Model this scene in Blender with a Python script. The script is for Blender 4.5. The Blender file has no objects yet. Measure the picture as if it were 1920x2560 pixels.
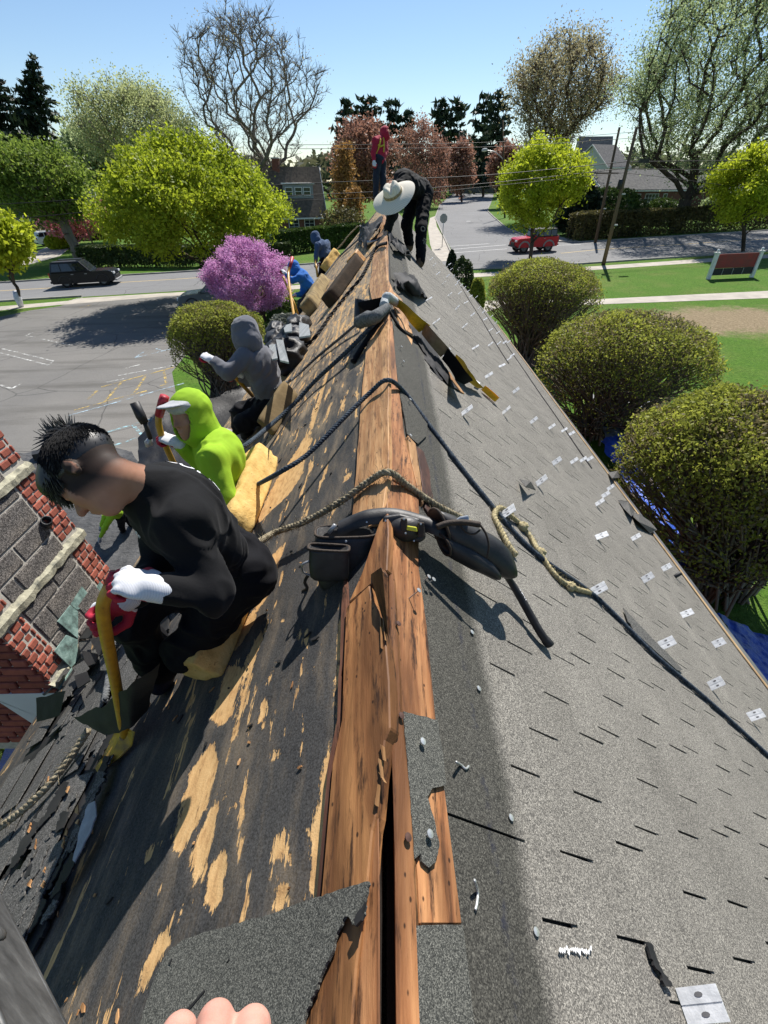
import bpy, bmesh, math, random
import numpy as np
from mathutils import Vector, Matrix

random.seed(11)
RNG = np.random.default_rng(11)
SC = bpy.context.scene
COL = SC.collection
rad = math.radians

# ------------------------------------------------------------------ camera
F_PX, PITCH, YAW = 1173.0, rad(35.6), rad(0.2)
CAM = Vector((0.0, 0.0, 1.0))
cam = bpy.data.cameras.new('camera')
cam.sensor_fit = 'VERTICAL'
cam.sensor_height = 36.0
cam.lens = 36.0 * F_PX / 2560.0
cam.clip_start, cam.clip_end = 0.02, 3000.0
camo = bpy.data.objects.new('camera', cam)
COL.objects.link(camo)
camo.location = CAM
camo.rotation_euler = (math.pi / 2 - PITCH, 0, YAW)
SC.camera = camo

# ------------------------------------------------------------------ light
SUN_EL, SUN_AZ = rad(50), math.atan2(0.30, 0.954)      # azimuth from +Y towards +X
world = bpy.data.worlds.new('World')
SC.world = world
world.use_nodes = True
wn = world.node_tree
bg = wn.nodes['Background']
sky = wn.nodes.new('ShaderNodeTexSky')
sky.sky_type = 'NISHITA'
sky.sun_disc = False
sky.sun_elevation = SUN_EL
sky.sun_rotation = SUN_AZ
sky.air_density, sky.dust_density, sky.ozone_density = 1.0, 0.1, 4.0
wn.links.new(sky.outputs[0], bg.inputs[0])
bg.inputs[1].default_value = 0.072
sl = bpy.data.lights.new('sun', 'SUN')
sl.energy, sl.angle, sl.color = 4.6, rad(0.53), (1.0, 0.955, 0.89)
so = bpy.data.objects.new('sun', sl)
COL.objects.link(so)
SUNV = Vector((math.sin(SUN_AZ) * math.cos(SUN_EL), math.cos(SUN_AZ) * math.cos(SUN_EL), math.sin(SUN_EL)))
so.rotation_euler = SUNV.to_track_quat('Z', 'Y').to_euler()
so.location = (20, 60, 60)
SC.view_settings.view_transform = 'Standard'
SC.view_settings.look = 'None'
SC.view_settings.exposure = 0.78
SC.view_settings.gamma = 1.0
SC.view_settings.use_curve_mapping = False
SC.cycles.max_bounces = 6
SC.cycles.transparent_max_bounces = 6
SC.cycles.use_denoising = True

# ------------------------------------------------------------------ geometry of the place
FWD = Vector((-math.sin(YAW) * math.cos(PITCH), math.cos(YAW) * math.cos(PITCH), -math.sin(PITCH)))
RGT = Vector((math.cos(YAW), math.sin(YAW), 0))
UPV = RGT.cross(FWD)
GZ0, GSL = -5.8, 0.03                                   # ground plane z = GZ0 + GSL*x
T0, RISE, XR, XL = 0.795, 0.0333, 3.52, 2.15            # roof slope, ridge rise, half widths
YEND = 15.0


def ray(px, py):
    return FWD + RGT * ((px - 960) / F_PX) + UPV * ((1280 - py) / F_PX)


def P(px, py, d):
    return CAM + ray(px, py) * d


def PY(px, py, Y):
    r = ray(px, py)
    return CAM + r * ((Y - CAM.y) / r.y)


def PX(px, py, X):
    r = ray(px, py)
    return CAM + r * ((X - CAM.x) / r.x)


def gz(x):
    return GZ0 + GSL * x


def G(px, py, off=0.0):
    r = ray(px, py)
    t = (GZ0 + off + GSL * CAM.x - CAM.z) / (r.z - GSL * r.x)
    return CAM + r * t


def rz(x, y):
    yy = min(max(y, 0), YEND)
    if x >= 0:
        return RISE * y - (T0 + RISE * yy / XR) * x
    return RISE * y + (T0 + RISE * yy / XL) * x


def rn(x, y):
    yy = min(max(y, 0), YEND)
    t = (T0 + RISE * yy / XR) if x >= 0 else -(T0 + RISE * yy / XL)
    return Vector((t, -RISE * (1 - abs(x) / (XR if x >= 0 else XL)), 1)).normalized()


def RS(x, y, off=0.0):
    return Vector((x, y, rz(x, y))) + rn(x, y) * off


def RP(px, py, off=0.0, side=None):
    """pixel -> point on the roof, off metres above it (side: 1 right, -1 left)"""
    r = ray(px, py)
    sd = side if side else (1 if px >= 966 else -1)
    T, h = T0, 0.0
    for _ in range(8):
        # z = h - T*|x| + off*sqrt(1+T^2)
        c = h + off * math.sqrt(1 + T * T)
        den = r.z + T * sd * r.x
        t = (c - CAM.z - T * sd * CAM.x) / den if abs(den) > 1e-6 else 14.0
        t = min(t, 14.0) if t > 0 else 14.0
        y = CAM.y + r.y * t
        yy = min(max(y, 0), YEND)
        h = RISE * y
        T = T0 + RISE * yy / (XR if sd > 0 else XL)
    return CAM + r * t


# ------------------------------------------------------------------ helpers: objects
def tag(o, label=None, cat=None, group=None, kind=None):
    if label: o['label'] = label
    if cat: o['category'] = cat
    if group: o['group'] = group
    if kind: o['kind'] = kind
    return o


def thing(name, label, cat, loc=(0, 0, 0), group=None):
    o = bpy.data.objects.new(name, None)
    o.empty_display_size = 0.1
    COL.objects.link(o)
    o.location = loc
    return tag(o, label, cat, group)


def adopt(o, parent):
    if parent is not None:
        o.parent = parent
        m = Matrix.Identity(4)
        p = parent
        while p is not None:
            m = p.matrix_basis @ m if p.parent is None else (p.matrix_parent_inverse @ p.matrix_basis) @ m
            p = p.parent
        o.matrix_parent_inverse = m.inverted()
    return o


def link(name, me, parent=None):
    o = bpy.data.objects.new(name, me)
    COL.objects.link(o)
    return adopt(o, parent)


def mk(name, V, Fc, mat, parent=None, smooth=False, attr=None):
    """V (n,3) array, Fc (m,k) int array or list of tuples"""
    me = bpy.data.meshes.new(name)
    if isinstance(Fc, np.ndarray):
        V = np.asarray(V, dtype=np.float32)
        n, (m, k) = len(V), Fc.shape
        me.vertices.add(n)
        me.vertices.foreach_set('co', V.ravel())
        me.loops.add(m * k)
        me.loops.foreach_set('vertex_index', Fc.astype(np.int32).ravel())
        me.polygons.add(m)
        me.polygons.foreach_set('loop_start', np.arange(0, m * k, k, dtype=np.int32))
        me.polygons.foreach_set('loop_total', np.full(m, k, dtype=np.int32))
        if smooth:
            me.polygons.foreach_set('use_smooth', np.ones(m, dtype=bool))
        me.update(calc_edges=True)
    else:
        me.from_pydata([tuple(v) for v in V], [], Fc)
        if smooth:
            me.polygons.foreach_set('use_smooth', [True] * len(me.polygons))
        me.update()
    if attr:
        for an, av in attr.items():
            a = me.attributes.new(an, 'FLOAT', 'POINT')
            a.data.foreach_set('value', np.asarray(av, dtype=np.float32))
    if mat:
        me.materials.append(mat)
    return link(name, me, parent)


class MB:
    def __init__(s):
        s.v, s.f = [], []

    def add(s, v, f):
        o = len(s.v)
        s.v += [tuple(p) for p in v]
        s.f += [tuple(i + o for i in q) for q in f]
        return s

    def box(s, c, size, R=None, top=1.0):
        hx, hy, hz = size[0] / 2, size[1] / 2, size[2] / 2
        c = Vector(c)
        vs = []
        for z, k in ((-hz, 1), (hz, top)):
            for x, y in ((-hx, -hy), (hx, -hy), (hx, hy), (-hx, hy)):
                p = Vector((x * k, y * k, z))
                vs.append(c + ((R @ p) if R is not None else p))
        return s.add(vs, [(3, 2, 1, 0), (4, 5, 6, 7), (0, 1, 5, 4), (1, 2, 6, 5), (2, 3, 7, 6), (3, 0, 4, 7)])

    def prism(s, poly, vec):
        """extrude a polygon (list of 3-vectors) by vec"""
        n = len(poly)
        vec = Vector(vec)
        a = [Vector(p) for p in poly]
        nrm = Vector((0, 0, 0))
        for i in range(n):
            nrm += a[i].cross(a[(i + 1) % n])
        if nrm.dot(vec) > 0:
            a = a[::-1]
        vs = a + [p + vec for p in a]
        f = [tuple(range(n)), tuple(range(2 * n - 1, n - 1, -1))]
        f += [(i, i + n, (i + 1) % n + n, (i + 1) % n) for i in range(n)]
        return s.add(vs, f)

    def tube(s, pts, r, n=8, cap=True, flat=1.0):
        pts = [Vector(p) for p in pts]
        m = len(pts)
        rr = r if isinstance(r, (list, tuple)) else [r] * m
        vs, fs = [], []
        ref = None
        for i, p in enumerate(pts):
            t = (pts[min(i + 1, m - 1)] - pts[max(i - 1, 0)])
            t = t.normalized() if t.length > 1e-9 else Vector((0, 0, 1))
            if ref is None:
                ref = Vector((0, 0, 1)) if abs(t.z) < .9 else Vector((1, 0, 0))
            u = ref - t * ref.dot(t)
            u.normalize()
            w = t.cross(u)
            ref = u
            for k in range(n):
                a = 2 * math.pi * k / n
                vs.append(p + u * (math.cos(a) * rr[i] * flat) + w * (math.sin(a) * rr[i]))
        for i in range(m - 1):
            for k in range(n):
                k2 = (k + 1) % n
                fs.append((i * n + k, i * n + k2, (i + 1) * n + k2, (i + 1) * n + k))
        if cap:
            fs.append(tuple(range(n - 1, -1, -1)))
            fs.append(tuple(range((m - 1) * n, m * n)))
        return s.add(vs, fs)

    def lathe(s, prof, M=None, n=16, cap=True):
        """profile [(r,z)...] turned round local z, M a 4x4"""
        vs, fs = [], []
        M = M if M is not None else Matrix.Identity(4)
        for r, z in prof:
            for k in range(n):
                a = 2 * math.pi * k / n
                vs.append(M @ Vector((r * math.cos(a), r * math.sin(a), z)))
        for i in range(len(prof) - 1):
            for k in range(n):
                k2 = (k + 1) % n
                fs.append((i * n + k, i * n + k2, (i + 1) * n + k2, (i + 1) * n + k))
        if cap:
            fs.append(tuple(range(n - 1, -1, -1)))
            fs.append(tuple(range((len(prof) - 1) * n, len(prof) * n)))
        return s.add(vs, fs)

    def grid(s, rows):
        m, n = len(rows), len(rows[0])
        fs = [(i * n + j, i * n + j + 1, (i + 1) * n + j + 1, (i + 1) * n + j) for i in range(m - 1) for j in range(n - 1)]
        return s.add([p for r in rows for p in r], fs)

    def build(s, name, mat, parent=None, smooth=False, bevel=0, seg=2, sub=0):
        o = mk(name, s.v, s.f, mat, parent, smooth)
        if bevel or sub:
            bm = bmesh.new()
            bm.from_mesh(o.data)
            bmesh.ops.remove_doubles(bm, verts=bm.verts, dist=1e-5)
            if bevel:
                es = [e for e in bm.edges if len(e.link_faces) == 2 and e.calc_face_angle(0) > .5]
                bmesh.ops.bevel(bm, geom=es, offset=bevel, segments=seg, affect='EDGES', profile=.5, clamp_overlap=True)
            if sub:
                bmesh.ops.subdivide_edges(bm, edges=bm.edges, cuts=sub, use_grid_fill=True)
            bmesh.ops.recalc_face_normals(bm, faces=bm.faces)
            bm.to_mesh(o.data)
            bm.free()
        return o


def frame(z, x=None):
    """3x3 with given z axis (and x hint)"""
    z = Vector(z).normalized()
    x = Vector(x) if x is not None else (Vector((0, 0, 1)) if abs(z.z) < .9 else Vector((1, 0, 0)))
    x = (x - z * x.dot(z)).normalized()
    return Matrix((x, z.cross(x), z)).transposed()


def m4(R, loc):
    M = R.to_4x4()
    M.translation = Vector(loc)
    return M


def spline(pts, n=8):
    """Catmull-Rom through points"""
    pts = [Vector(p) for p in pts]
    out = []
    for i in range(len(pts) - 1):
        p0, p1, p2, p3 = pts[max(i - 1, 0)], pts[i], pts[i + 1], pts[min(i + 2, len(pts) - 1)]
        for k in range(n):
            t = k / n
            out.append(.5 * (2 * p1 + (p2 - p0) * t + (2 * p0 - 5 * p1 + 4 * p2 - p3) * t * t + (3 * p1 - p0 - 3 * p2 + p3) * t ** 3))
    out.append(pts[-1])
    return out


# ------------------------------------------------------------------ helpers: noise
_perm = RNG.random((32, 32, 32)).astype(np.float32)


def vnoise(p):
    """value noise in -1..1 for (n,3)"""
    i = np.floor(p).astype(int)
    f = p - i
    f = f * f * (3 - 2 * f)
    r = 0
    for dx in (0, 1):
        for dy in (0, 1):
            for dz in (0, 1):
                w = (f[:, 0] if dx else 1 - f[:, 0]) * (f[:, 1] if dy else 1 - f[:, 1]) * (f[:, 2] if dz else 1 - f[:, 2])
                r = r + w * _perm[(i[:, 0] + dx) % 32, (i[:, 1] + dy) % 32, (i[:, 2] + dz) % 32]
    return r * 2 - 1


# ------------------------------------------------------------------ helpers: materials
class NT:
    def __init__(s, name):
        s.m = bpy.data.materials.new(name)
        s.m.use_nodes = True
        s.t = s.m.node_tree
        s.b = s.t.nodes['Principled BSDF']
        s.out = s.t.nodes['Material Output']

    def n(s, typ, **kw):
        nd = s.t.nodes.new('ShaderNode' + typ)
        for k, v in kw.items():
            if k.startswith('i_'):
                key = k[2:]
                key = int(key) if key.isdigit() else key.replace('_', ' ')
                nd.inputs[key].default_value = v
            else:
                setattr(nd, k, v)
        return nd

    def l(s, a, b):
        s.t.links.new(a, b)

    def pos(s, scale=(1, 1, 1)):
        g = s.n('TexCoord')
        mp = s.n('Mapping')
        mp.inputs['Scale'].default_value = scale
        s.l(g.outputs['Object'], mp.inputs[0])
        return mp.outputs[0]

    def noise(s, vec, scale, detail=4, rough=.55, dist=0):
        nd = s.n('TexNoise', i_Scale=scale, i_Detail=detail, i_Roughness=rough, i_Distortion=dist)
        s.l(vec, nd.inputs['Vector'])
        return nd.outputs['Fac']

    def ramp(s, fac, stops):
        r = s.n('ValToRGB')
        e = r.color_ramp.elements
        while len(e) < len(stops):
            e.new(.5)
        for k, (p, c) in enumerate(stops):
            e[k].position = p
            c = (c, c, c) if isinstance(c, (int, float)) else c
            e[k].color = (*c, 1)
        s.l(fac, r.inputs[0])
        return r.outputs[0]

    def mix(s, fac, a, b, mode='MIX'):
        m = s.n('MixRGB', blend_type=mode)
        for k, v in ((0, fac), (1, a), (2, b)):
            if isinstance(v, (int, float)):
                m.inputs[k].default_value = v if k == 0 else (v, v, v, 1)
            elif isinstance(v, tuple):
                m.inputs[k].default_value = (*v, 1)
            else:
                s.l(v, m.inputs[k])
        return m.outputs[0]

    def math(s, op, a, b=0.0):
        m = s.n('Math', operation=op)
        for k, v in ((0, a), (1, b)):
            if isinstance(v, (int, float)):
                m.inputs[k].default_value = v
            else:
                s.l(v, m.inputs[k])
        return m.outputs[0]

    def bump(s, h, strength=.4, dist=.01):
        b = s.n('Bump')
        b.inputs['Strength'].default_value = strength
        b.inputs['Distance'].default_value = dist
        s.l(h, b.inputs['Height'])
        s.l(b.outputs[0], s.b.inputs['Normal'])

    def col(s, c):
        if isinstance(c, tuple):
            s.b.inputs['Base Color'].default_value = (*c, 1)
        else:
            s.l(c, s.b.inputs['Base Color'])

    def rough(s, v, spec=.3, metal=0):
        s.b.inputs['Roughness'].default_value = v
        s.b.inputs['Specular IOR Level'].default_value = spec
        s.b.inputs['Metallic'].default_value = metal


def pm(name, c1, c2=None, scale=6, detail=5, rough=.8, spec=.25, metal=0, bump=.3, bscale=None, bdist=.01, stretch=(1, 1, 1), r=(.35, .65), rand=0.0):
    """plain procedural material: two colours mixed by noise + bump"""
    t = NT(name)
    c2 = c2 or tuple(x * .7 for x in c1)
    v = t.pos(stretch)
    f = t.noise(v, scale, detail)
    c = t.ramp(f, [(r[0], c1), (r[1], c2)])
    if rand:
        oi = t.n('ObjectInfo')
        k = t.math('MULTIPLY_ADD', oi.outputs['Random'], 2 * rand)
        k.node.inputs[2].default_value = 1 - rand
        c = t.mix(1.0, c, k, 'MULTIPLY')
    t.col(c)
    t.rough(rough, spec, metal)
    if bump:
        t.bump(t.noise(v, bscale or scale * 6, 4), bump, bdist)
    return t.m


def leafmat(name, c1, c2, trans=.45, rough=.55):
    t = NT(name)
    a = t.n('Attribute', attribute_name='tint')
    c = t.ramp(a.outputs['Fac'], [(0, c1), (1, c2)])
    t.col(c)
    t.rough(rough, .2)
    tr = t.n('BsdfTranslucent')
    t.l(c, tr.inputs[0])
    mx = t.n('MixShader')
    mx.inputs[0].default_value = trans
    t.l(t.b.outputs[0], mx.inputs[1])
    t.l(tr.outputs[0], mx.inputs[2])
    t.l(mx.outputs[0], t.out.inputs[0])
    return t.m
# ================================================================== vegetation builder
def grow(base, targets, trunk, step, rng, bend=.16, asc=1.2):
    """branch skeleton that reaches every target: nodes, parents"""
    nodes = [np.array(p, float) for p in trunk]
    par = [-1] + list(range(len(trunk) - 1))
    N = np.array(nodes)
    PL = np.concatenate([[0], np.cumsum(np.linalg.norm(np.diff(N, axis=0), axis=1))])
    order = np.argsort(np.linalg.norm(targets - np.array(base), axis=1))
    tips = []
    first = max(1, int(len(trunk) * .3)) if len(trunk) > 2 else 0
    for ti in order:
        t = targets[ti]
        d = t - N[first:]
        L = np.linalg.norm(d, axis=1) + 1e-6
        cost = L * (1 + asc * np.maximum(0, .35 - d[:, 2] / L)) + .42 * PL[first:]
        j = int(np.argmin(cost)) + first
        p = N[j]
        L = np.linalg.norm(t - p)
        k = max(1, int(math.ceil(L / step)))
        pd = (p - N[par[j]]) if par[j] >= 0 else np.array([0, 0, 1.])
        pd = pd / (np.linalg.norm(pd) + 1e-6)
        prev = j
        new = []
        side = rng.normal(0, 1, 3) * L * .05
        for q in range(1, k + 1):
            s = q / k
            x = p + (t - p) * s + (pd * L * bend + side) * (s * (1 - s))
            x = x + rng.normal(0, 1, 3) * step * .045
            nodes.append(x)
            par.append(prev)
            prev = len(nodes) - 1
            new.append(x)
        tips.append(prev)
        pl = PL[j] + np.cumsum(np.linalg.norm(np.diff(np.vstack([N[j]] + new), axis=0), axis=1))
        N = np.vstack([N, new])
        PL = np.concatenate([PL, pl])
    return N, np.array(par), tips


def skeleton_mesh(N, par, r_tip, r_base, sides=5, exp=2.05):
    n = len(N)
    w = np.zeros(n)
    ch = np.zeros(n, int)
    for i in range(n):
        if par[i] >= 0: ch[par[i]] += 1
    w[ch == 0] = r_tip ** exp
    for i in range(n - 1, 0, -1):
        w[par[i]] += w[i]
    r = w ** (1 / exp)
    r = r_tip + (r - r_tip) * (r_base - r_tip) / max(r[0] - r_tip, 1e-6)
    i = np.arange(1, n)
    a, b = N[par[1:]], N[i]
    ra, rb = np.minimum(r[par[1:]], r[i] * 1.35), r[i]
    d = b - a
    d /= (np.linalg.norm(d, axis=1, keepdims=True) + 1e-9)
    ref = np.where(np.abs(d[:, 2:3]) < .9, np.array([[0, 0, 1.]]), np.array([[1., 0, 0]]))
    u = np.cross(d, ref)
    u /= (np.linalg.norm(u, axis=1, keepdims=True) + 1e-9)
    v = np.cross(d, u)
    an = np.arange(sides) * 2 * math.pi / sides
    cs, sn = np.cos(an)[None, :, None], np.sin(an)[None, :, None]
    ring = u[:, None, :] * cs + v[:, None, :] * sn
    A = a[:, None, :] + ring * ra[:, None, None]
    B = b[:, None, :] + ring * rb[:, None, None]
    V = np.concatenate([A, B], axis=1).reshape(-1, 3)
    k = np.arange(sides)
    k2 = (k + 1) % sides
    q = np.stack([k, k2, k2 + sides, k + sides], 1)
    Fq = (np.arange(len(i)) * 2 * sides)[:, None, None] + q[None]
    return V, Fq.reshape(-1, 4), r


def leaves_mesh(C, size, rng, aspect=1.6, droop=0.0, tint=None, up=0.0):
    """a quad (folded along nothing) per centre"""
    n = len(C)
    a = rng.normal(0, 1, (n, 3))
    a[:, 2] -= droop
    a /= np.linalg.norm(a, axis=1, keepdims=True)
    b = rng.normal(0, 1, (n, 3))
    if up:
        nn = rng.normal(0, 1, (n, 3)) + np.array([0, 0, up])
        b = np.cross(a, nn)
    b -= a * (a * b).sum(1, keepdims=True)
    b /= (np.linalg.norm(b, axis=1, keepdims=True) + 1e-9)
    s = size * rng.uniform(.6, 1.3, (n, 1))
    a *= s * aspect * .5
    b *= s * .5
    V = np.stack([C - a, C + b * .9 - a * .1, C + a, C - b * .9 - a * .1], 1).reshape(-1, 3)
    Fq = np.arange(4 * n).reshape(-1, 4)
    t = rng.random(n) if tint is None else tint
    return V, Fq, np.repeat(t, 4)


BARK = pm('bark', (.10, .075, .055), (.05, .04, .032), 3, 6, .95, .1, bump=.6, bscale=12, bdist=.03, stretch=(1, 1, .25))
BARK_GREY = pm('bark_grey', (.24, .205, .17), (.13, .11, .09), 3, 6, .95, .1, bump=.6, bscale=12, bdist=.03, stretch=(1, 1, .25))
BARK_RED = pm('bark_reddish', (.12, .075, .06), (.06, .04, .035), 3, 6, .95, .1, bump=.5, bscale=12, bdist=.03, stretch=(1, 1, .25))
LF = {
    'lime': leafmat('leaf_lime', (.24, .31, .018), (.55, .60, .045), .55),
    'limedark': leafmat('leaf_lime_deep', (.17, .235, .016), (.46, .52, .04), .55),
    'pale': leafmat('leaf_pale', (.30, .34, .14), (.52, .56, .27), .55),
    'tan': leafmat('leaf_tan', (.26, .22, .12), (.44, .41, .23), .5),
    'green': leafmat('leaf_green', (.09, .15, .025), (.27, .35, .06), .5),
    'mist': leafmat('leaf_greygreen', (.19, .25, .11), (.42, .50, .25), .55),
    'dark': leafmat('leaf_conifer', (.012, .022, .012), (.035, .055, .028), .15),
    'pine': leafmat('leaf_pine', (.02, .036, .022), (.06, .085, .045), .2),
    'red': leafmat('leaf_russet', (.21, .105, .075), (.40, .215, .15), .45),
    'orange': leafmat('leaf_orange', (.24, .13, .04), (.42, .24, .08), .4),
    'pink': leafmat('leaf_pink', (.52, .16, .20), (.80, .36, .38), .4),
    'purple': leafmat('leaf_magenta', (.48, .20, .44), (.80, .46, .72), .45),
    'hedge': leafmat('leaf_hedge', (.03, .05, .018), (.09, .12, .035), .25),
    'hedgeb': leafmat('leaf_hedge_brown', (.05, .05, .02), (.20, .175, .06), .35),
    'bush': leafmat('leaf_bush', (.17, .195, .035), (.43, .455, .075), .5),
    'bush2': leafmat('leaf_bush_olive', (.12, .105, .05), (.30, .25, .12), .4),
    'box': leafmat('leaf_box', (.03, .06, .015), (.10, .15, .03), .3),
    'grey': leafmat('leaf_grey', (.12, .13, .10), (.28, .29, .24), .3),
}


def crown_targets(n, c, R, rng, shape='round', shell=.5):
    """points in a crown volume; R=(rx,ry,rz)"""
    out = []
    while len(out) < n:
        v = rng.normal(0, 1, 3)
        v /= np.linalg.norm(v)
        rr = rng.random() ** (1 / 3)
        rr = shell + (1 - shell) * rr if rng.random() < .7 else rr
        p = v * rr
        if shape == 'vase' and rng.random() < max(0, -p[2]) * .8:
            continue
        k = 1.0
        if shape == 'vase': k = .62 + .38 * np.clip((p[2] + 1) / 1.3, 0, 1)
        if shape == 'egg': k = 1.08 - .42 * np.clip((p[2] + .3) / 1.3, 0, 1)
        out.append([p[0] * k, p[1] * k, p[2]])
    T = np.array(out)
    # lumpy outline
    T *= (1 + .17 * vnoise(T * 2.3 + rng.uniform(0, 20, 3)) + .20 * vnoise(T * 4.6 + rng.uniform(0, 20, 3)))[:, None]
    keep = vnoise(T * 3.2 + rng.uniform(0, 20, 3)) > -.34          # gaps between limbs
    T = T[keep] if keep.sum() > n * .5 else T
    return T * np.array(R) + np.array(c)


def tree(name, label, base, crown, leaf, n=260, leaves=12000, lsize=.3, spread=.55, rtrunk=.3, rtip=.018, bark=None, shape='round',
         trunk_to=.35, lean=None, group=None, seed=1, sides=5, droop=0, extra_low=0, cat='tree', step=None, multi=0, up=0.0, bare=0.0, fine=0):
    """base: ground point; crown: (centre, (rx,ry,rz))"""
    rng = np.random.default_rng(seed)
    base = np.array(base, float)
    c, R = np.array(crown[0], float), np.array(crown[1], float)
    root = thing(name, label, cat, base, group)
    T = crown_targets(n, c, R, rng, shape)
    top = base + (c - base) * trunk_to * 2 if trunk_to <= .5 else base + (c - base)
    top[2] = base[2] + (c[2] + R[2] * .3 - base[2]) * trunk_to
    if lean is not None:
        top = np.array(lean, float)
    H = np.linalg.norm(top - base)
    st = step or max(R) * .13
    k = max(3, int(H / st))
    tr = [base + (top - base) * (i / k) + rng.normal(0, 1, 3) * .012 * H * np.array([1, 1, 0]) * (0 < i) for i in range(k + 1)]
    tr[0] = base - np.array([0, 0, .15])
    if multi:
        # several stems fanning from the base
        tr = [tr[0], tr[1]]
    N, par, tips = grow(base, T, tr, st, rng, asc=1.4 if not multi else .7)
    if fine:
        # fine twigs round the tips
        tw = []
        for t in tips:
            dirp = N[t] - N[par[t]]
            dirp /= np.linalg.norm(dirp) + 1e-6
            for _ in range(fine):
                dd = dirp * .8 + rng.normal(0, .6, 3) + np.array([0, 0, .25])
                dd /= np.linalg.norm(dd)
                tw.append((t, N[t] + dd * spread * rng.uniform(.5, 1.3)))
                # and one part of the way down the branch
            q = par[t]
            dd = dirp * .5 + rng.normal(0, .7, 3) + np.array([0, 0, .2])
            dd /= np.linalg.norm(dd)
            tw.append((q, N[q] + dd * spread * rng.uniform(.5, 1.2)))
        add = np.array([x[1] for x in tw])
        par = np.concatenate([par, [x[0] for x in tw]])
        N = np.vstack([N, add])
    V, Fq, r = skeleton_mesh(N, par, rtip, rtrunk, sides)
    mk('trunk', V, Fq, bark or BARK, root, True)
    if leaves:
        ends = np.array([i for i in range(len(N)) if r[i] < rtip * 2.2])
        ii = rng.choice(ends, leaves)
        C = N[ii] + rng.normal(0, 1, (leaves, 3)) * spread * np.array([1, 1, .8])
        if droop: C[:, 2] -= abs(rng.normal(0, 1, leaves)) * spread * droop * .5
        # patchy tint: whole clumps lighter or darker, plus leaf to leaf change
        tint = np.clip(.5 + .35 * vnoise(C / (max(R) * .22)) + rng.normal(0, .2, leaves), 0, 1)
        V, Fq, t = leaves_mesh(C, lsize, rng, droop=droop, tint=tint, up=up)
        mk('crown', V, Fq, LF[leaf], root, False, {'tint': t})
    return root


def crown_px(base, x0, y0, x1, y1, deep=1.0, margin=0.0):
    """crown box in the photograph at the base's distance -> centre, radii"""
    Y = base[1]
    xm, ym = (x0 + x1) / 2, (y0 + y1) / 2
    t, b = PY(xm, y0, Y), PY(xm, y1, Y)
    l, r_ = PY(x0, ym, Y), PY(x1, ym, Y)
    c = (l + r_) / 2
    rx = (r_ - l).length / 2 - margin
    rzz = (t.z - b.z) / 2 - margin
    return (c.x, Y, (t.z + b.z) / 2), (max(rx, .2), max(rx * deep, .2), max(rzz, .2))


def conifer(name, label, base, top, width, leaf='dark', whorls=26, per=7, seed=1, group=None, tuft=26, lsize=.35, gap=0.0, low=.12, droop=.35, rtrunk=.3, pw=1.0):
    rng = np.random.default_rng(seed)
    base = np.array(base, float)
    top = np.array(top, float)
    H = top[2] - base[2]
    root = thing(name, label, 'tree', base, group)
    m = MB()
    m.tube([base - np.array([0, 0, .2]), base + (top - base) * .5, top], [rtrunk, rtrunk * .6, .03], 7)
    L = []
    for w in range(whorls):
        s = low + (1 - low) * (w + rng.uniform(0, .6)) / whorls
        if s > .99: continue
        p = base + (top - base) * s
        rr = width * (1 - s) ** pw * rng.uniform(.65, 1.12) + .15
        for k in range(per):
            if rng.random() < gap: continue
            a = rng.uniform(0, 2 * math.pi)
            ln = rr * rng.uniform(.7, 1.15)
            d = np.array([math.cos(a), math.sin(a), 0])
            q = p + d * ln - np.array([0, 0, ln * droop * rng.uniform(.5, 1.2)]) + np.array([0, 0, ln * .12])
            mid = (p + q) / 2 - np.array([0, 0, ln * droop * .12])
            m.tube([p, mid, q], [.05, .035, .012], 4, False)
            nt = max(4, int(tuft * ln / width))
            u = rng.random(nt) ** .7
            c = p + (q - p) * u[:, None]
            c[:, 2] -= (u * (1 - u)) * ln * droop * .3
            c += rng.normal(0, 1, (nt, 3)) * np.array([1, 1, .35]) * (.06 * ln + .12)
            L.append(c)
    m.build('trunk', BARK, root, True)
    C = np.vstack(L)
    tint = np.clip(.45 + .35 * vnoise(C / (width * .3)) + rng.normal(0, .2, len(C)), 0, 1)
    V, Fq, t = leaves_mesh(C, lsize, rng, aspect=2.6, droop=.3, tint=tint, up=.8)
    mk('crown', V, Fq, LF[leaf], root, False, {'tint': t})
    return root


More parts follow.
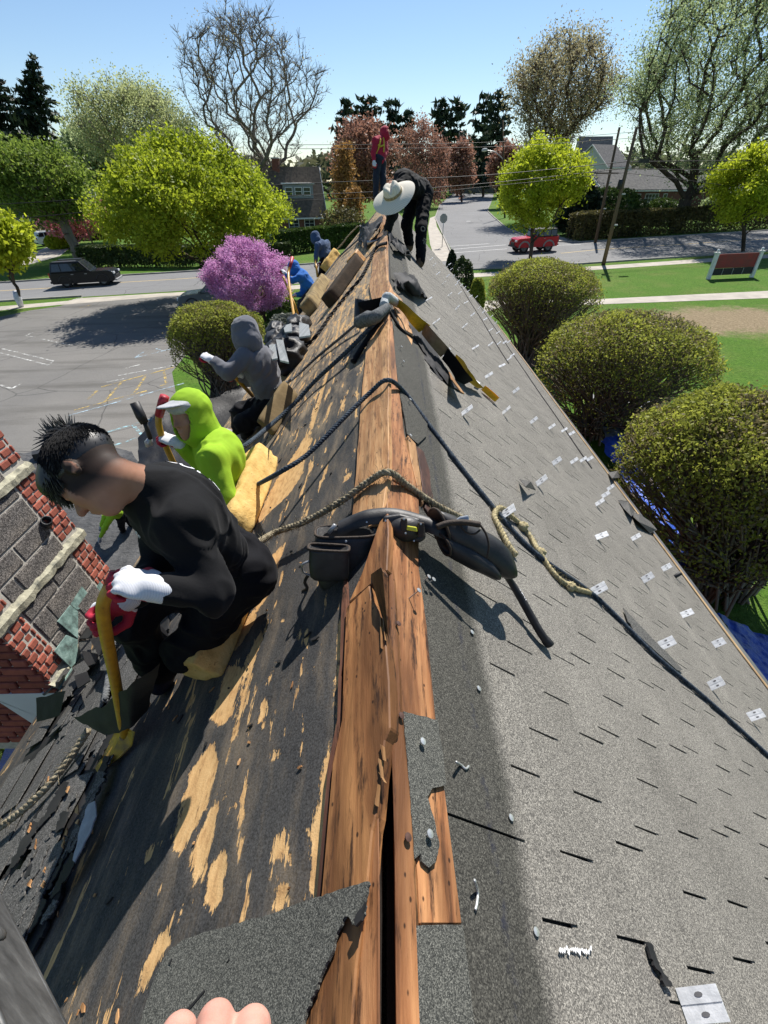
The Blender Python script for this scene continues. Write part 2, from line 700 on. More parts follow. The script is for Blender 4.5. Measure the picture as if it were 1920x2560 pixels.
def shrub(name, label, base, c, R, leaf, stems=160, leaves=16000, lsize=.05, group=None, seed=1, thick=.09, cat='shrub', upper=0.0, bark=None, rtip=.006, rbase=.03, stem_spread=.25, flat=0.0, leaf2=None):
    """a clipped shrub: a fan of stems from the ground to a shell of small leaves"""
    rng = np.random.default_rng(seed)
    base = np.array(base, float)
    c, R = np.array(c, float), np.array(R, float)
    root = thing(name, label, cat, base, group)

    def shell(n, tk):
        v = rng.normal(0, 1, (n, 3))
        v /= np.linalg.norm(v, axis=1, keepdims=True)
        if upper:
            lowm = v[:, 2] < -1 + 2 * upper * rng.random(n)
            v[lowm, 2] *= -1
        if flat:
            v[:, 2] = np.sign(v[:, 2]) * np.abs(v[:, 2]) ** (1 - flat)
        k = 1 + .09 * vnoise(v * 3 + rng.uniform(0, 9, 3)) + .04 * vnoise(v * 8 + rng.uniform(0, 9, 3)) - np.abs(rng.normal(0, tk, n)) + np.maximum(0, rng.normal(-.04, .045, n))
        return v * k[:, None] * R + c
    if stems:
        T = shell(stems, .05)
        N0 = []
        P0 = []
        for t in T:
            b = base + np.append(rng.normal(0, stem_spread, 2) * min(R[0], R[1]) * .5, -.03)
            k = 4
            first = len(N0)
            for q in range(k + 1):
                s = q / k
                x = b + (t - b) * s
                x[:2] += (t - b)[:2] * (-.45 * s * (1 - s))
                N0.append(x + rng.normal(0, 1, 3) * .02 * R[0] * (0 < q < k))
                P0.append(-1 if q == 0 else first + q - 1)
            for _ in range(3):       # forks
                j = first + rng.integers(2, k)
                e = t + rng.normal(0, .22, 3) * R
                kk = np.linalg.norm((e - c) / R)
                if kk > 1: e = c + (e - c) / kk
                N0.append((N0[j] + e) / 2 + rng.normal(0, .03, 3)); P0.append(j)
                N0.append(e); P0.append(len(N0) - 2)
        N0 = np.array(N0)
        P0 = np.array(P0)
        dep = np.zeros(len(P0))
        for i in range(len(P0)):
            if P0[i] >= 0: dep[i] = dep[P0[i]] + 1
        r = rbase + (rtip - rbase) * np.clip(dep / 5, 0, 1)
        i = np.where(P0 >= 0)[0]
        m_a, m_b = N0[P0[i]], N0[i]
        d = m_b - m_a
        d /= np.linalg.norm(d, axis=1, keepdims=True) + 1e-9
        u = np.cross(d, np.array([.31, .2, .93]))
        u /= np.linalg.norm(u, axis=1, keepdims=True) + 1e-9
        v = np.cross(d, u)
        an = np.arange(4) * math.pi / 2
        ring = u[:, None] * np.cos(an)[None, :, None] + v[:, None] * np.sin(an)[None, :, None]
        V = np.concatenate([m_a[:, None] + ring * r[P0[i]][:, None, None], m_b[:, None] + ring * r[i][:, None, None]], 1).reshape(-1, 3)
        k = np.arange(4)
        k2 = (k + 1) % 4
        Fq = ((np.arange(len(i)) * 8)[:, None, None] + np.stack([k, k2, k2 + 4, k + 4], 1)[None]).reshape(-1, 4)
        mk('stems', V, Fq, bark or BARK, root, True)['kind'] = 'stuff'
    C = shell(leaves, thick)
    if upper > .6:
        kz = (C[:, 2] - c[2]) / R[2]
        C = C[rng.random(leaves) < np.clip(.30 + .75 * (kz + .35), .10, 1)]
        leaves = len(C)
    tint = np.clip(.5 + .3 * vnoise(C / (R[0] * .3)) + rng.normal(0, .22, leaves), 0, 1)
    V, Fq, t = leaves_mesh(C, lsize, rng, tint=tint, aspect=1.8)
    mk('foliage', V, Fq, LF[leaf], root, False, {'tint': t})
    if leaf2:
        C = shell(int(leaves * .75), thick * 1.5)
        kz = (C[:, 2] - c[2]) / R[2]
        C = C[rng.random(len(C)) < np.clip(.45 + .5 * kz, .12, 1)]
        V, Fq, t = leaves_mesh(C, lsize * .9, rng, aspect=1.8)
        mk('old_growth', V, Fq, LF[leaf2], root, False, {'tint': t})
    return root


def hedge(name, label, a, b, h, w, leaf, leaves=16000, lsize=.14, seed=1, bareleg=0.0, group=None):
    """clipped hedge along a ground line"""
    rng = np.random.default_rng(seed)
    a, b = np.array(a, float), np.array(b, float)
    L = np.linalg.norm(b - a)
    d = (b - a) / L
    nrm = np.array([-d[1], d[0], 0])
    root = thing(name, label, 'hedge', a, group)
    u = rng.random(leaves)
    f = rng.random(leaves)
    top = f < .4
    v = np.where(top, rng.uniform(-1, 1, leaves), np.sign(rng.uniform(-1, 1, leaves)) * (1 - abs(rng.normal(0, .12, leaves))))
    z = np.where(top, 1 - abs(rng.normal(0, .05, leaves)), bareleg + (1 - bareleg) * rng.random(leaves) ** .8)
    lump = 1 + .07 * vnoise(np.stack([u * L / 1.6, v * 1.5, z * 2], 1))
    C = a + d * (u * L)[:, None] + nrm * (v * w / 2 * lump)[:, None]
    C[:, 2] += z * h * lump
    t = np.clip(.45 + .35 * vnoise(C / 1.2) + rng.normal(0, .2, leaves), 0, 1)
    V, Fq, tt = leaves_mesh(C, lsize, rng, tint=t)
    mk('foliage', V, Fq, LF[leaf], root, False, {'tint': tt})
    m = MB()
    for i in range(int(L / .35)):
        p = a + d * (i + rng.random()) * .35
        q = nrm * rng.normal(0, w * .18)
        m.tube([p + q - np.array([0, 0, .1]), p + q * 1.6 + np.array([rng.normal(0, .1), rng.normal(0, .1), h * .9])], [.04, .012], 4, False)
    m.build('stems', BARK, root)['kind'] = 'stuff'
    return root


# ================================================================== ground and roads
def grassmat():
    t = NT('lawn_grass')
    v = t.pos()
    big = t.noise(v, .35, 5, .6)
    fine = t.noise(v, 9, 6, .7)
    c = t.ramp(fine, [(.3, (.035, .088, .010)), (.7, (.105, .205, .026))])
    c2 = t.ramp(fine, [(.3, (.06, .10, .018)), (.7, (.165, .215, .050))])
    c = t.mix(t.ramp(big, [(.45, 0.0), (.68, 1.0)]), c, c2)
    # worn brown patch on the right lawn
    g = t.n('TexCoord')
    sp = t.n('SeparateXYZ')
    t.l(g.outputs['Object'], sp.inputs[0])
    ctr = G(1830, 800)
    dx = t.math('DIVIDE', t.math('SUBTRACT', sp.outputs[0], ctr.x), 7.5)
    dy = t.math('DIVIDE', t.math('SUBTRACT', sp.outputs[1], ctr.y), 3.4)
    rr = t.math('SQRT', t.math('ADD', t.math('MULTIPLY', dx, dx), t.math('MULTIPLY', dy, dy)))
    rr = t.math('ADD', rr, t.math('MULTIPLY', t.math('SUBTRACT', t.noise(v, 1.1, 6, .7), .5), 1.5))
    m = t.ramp(rr, [(.55, 1.0), (1.15, 0.0)])
    br = t.ramp(fine, [(.3, (.14, .105, .06)), (.7, (.34, .27, .17))])
    c = t.mix(m, c, br)
    # mulch beds by the house
    ax = t.math('ABSOLUTE', t.math('SUBTRACT', sp.outputs[0], 0.0))
    bed = t.math('MULTIPLY', t.ramp(t.math('MULTIPLY', t.math('ADD', ax, t.math('MULTIPLY', t.noise(v, .8, 3), 1.5)), .1), [(.62, 1.0), (.66, 0.0)]),
                 t.ramp(t.math('MULTIPLY', sp.outputs[1], .03), [(.58, 1.0), (.6, 0.0)]))
    mu = t.ramp(t.noise(v, 22, 5, .7), [(.3, (.07, .04, .025)), (.7, (.26, .165, .10))])
    c = t.mix(bed, c, mu)
    t.col(c)
    t.rough(.95, .1)
    t.bump(t.noise(v, 30, 4), .9, .05)
    return t.m


def asphalt(name, a, b, patch=.5):
    t = NT(name)
    v = t.pos()
    f = t.noise(v, .25, 6, .65)
    c = t.ramp(f, [(.3, a), (.7, b)])
    fn = t.noise(v, 60, 3, .7)
    c = t.mix(.35, c, t.ramp(fn, [(.3, 0.03), (.7, .30)]), 'MIX')
    st = t.noise(t.pos((.15, 1, 1)), .9, 5, .6)
    c = t.mix(t.ramp(st, [(.52, 0.0), (.72, patch)]), c, tuple(x * .62 for x in a))
    # hairline cracks
    vo = t.n('TexVoronoi', feature='DISTANCE_TO_EDGE', i_Scale=.28)
    nv = t.n('MixRGB', i_0=.25)
    nz = t.n('TexNoise', i_Scale=.9, i_Detail=5)
    t.l(v, nz.inputs[0]); t.l(v, nv.inputs[1]); t.l(nz.outputs['Color'], nv.inputs[2])
    t.l(nv.outputs[0], vo.inputs['Vector'])
    cr = t.ramp(vo.outputs['Distance'], [(.0, 1.0), (.006, 0.0)])
    c = t.mix(t.math('MULTIPLY', cr, .75), c, (.03, .03, .03))
    t.col(c)
    t.rough(.9, .25)
    t.bump(fn, .35, .01)
    return t.m


CONC = pm('concrete_walk', (.44, .40, .34), (.33, .30, .26), 1.2, 6, .9, .2, bump=.3, bscale=30)
KERB = pm('kerb_stone', (.36, .34, .31), (.24, .23, .21), 2, 5, .9, .2)
GR = mk('ground', [(x, y, gz(x)) for x, y in ((-900, -200), (900, -200), (900, 1500), (-900, 1500))], [(0, 1, 2, 3)], grassmat())
tag(GR, kind='structure')


def flat(name, pxs, off, mat, kind='structure'):
    pts = [G(x, y, off) for x, y in pxs]
    o = mk(name, pts, [tuple(range(len(pts)))], mat)
    bm = bmesh.new(); bm.from_mesh(o.data)
    if sum((f.normal.z for f in bm.faces)) < 0:
        bmesh.ops.reverse_faces(bm, faces=bm.faces)
    bmesh.ops.triangulate(bm, faces=bm.faces)
    bm.to_mesh(o.data); bm.free()
    if kind: o['kind'] = kind
    return o


ASPH = asphalt('road_asphalt', (.155, .155, .155), (.20, .20, .20), .25)
LOTM = asphalt('lot_asphalt', (.125, .118, .105), (.185, .172, .150), .8)
ROAD_FAR = [(-900, 770), (0, 708), (150, 698), (420, 683), (760, 662), (1060, 640), (1120, 634), (1389, 605), (1450, 606), (1920, 577), (2600, 530)]
ROAD_NEAR = [(2600, 580), (1920, 629), (1450, 661), (1166, 676), (1000, 687), (700, 713), (420, 729), (205, 742), (0, 755), (-900, 830)]
flat('road', ROAD_FAR + ROAD_NEAR, .006, ASPH)
flat('side_street', [(1050, 650), (1100, 645), (1128, 622), (1105, 582), (1086, 545), (1098, 512), (1132, 484), (1236, 484), (1226, 512), (1219, 526), (1238, 545), (1268, 572), (1330, 598), (1400, 606), (1400, 640), (1200, 660)], .010, ASPH)
flat('parking_lot', [(-900, 930), (-200, 820), (0, 792), (70, 777), (150, 765), (205, 748), (420, 737), (480, 735), (600, 740), (575, 800), (470, 880), (430, 930), (440, 985), (520, 1010), (500, 1060), (560, 1150), (420, 1330), (100, 1500), (-900, 1700)], .006, LOTM)
flat('sidewalk', [(-900, 848), (0, 766), (170, 752), (205, 745), (420, 732), (700, 716), (1000, 692), (1166, 684), (1450, 668), (1920, 636), (2600, 590),
                  (2600, 602), (1920, 645), (1450, 677), (1166, 694), (1000, 702), (700, 726), (420, 740), (205, 758), (150, 762), (0, 776), (-900, 866)], .012, CONC)
flat('front_walk', [(1140, 778), (1200, 752), (1490, 748), (1920, 727), (2600, 690), (2600, 712), (1920, 745), (1490, 761), (1250, 768), (1160, 800)], .012, CONC)
flat('street_walk', [(1075, 545), (1088, 540), (1092, 566), (1112, 600), (1128, 632), (1118, 652), (1090, 655), (1075, 610), (1070, 570)], .016, CONC)
flat('house_walk', [(580, 1000), (620, 940), (650, 960), (620, 1020), (560, 1090), (535, 1080)], .012, CONC)
flat('driveway', [(60, 640), (150, 605), (190, 607), (150, 640), (70, 662), (0, 668), (0, 655)], .012, CONC)
flat('corner_walk', [(1376, 600), (1392, 590), (1440, 600), (1450, 604), (1380, 606)], .016, CONC)
for nm, pp in (('kerb', ROAD_FAR[0:6]), ('kerb', ROAD_FAR[7:]), ('kerb', ROAD_NEAR[0:4]), ('kerb', ROAD_NEAR[7:]),
               ('kerb', [(1128, 634), (1108, 590), (1088, 545), (1100, 512), (1133, 485)]), ('kerb', [(1390, 605), (1330, 597), (1266, 571), (1236, 545), (1217, 526), (1225, 511)])):
    m = MB()
    for a, b in zip(pp[:-1], pp[1:]):
        A, B = G(*a), G(*b)
        d = (B - A).normalized()
        nn = Vector((-d.y, d.x, 0)) * .08
        m.prism([A - nn, B - nn, B + nn, A + nn], (0, 0, .12))
    tag(m.build(nm, KERB), kind='structure')

PW, PYEL, PBLUE, PCY = [pm('paint_' + n, c, tuple(x * .72 for x in c), 3, 6, .8, .2, bump=0) for n, c in
                        (('white', (.60, .60, .57)), ('yellow', (.58, .42, .14)), ('blue', (.42, .54, .62)), ('cyan', (.38, .62, .68)))]


def wornpaint(m):
    """paint worn through: holes show the asphalt"""
    t = m.node_tree
    nd, tr, mx, rp = t.nodes.new('ShaderNodeTexNoise'), t.nodes.new('ShaderNodeBsdfTransparent'), t.nodes.new('ShaderNodeMixShader'), t.nodes.new('ShaderNodeValToRGB')
    tc = t.nodes.new('ShaderNodeTexCoord')
    nd.inputs['Scale'].default_value = 5
    nd.inputs['Detail'].default_value = 8
    nd.inputs['Roughness'].default_value = .75
    t.links.new(tc.outputs['Object'], nd.inputs[0])
    rp.color_ramp.elements[0].position, rp.color_ramp.elements[1].position = .44, .60
    t.links.new(nd.outputs[0], rp.inputs[0])
    t.links.new(rp.outputs[0], mx.inputs[0])
    t.links.new(tr.outputs[0], mx.inputs[1])
    t.links.new(t.nodes['Principled BSDF'].outputs[0], mx.inputs[2])
    t.links.new(mx.outputs[0], t.nodes['Material Output'].inputs[0])


for q in (PW, PYEL, PBLUE, PCY): wornpaint(q)
PROAD = pm('paint_road_white', (.62, .62, .60), (.5, .5, .48), 3, 6, .8, .2, bump=0)
PCEN = pm('paint_road_yellow', (.62, .46, .20), (.48, .36, .16), 3, 6, .8, .2, bump=0)


def stripes(name, segs, w, mat, off=.014):
    m = MB()
    for s in segs:
        for a, b in zip(s[:-1], s[1:]):
            A, B = G(*a, off), G(*b, off)
            d = (B - A).normalized()
            nn = Vector((-d.y, d.x, 0)) * w / 2
            nn.z = GSL * nn.x
            m.add([A - nn, B - nn, B + nn, A + nn], [(0, 1, 2, 3)])
    return tag(m.build(name, mat), kind='structure')


def z3(*pts):
    return [(x * .4219, 500 + y * .4219) for x, y in pts]


stripes('lot_markings', [z3((10, 880), (320, 955)), z3((0, 905), (285, 978)), z3((285, 978), (305, 962)), z3((155, 805), (205, 812)), z3((243, 823), (425, 860)), z3((0, 1095), (70, 1118)), z3((70, 1118), (120, 1088)),
                         z3((730, 1000), (830, 975)), z3((630, 1080), (750, 1055)), z3((700, 1040), (1030, 980)), z3((360, 610), (490, 575)), z3((1040, 1440), (1110, 1400)), z3((190, 785), (150, 805))], .11, PW)
stripes('lot_markings', [z3((600, 1108), (1030, 990)), z3((615, 1200), (720, 1080)), z3((795, 1145), (865, 1040)), z3((970, 1010), (985, 1085)), z3((615, 1195), (870, 1130)), z3((945, 1103), (985, 1090)), z3((440, 1245), (610, 1200)), z3((470, 640), (540, 620)), z3((520, 1180), (575, 1130))], .11, PYEL)
stripes('lot_markings', [z3((405, 1278), (1090, 1085)), z3((800, 935), (1020, 880)), z3((800, 935), (850, 900)), z3((925, 880), (960, 893))], .10, PBLUE)
stripes('lot_markings', [z3((570, 1395), (1000, 1265), (1300, 1190)), z3((575, 1400), (650, 1460)), z3((650, 1462), (840, 1400)), z3((785, 1330), (845, 1395)), z3((335, 1385), (365, 1360), (425, 1350)), z3((360, 1610), (410, 1600)), z3((410, 1640), (460, 1620))], .11, PCY)
stripes('road_marking', [[(-300, 745), (0, 727), (142, 719), (200, 716)], [(300, 706), (420, 699), (560, 690)], [(1402, 633), (1494, 624), (1920, 597), (2300, 572)]], .16, PCEN, .012)
stripes('road_marking', [[(1122, 616), (1223, 609)], [(1111, 625), (1265, 612)], [(1105, 634), (1268, 622)], [(1382, 614), (1452, 611)]], .18, PROAD, .016)
stripes('road_marking', [[(1166, 553), (1176, 553)], [(1200, 525), (1208, 525)]], .5, PROAD, .016)

# ================================================================== trees
rT = np.random.default_rng(5)


def T(name, label, basepx, box, leaf, deep=1.0, margin=.4, **kw):
    b = G(*basepx)
    return tree(name, label, b, crown_px(b, *box, deep=deep, margin=margin), leaf, **kw)


T('broad_tree', 'broad bright yellow-green tree at the lot corner behind the magenta redbud', (556, 748), (240, 312, 715, 665), 'limedark', margin=.5, n=480, leaves=62000, lsize=.135, spread=.38, rtrunk=.2, rtip=.014, multi=1, seed=3, shape='egg')
T('bare_tree', 'tall bare tree with many fine twigs rising beside the dark brick house', (700, 592), (445, -10, 810, 470), 'tan', margin=.7, n=900, leaves=2600, lsize=.12, spread=1.0, rtrunk=.55, rtip=.015, shape='vase', seed=8, sides=5, fine=7, bark=BARK_GREY, trunk_to=.32)
T('pale_tree', 'pale green loose tree rising behind the broad yellow-green tree', (400, 615), (190, 185, 500, 480), 'pale', margin=.8, n=480, leaves=36000, lsize=.155, spread=.8, rtrunk=.4, rtip=.022, shape='vase', seed=5, fine=4, bark=BARK_GREY)
T('bushy_tree', 'low yellowish tree between the dark spruce and the pale loose tree', (280, 600), (160, 300, 320, 470), 'mist', margin=.8, n=160, leaves=9000, lsize=.36, spread=.8, rtrunk=.3, seed=51)
b = G(80, 580)
conifer('spruce', 'tall dark spruce with drooping branches standing above the left trees', b, PY(82, 135, b.y), 9.5, 'dark', whorls=40, per=9, seed=4, tuft=60, lsize=.5, droop=.3, pw=.75, gap=.12)
b = G(10, 590)
conifer('spruce', 'dark ragged conifer cut off by the left edge of the photo', b, PY(-5, 195, b.y), 10, 'dark', whorls=30, per=8, seed=14, tuft=54, lsize=.5, pw=.6)
b = G(150, 560)
conifer('spruce', 'short dark conifer right behind the tall spruce', b, PY(190, 330, b.y), 6, 'dark', whorls=24, per=8, seed=15, tuft=36, lsize=.5, pw=.6)
b = G(205, 660)
tree('leaning_tree', 'green tree with a thick pale leaning trunk beside the long hedge', b, crown_px(b, -30, 350, 215, 560, .8, .6), 'green', n=230, leaves=20000, lsize=.22, spread=.7, rtrunk=.5, rtip=.025, seed=6, lean=PY(140, 520, b.y), bark=BARK_GREY, fine=2)
T('street_tree', 'small yellow-green tree at the left edge with a white wrap round its trunk', (55, 768), (-70, 515, 72, 700), 'lime', margin=.2, n=150, leaves=9000, lsize=.19, spread=.3, rtrunk=.11, rtip=.012, seed=9, shape='vase', trunk_to=.3)
m = MB()
b = G(55, 768)
pts = [PY(53, 766, b.y), PY(44, 745, b.y), PY(38, 728, b.y)]
m.tube(pts, [.17, .24, .17], 9)
wrap = m.build('trunk_wrap', pm('white_wrap', (.72, .73, .78), (.5, .5, .56), 8, 4, .6), None, True)
tag(wrap, 'crumpled white plastic wrap tied round the small left street tree trunk', 'tree wrap')
T('flowering_tree', 'pink flowering dogwood behind the white parked car', (195, 620), (95, 490, 262, 590), 'pink', margin=.2, n=170, leaves=7500, lsize=.26, spread=.45, rtrunk=.16, rtip=.015, seed=10)
T('redbud_tree', 'clipped magenta redbud in full bloom beside the parking lot', (668, 803), (512, 596, 722, 775), 'purple', margin=.12, n=520, leaves=46000, lsize=.062, spread=.15, rtrunk=.13, rtip=.009, seed=11, trunk_to=.28, bark=BARK_RED)
T('street_tree', 'round yellow-green street tree in front of the red car', (1326, 648), (1232, 335, 1468, 600), 'lime', margin=.5, n=300, leaves=26000, lsize=.16, spread=.38, rtrunk=.19, rtip=.014, seed=12, shape='vase', trunk_to=.22)
T('street_tree', 'yellow-green street tree at the right edge behind the red sign', (1858, 632), (1778, 335, 2010, 565), 'lime', margin=.5, n=240, leaves=23000, lsize=.16, spread=.40, rtrunk=.17, rtip=.014, seed=13, shape='egg', trunk_to=.3)
T('airy_tree', 'tall thin-leaved tan tree behind the round street tree', (1440, 548), (1258, 62, 1545, 420), 'tan', margin=1.2, n=560, leaves=28000, lsize=.19, spread=1.0, rtrunk=.45, rtip=.026, shape='vase', seed=16, fine=5, bark=BARK_RED)
T('great_tree', 'huge grey-green tree spreading over the brick ranch house on the right', (1688, 575), (1535, -130, 2120, 500), 'mist', margin=1.0, n=760, leaves=76000, lsize=.15, spread=.8, rtrunk=.75, rtip=.026, shape='vase', seed=17, trunk_to=.30, fine=3)
T('russet_tree', 'russet-leaved tree right of the straw-hatted worker', (1075, 520), (985, 295, 1125, 540), 'red', margin=.5, n=330, leaves=11000, lsize=.32, spread=.7, rtrunk=.3, seed=18, shape='round', droop=.5, fine=2)
T('russet_tree', 'russet-leaved tree left of the worker in the red hoodie', (890, 560), (830, 290, 985, 505), 'red', margin=.6, n=300, leaves=9000, lsize=.36, spread=.8, rtrunk=.3, seed=19, shape='round', fine=2)
T('russet_tree', 'smaller dull russet tree beside the far grey roof', (1155, 505), (1112, 345, 1192, 480), 'red', margin=.6, n=170, leaves=5500, lsize=.5, spread=.9, rtrunk=.3, seed=20, shape='egg', bark=BARK_RED)
T('russet_tree', 'reddish tree peeping out between the lamp post and the airy tree', (1250, 520), (1225, 350, 1300, 470), 'red', margin=.6, n=120, leaves=3500, lsize=.5, spread=.8, rtrunk=.25, seed=21)
T('orange_tree', 'slim orange-budded tree right of the dark brick house', (862, 585), (835, 350, 885, 560), 'orange', margin=.3, n=150, leaves=3800, lsize=.26, spread=.5, rtrunk=.14, seed=22, shape='egg', fine=2)
T('orange_tree', 'short orange-leaved shrub tree near the far end of the roof', (890, 600), (868, 465, 905, 570), 'orange', margin=.15, n=90, leaves=2200, lsize=.2, spread=.35, rtrunk=.1, seed=23, shape='egg', fine=2)
T('brushy_tree', 'leafless brushy thicket tree in front of the dark house corner', (860, 610), (810, 520, 905, 590), 'hedgeb', margin=.2, n=140, leaves=2500, lsize=.2, spread=.4, rtrunk=.1, seed=24, multi=1, fine=3)
for i, (bx, by, tx, ty, w, lb) in enumerate(((868, 492, 862, 245, 5.0, 'first pine from the left in the far row of pines'), (918, 490, 918, 238, 6.0, 'second pine of the far row, left of the red hoodie'), (975, 489, 976, 246, 5.5, 'pine of the far row directly above the red hoodie'),
                                             (1012, 488, 1018, 274, 6.5, 'low pine of the far row right of the red hoodie'), (1100, 490, 1102, 248, 4.5, 'slim far pine with open branches, left one of a pair'), (1143, 490, 1143, 243, 6.0, 'far pine with open layered branches, right one of a pair'),
                                             (1208, 492, 1210, 236, 6.0, 'dark far pine left of the street lamp'), (1245, 494, 1246, 225, 6.5, 'tall dark far pine behind the street lamp'))):
    b = G(bx, by)
    conifer('pine_tree', lb, b, PY(tx, ty, b.y), 1.25 * w * b.y / 190, 'pine', whorls=20, per=6, seed=30 + i, tuft=26, lsize=1.0 * b.y / 190, gap=.36, low=.12, droop=.1, rtrunk=.45, group='pines in the far row', pw=.34)

# far wood that closes the view
def far_wood():
    rng = np.random.default_rng(77)
    n = 26000
    px = rng.uniform(-700, 2700, n)
    Y = rng.uniform(215, 330, n)
    base = np.array([((x - 965) / F_PX) for x in px])
    X = base * Y * .86
    hgt = 12 + 6.5 * vnoise(np.stack([X / 16, Y / 60, Y * 0], 1)) + 2 * vnoise(np.stack([X / 4, Y / 9, Y * 0], 1))
    z = rng.random(n) ** .7 * np.maximum(hgt, 2)
    C = np.stack([X, Y, GZ0 + GSL * X * .4 + z], 1)
    t = np.clip(.5 + .5 * vnoise(C / 14) + rng.normal(0, .15, n), 0, 1)
    V, Fq, tt = leaves_mesh(C, 2.1, rng, tint=t)
    o = mk('far_woods', V, Fq, leafmat('leaf_far', (.035, .05, .03), (.17, .165, .09), .3), None, False, {'tint': tt})
    tag(o, 'hazy far wood closing the view behind the houses', 'wood', kind='stuff')


far_wood()

# hedges
ga = lambda x, y: np.array(G(x, y))
hedge('hedge', 'long dark hedge across the road below the broad tree', ga(215, 668), ga(500, 668), 1.9, 1.5, 'hedge', 16000, .16, 41, bareleg=.1)
hedge('hedge', 'dark hedge stretch behind the magenta redbud', ga(500, 668), ga(730, 650), 1.6, 1.4, 'hedge', 10000, .16, 42)
hedge('hedge', 'clipped green hedge behind the dark blue hoodie worker', ga(690, 640), ga(905, 612), 2.3, 1.5, 'box', 14000, .17, 43)
hedge('hedge', 'long brown-green hedge along the far pavement on the right', ga(1420, 602), ga(2050, 560), 2.7, 1.6, 'hedgeb', 26000, .19, 44)
b = G(1525, 590)
shrub('mound_shrub', 'smooth domed dark shrub behind the right hedge', b, (b.x, b.y + 3, gz(b.x) + 1.9), (5.2, 3.2, 2.9), 'box', 0, 9000, .22, seed=45, upper=.4)
b = G(1385, 590)
for i, (x, y, tx, ty) in enumerate(((1452, 592, 1450, 470), (1478, 592, 1478, 462), (1425, 588, 1422, 470))):
    b = G(x, y)
    conifer('arborvitae', ['dark narrow evergreen left of the tall poles', 'dark narrow evergreen just behind the tall poles', 'dark narrow evergreen behind the round street tree'][i], b, PY(tx, ty, b.y), 1.8, 'dark', 22, 8, seed=46 + i, tuft=26, lsize=.4, droop=.1, pw=.6, group='narrow evergreens by the far hedge')
for i, (x, y, r, lf, lb) in enumerate(((150, 622, 1.3, 'lime', 'low yellow-green shrub in front of the white car'), (188, 600, 1.2, 'lime', 'round yellow shrub right of the leaning trunk'), (85, 600, 1.6, 'hedgeb', 'brown shrub beside the driveway'),
                                       (245, 598, 1.6, 'hedgeb', 'dark low shrub under the pink tree'), (1645, 560, 2.2, 'box', 'rounded shrub by the ranch house window'), (1790, 548, 2.4, 'mist', 'pale shrub at the ranch house corner'),
                                       (735, 800, .75, 'box', 'dark clipped ball beside the redbud trunk'), (700, 815, .6, 'box', 'small clipped ball nearer the bush'), (720, 840, .8, 'grey', 'grey-leaved low shrub behind the black rubbish'),
                                       (690, 770, 1.0, 'bush', 'loose yellow-green shrub below the redbud'))):
    b = G(x, y)
    shrub('shrub', lb, b, (b.x, b.y, gz(b.x) + r * .6), (r * 1.2, r, r * .8), lf, 20, 3500, .09 if y > 700 else .22, seed=60 + i, upper=.3)

# clipped bushes round the house
def bush(label, box, basepx, seed, leaf='bush', leaves=26000, lsize=.05, stems=170, group='clipped round bushes by the building', upper=.80, leaf2=None):
    leaves = int(leaves * .72)
    b = G(*basepx)
    c, R = crown_px(b, *box, 1.0)
    return shrub('bush', label, b, c, R, leaf, int(stems * 1.3), leaves, lsize * .9, group, seed, upper=upper, thick=.07, rbase=.035, bark=BARK_GREY, flat=.25, leaf2=leaf2)


bush('clipped round bush farthest along the right side, nearest the road', (1216, 650, 1494, 838), (1325, 905), 71, leaves=30000, lsize=.05, leaf2='bush2')
bush('clipped wide bush in the middle of the right side with bare stems below', (1356, 785, 1768, 1075), (1500, 1085), 72, leaves=34000, lsize=.05, leaf2='bush2')
bush('clipped round bush closest to the camera on the right edge', (1560, 1000, 2090, 1400), (1790, 1470), 73, leaves=42000, lsize=.045, stems=200, leaf2='bush2')
bush('clipped yellow-green bush on the left between the lot and the workers', (430, 757, 660, 950), (560, 990), 74, leaves=26000, lsize=.05, leaf2='bush2')
b = G(20, 2050)
shrub('shrub', 'small green bush at the left edge below the brick chimney', PY(0, 1990, 2.6) - Vector((0, 0, 1.2)), PY(-10, 1900, 2.6), (.22, .22, .20), 'box', 20, 6000, .022, seed=75)
for i, (bx, by, x0, y0, x1, lf, lb) in enumerate(((1128, 745, 1112, 628, 1140, 'dark', 'small dark cone-shaped evergreen, the farther one'), (1150, 790, 1126, 642, 1182, 'hedge', 'larger dark cone-shaped evergreen beside the right eave'), (1190, 800, 1172, 697, 1212, 'bush', 'low yellow-green clipped shrub next to the cone evergreens'))):
    b = G(bx, by)
    c, R = crown_px(b, x0, y0, x1, by)
    shrub('cone_shrub', lb, b, c, (R[0], R[0], R[2]), lf, 20, 6000, .07, seed=80 + i, upper=.2, thick=.06)
# ================================================================== houses, poles, wires, signs
def brickmat(name, a, b, mortar, sx=.22, sz=.075):
    t = NT(name)
    g = t.n('TexCoord')
    sp = t.n('SeparateXYZ')
    t.l(g.outputs['Object'], sp.inputs[0])
    cm = t.n('CombineXYZ')
    t.l(t.math('ADD', sp.outputs[0], sp.outputs[1]), cm.inputs[0])
    t.l(sp.outputs[2], cm.inputs[1])
    br = t.n('TexBrick', i_Scale=1.0)
    br.inputs['Brick Width'].default_value = sx
    br.inputs['Row Height'].default_value = sz
    br.inputs['Mortar Size'].default_value = .006
    br.inputs['Color1'].default_value = (*a, 1)
    br.inputs['Color2'].default_value = (*b, 1)
    br.inputs['Mortar'].default_value = (*mortar, 1)
    t.l(cm.outputs[0], br.inputs['Vector'])
    t.col(t.mix(.35, br.outputs['Color'], t.ramp(t.noise(t.pos(), 3, 5), [(.3, tuple(x * .6 for x in a)), (.7, b)])))
    t.rough(.9, .15)
    return t.m


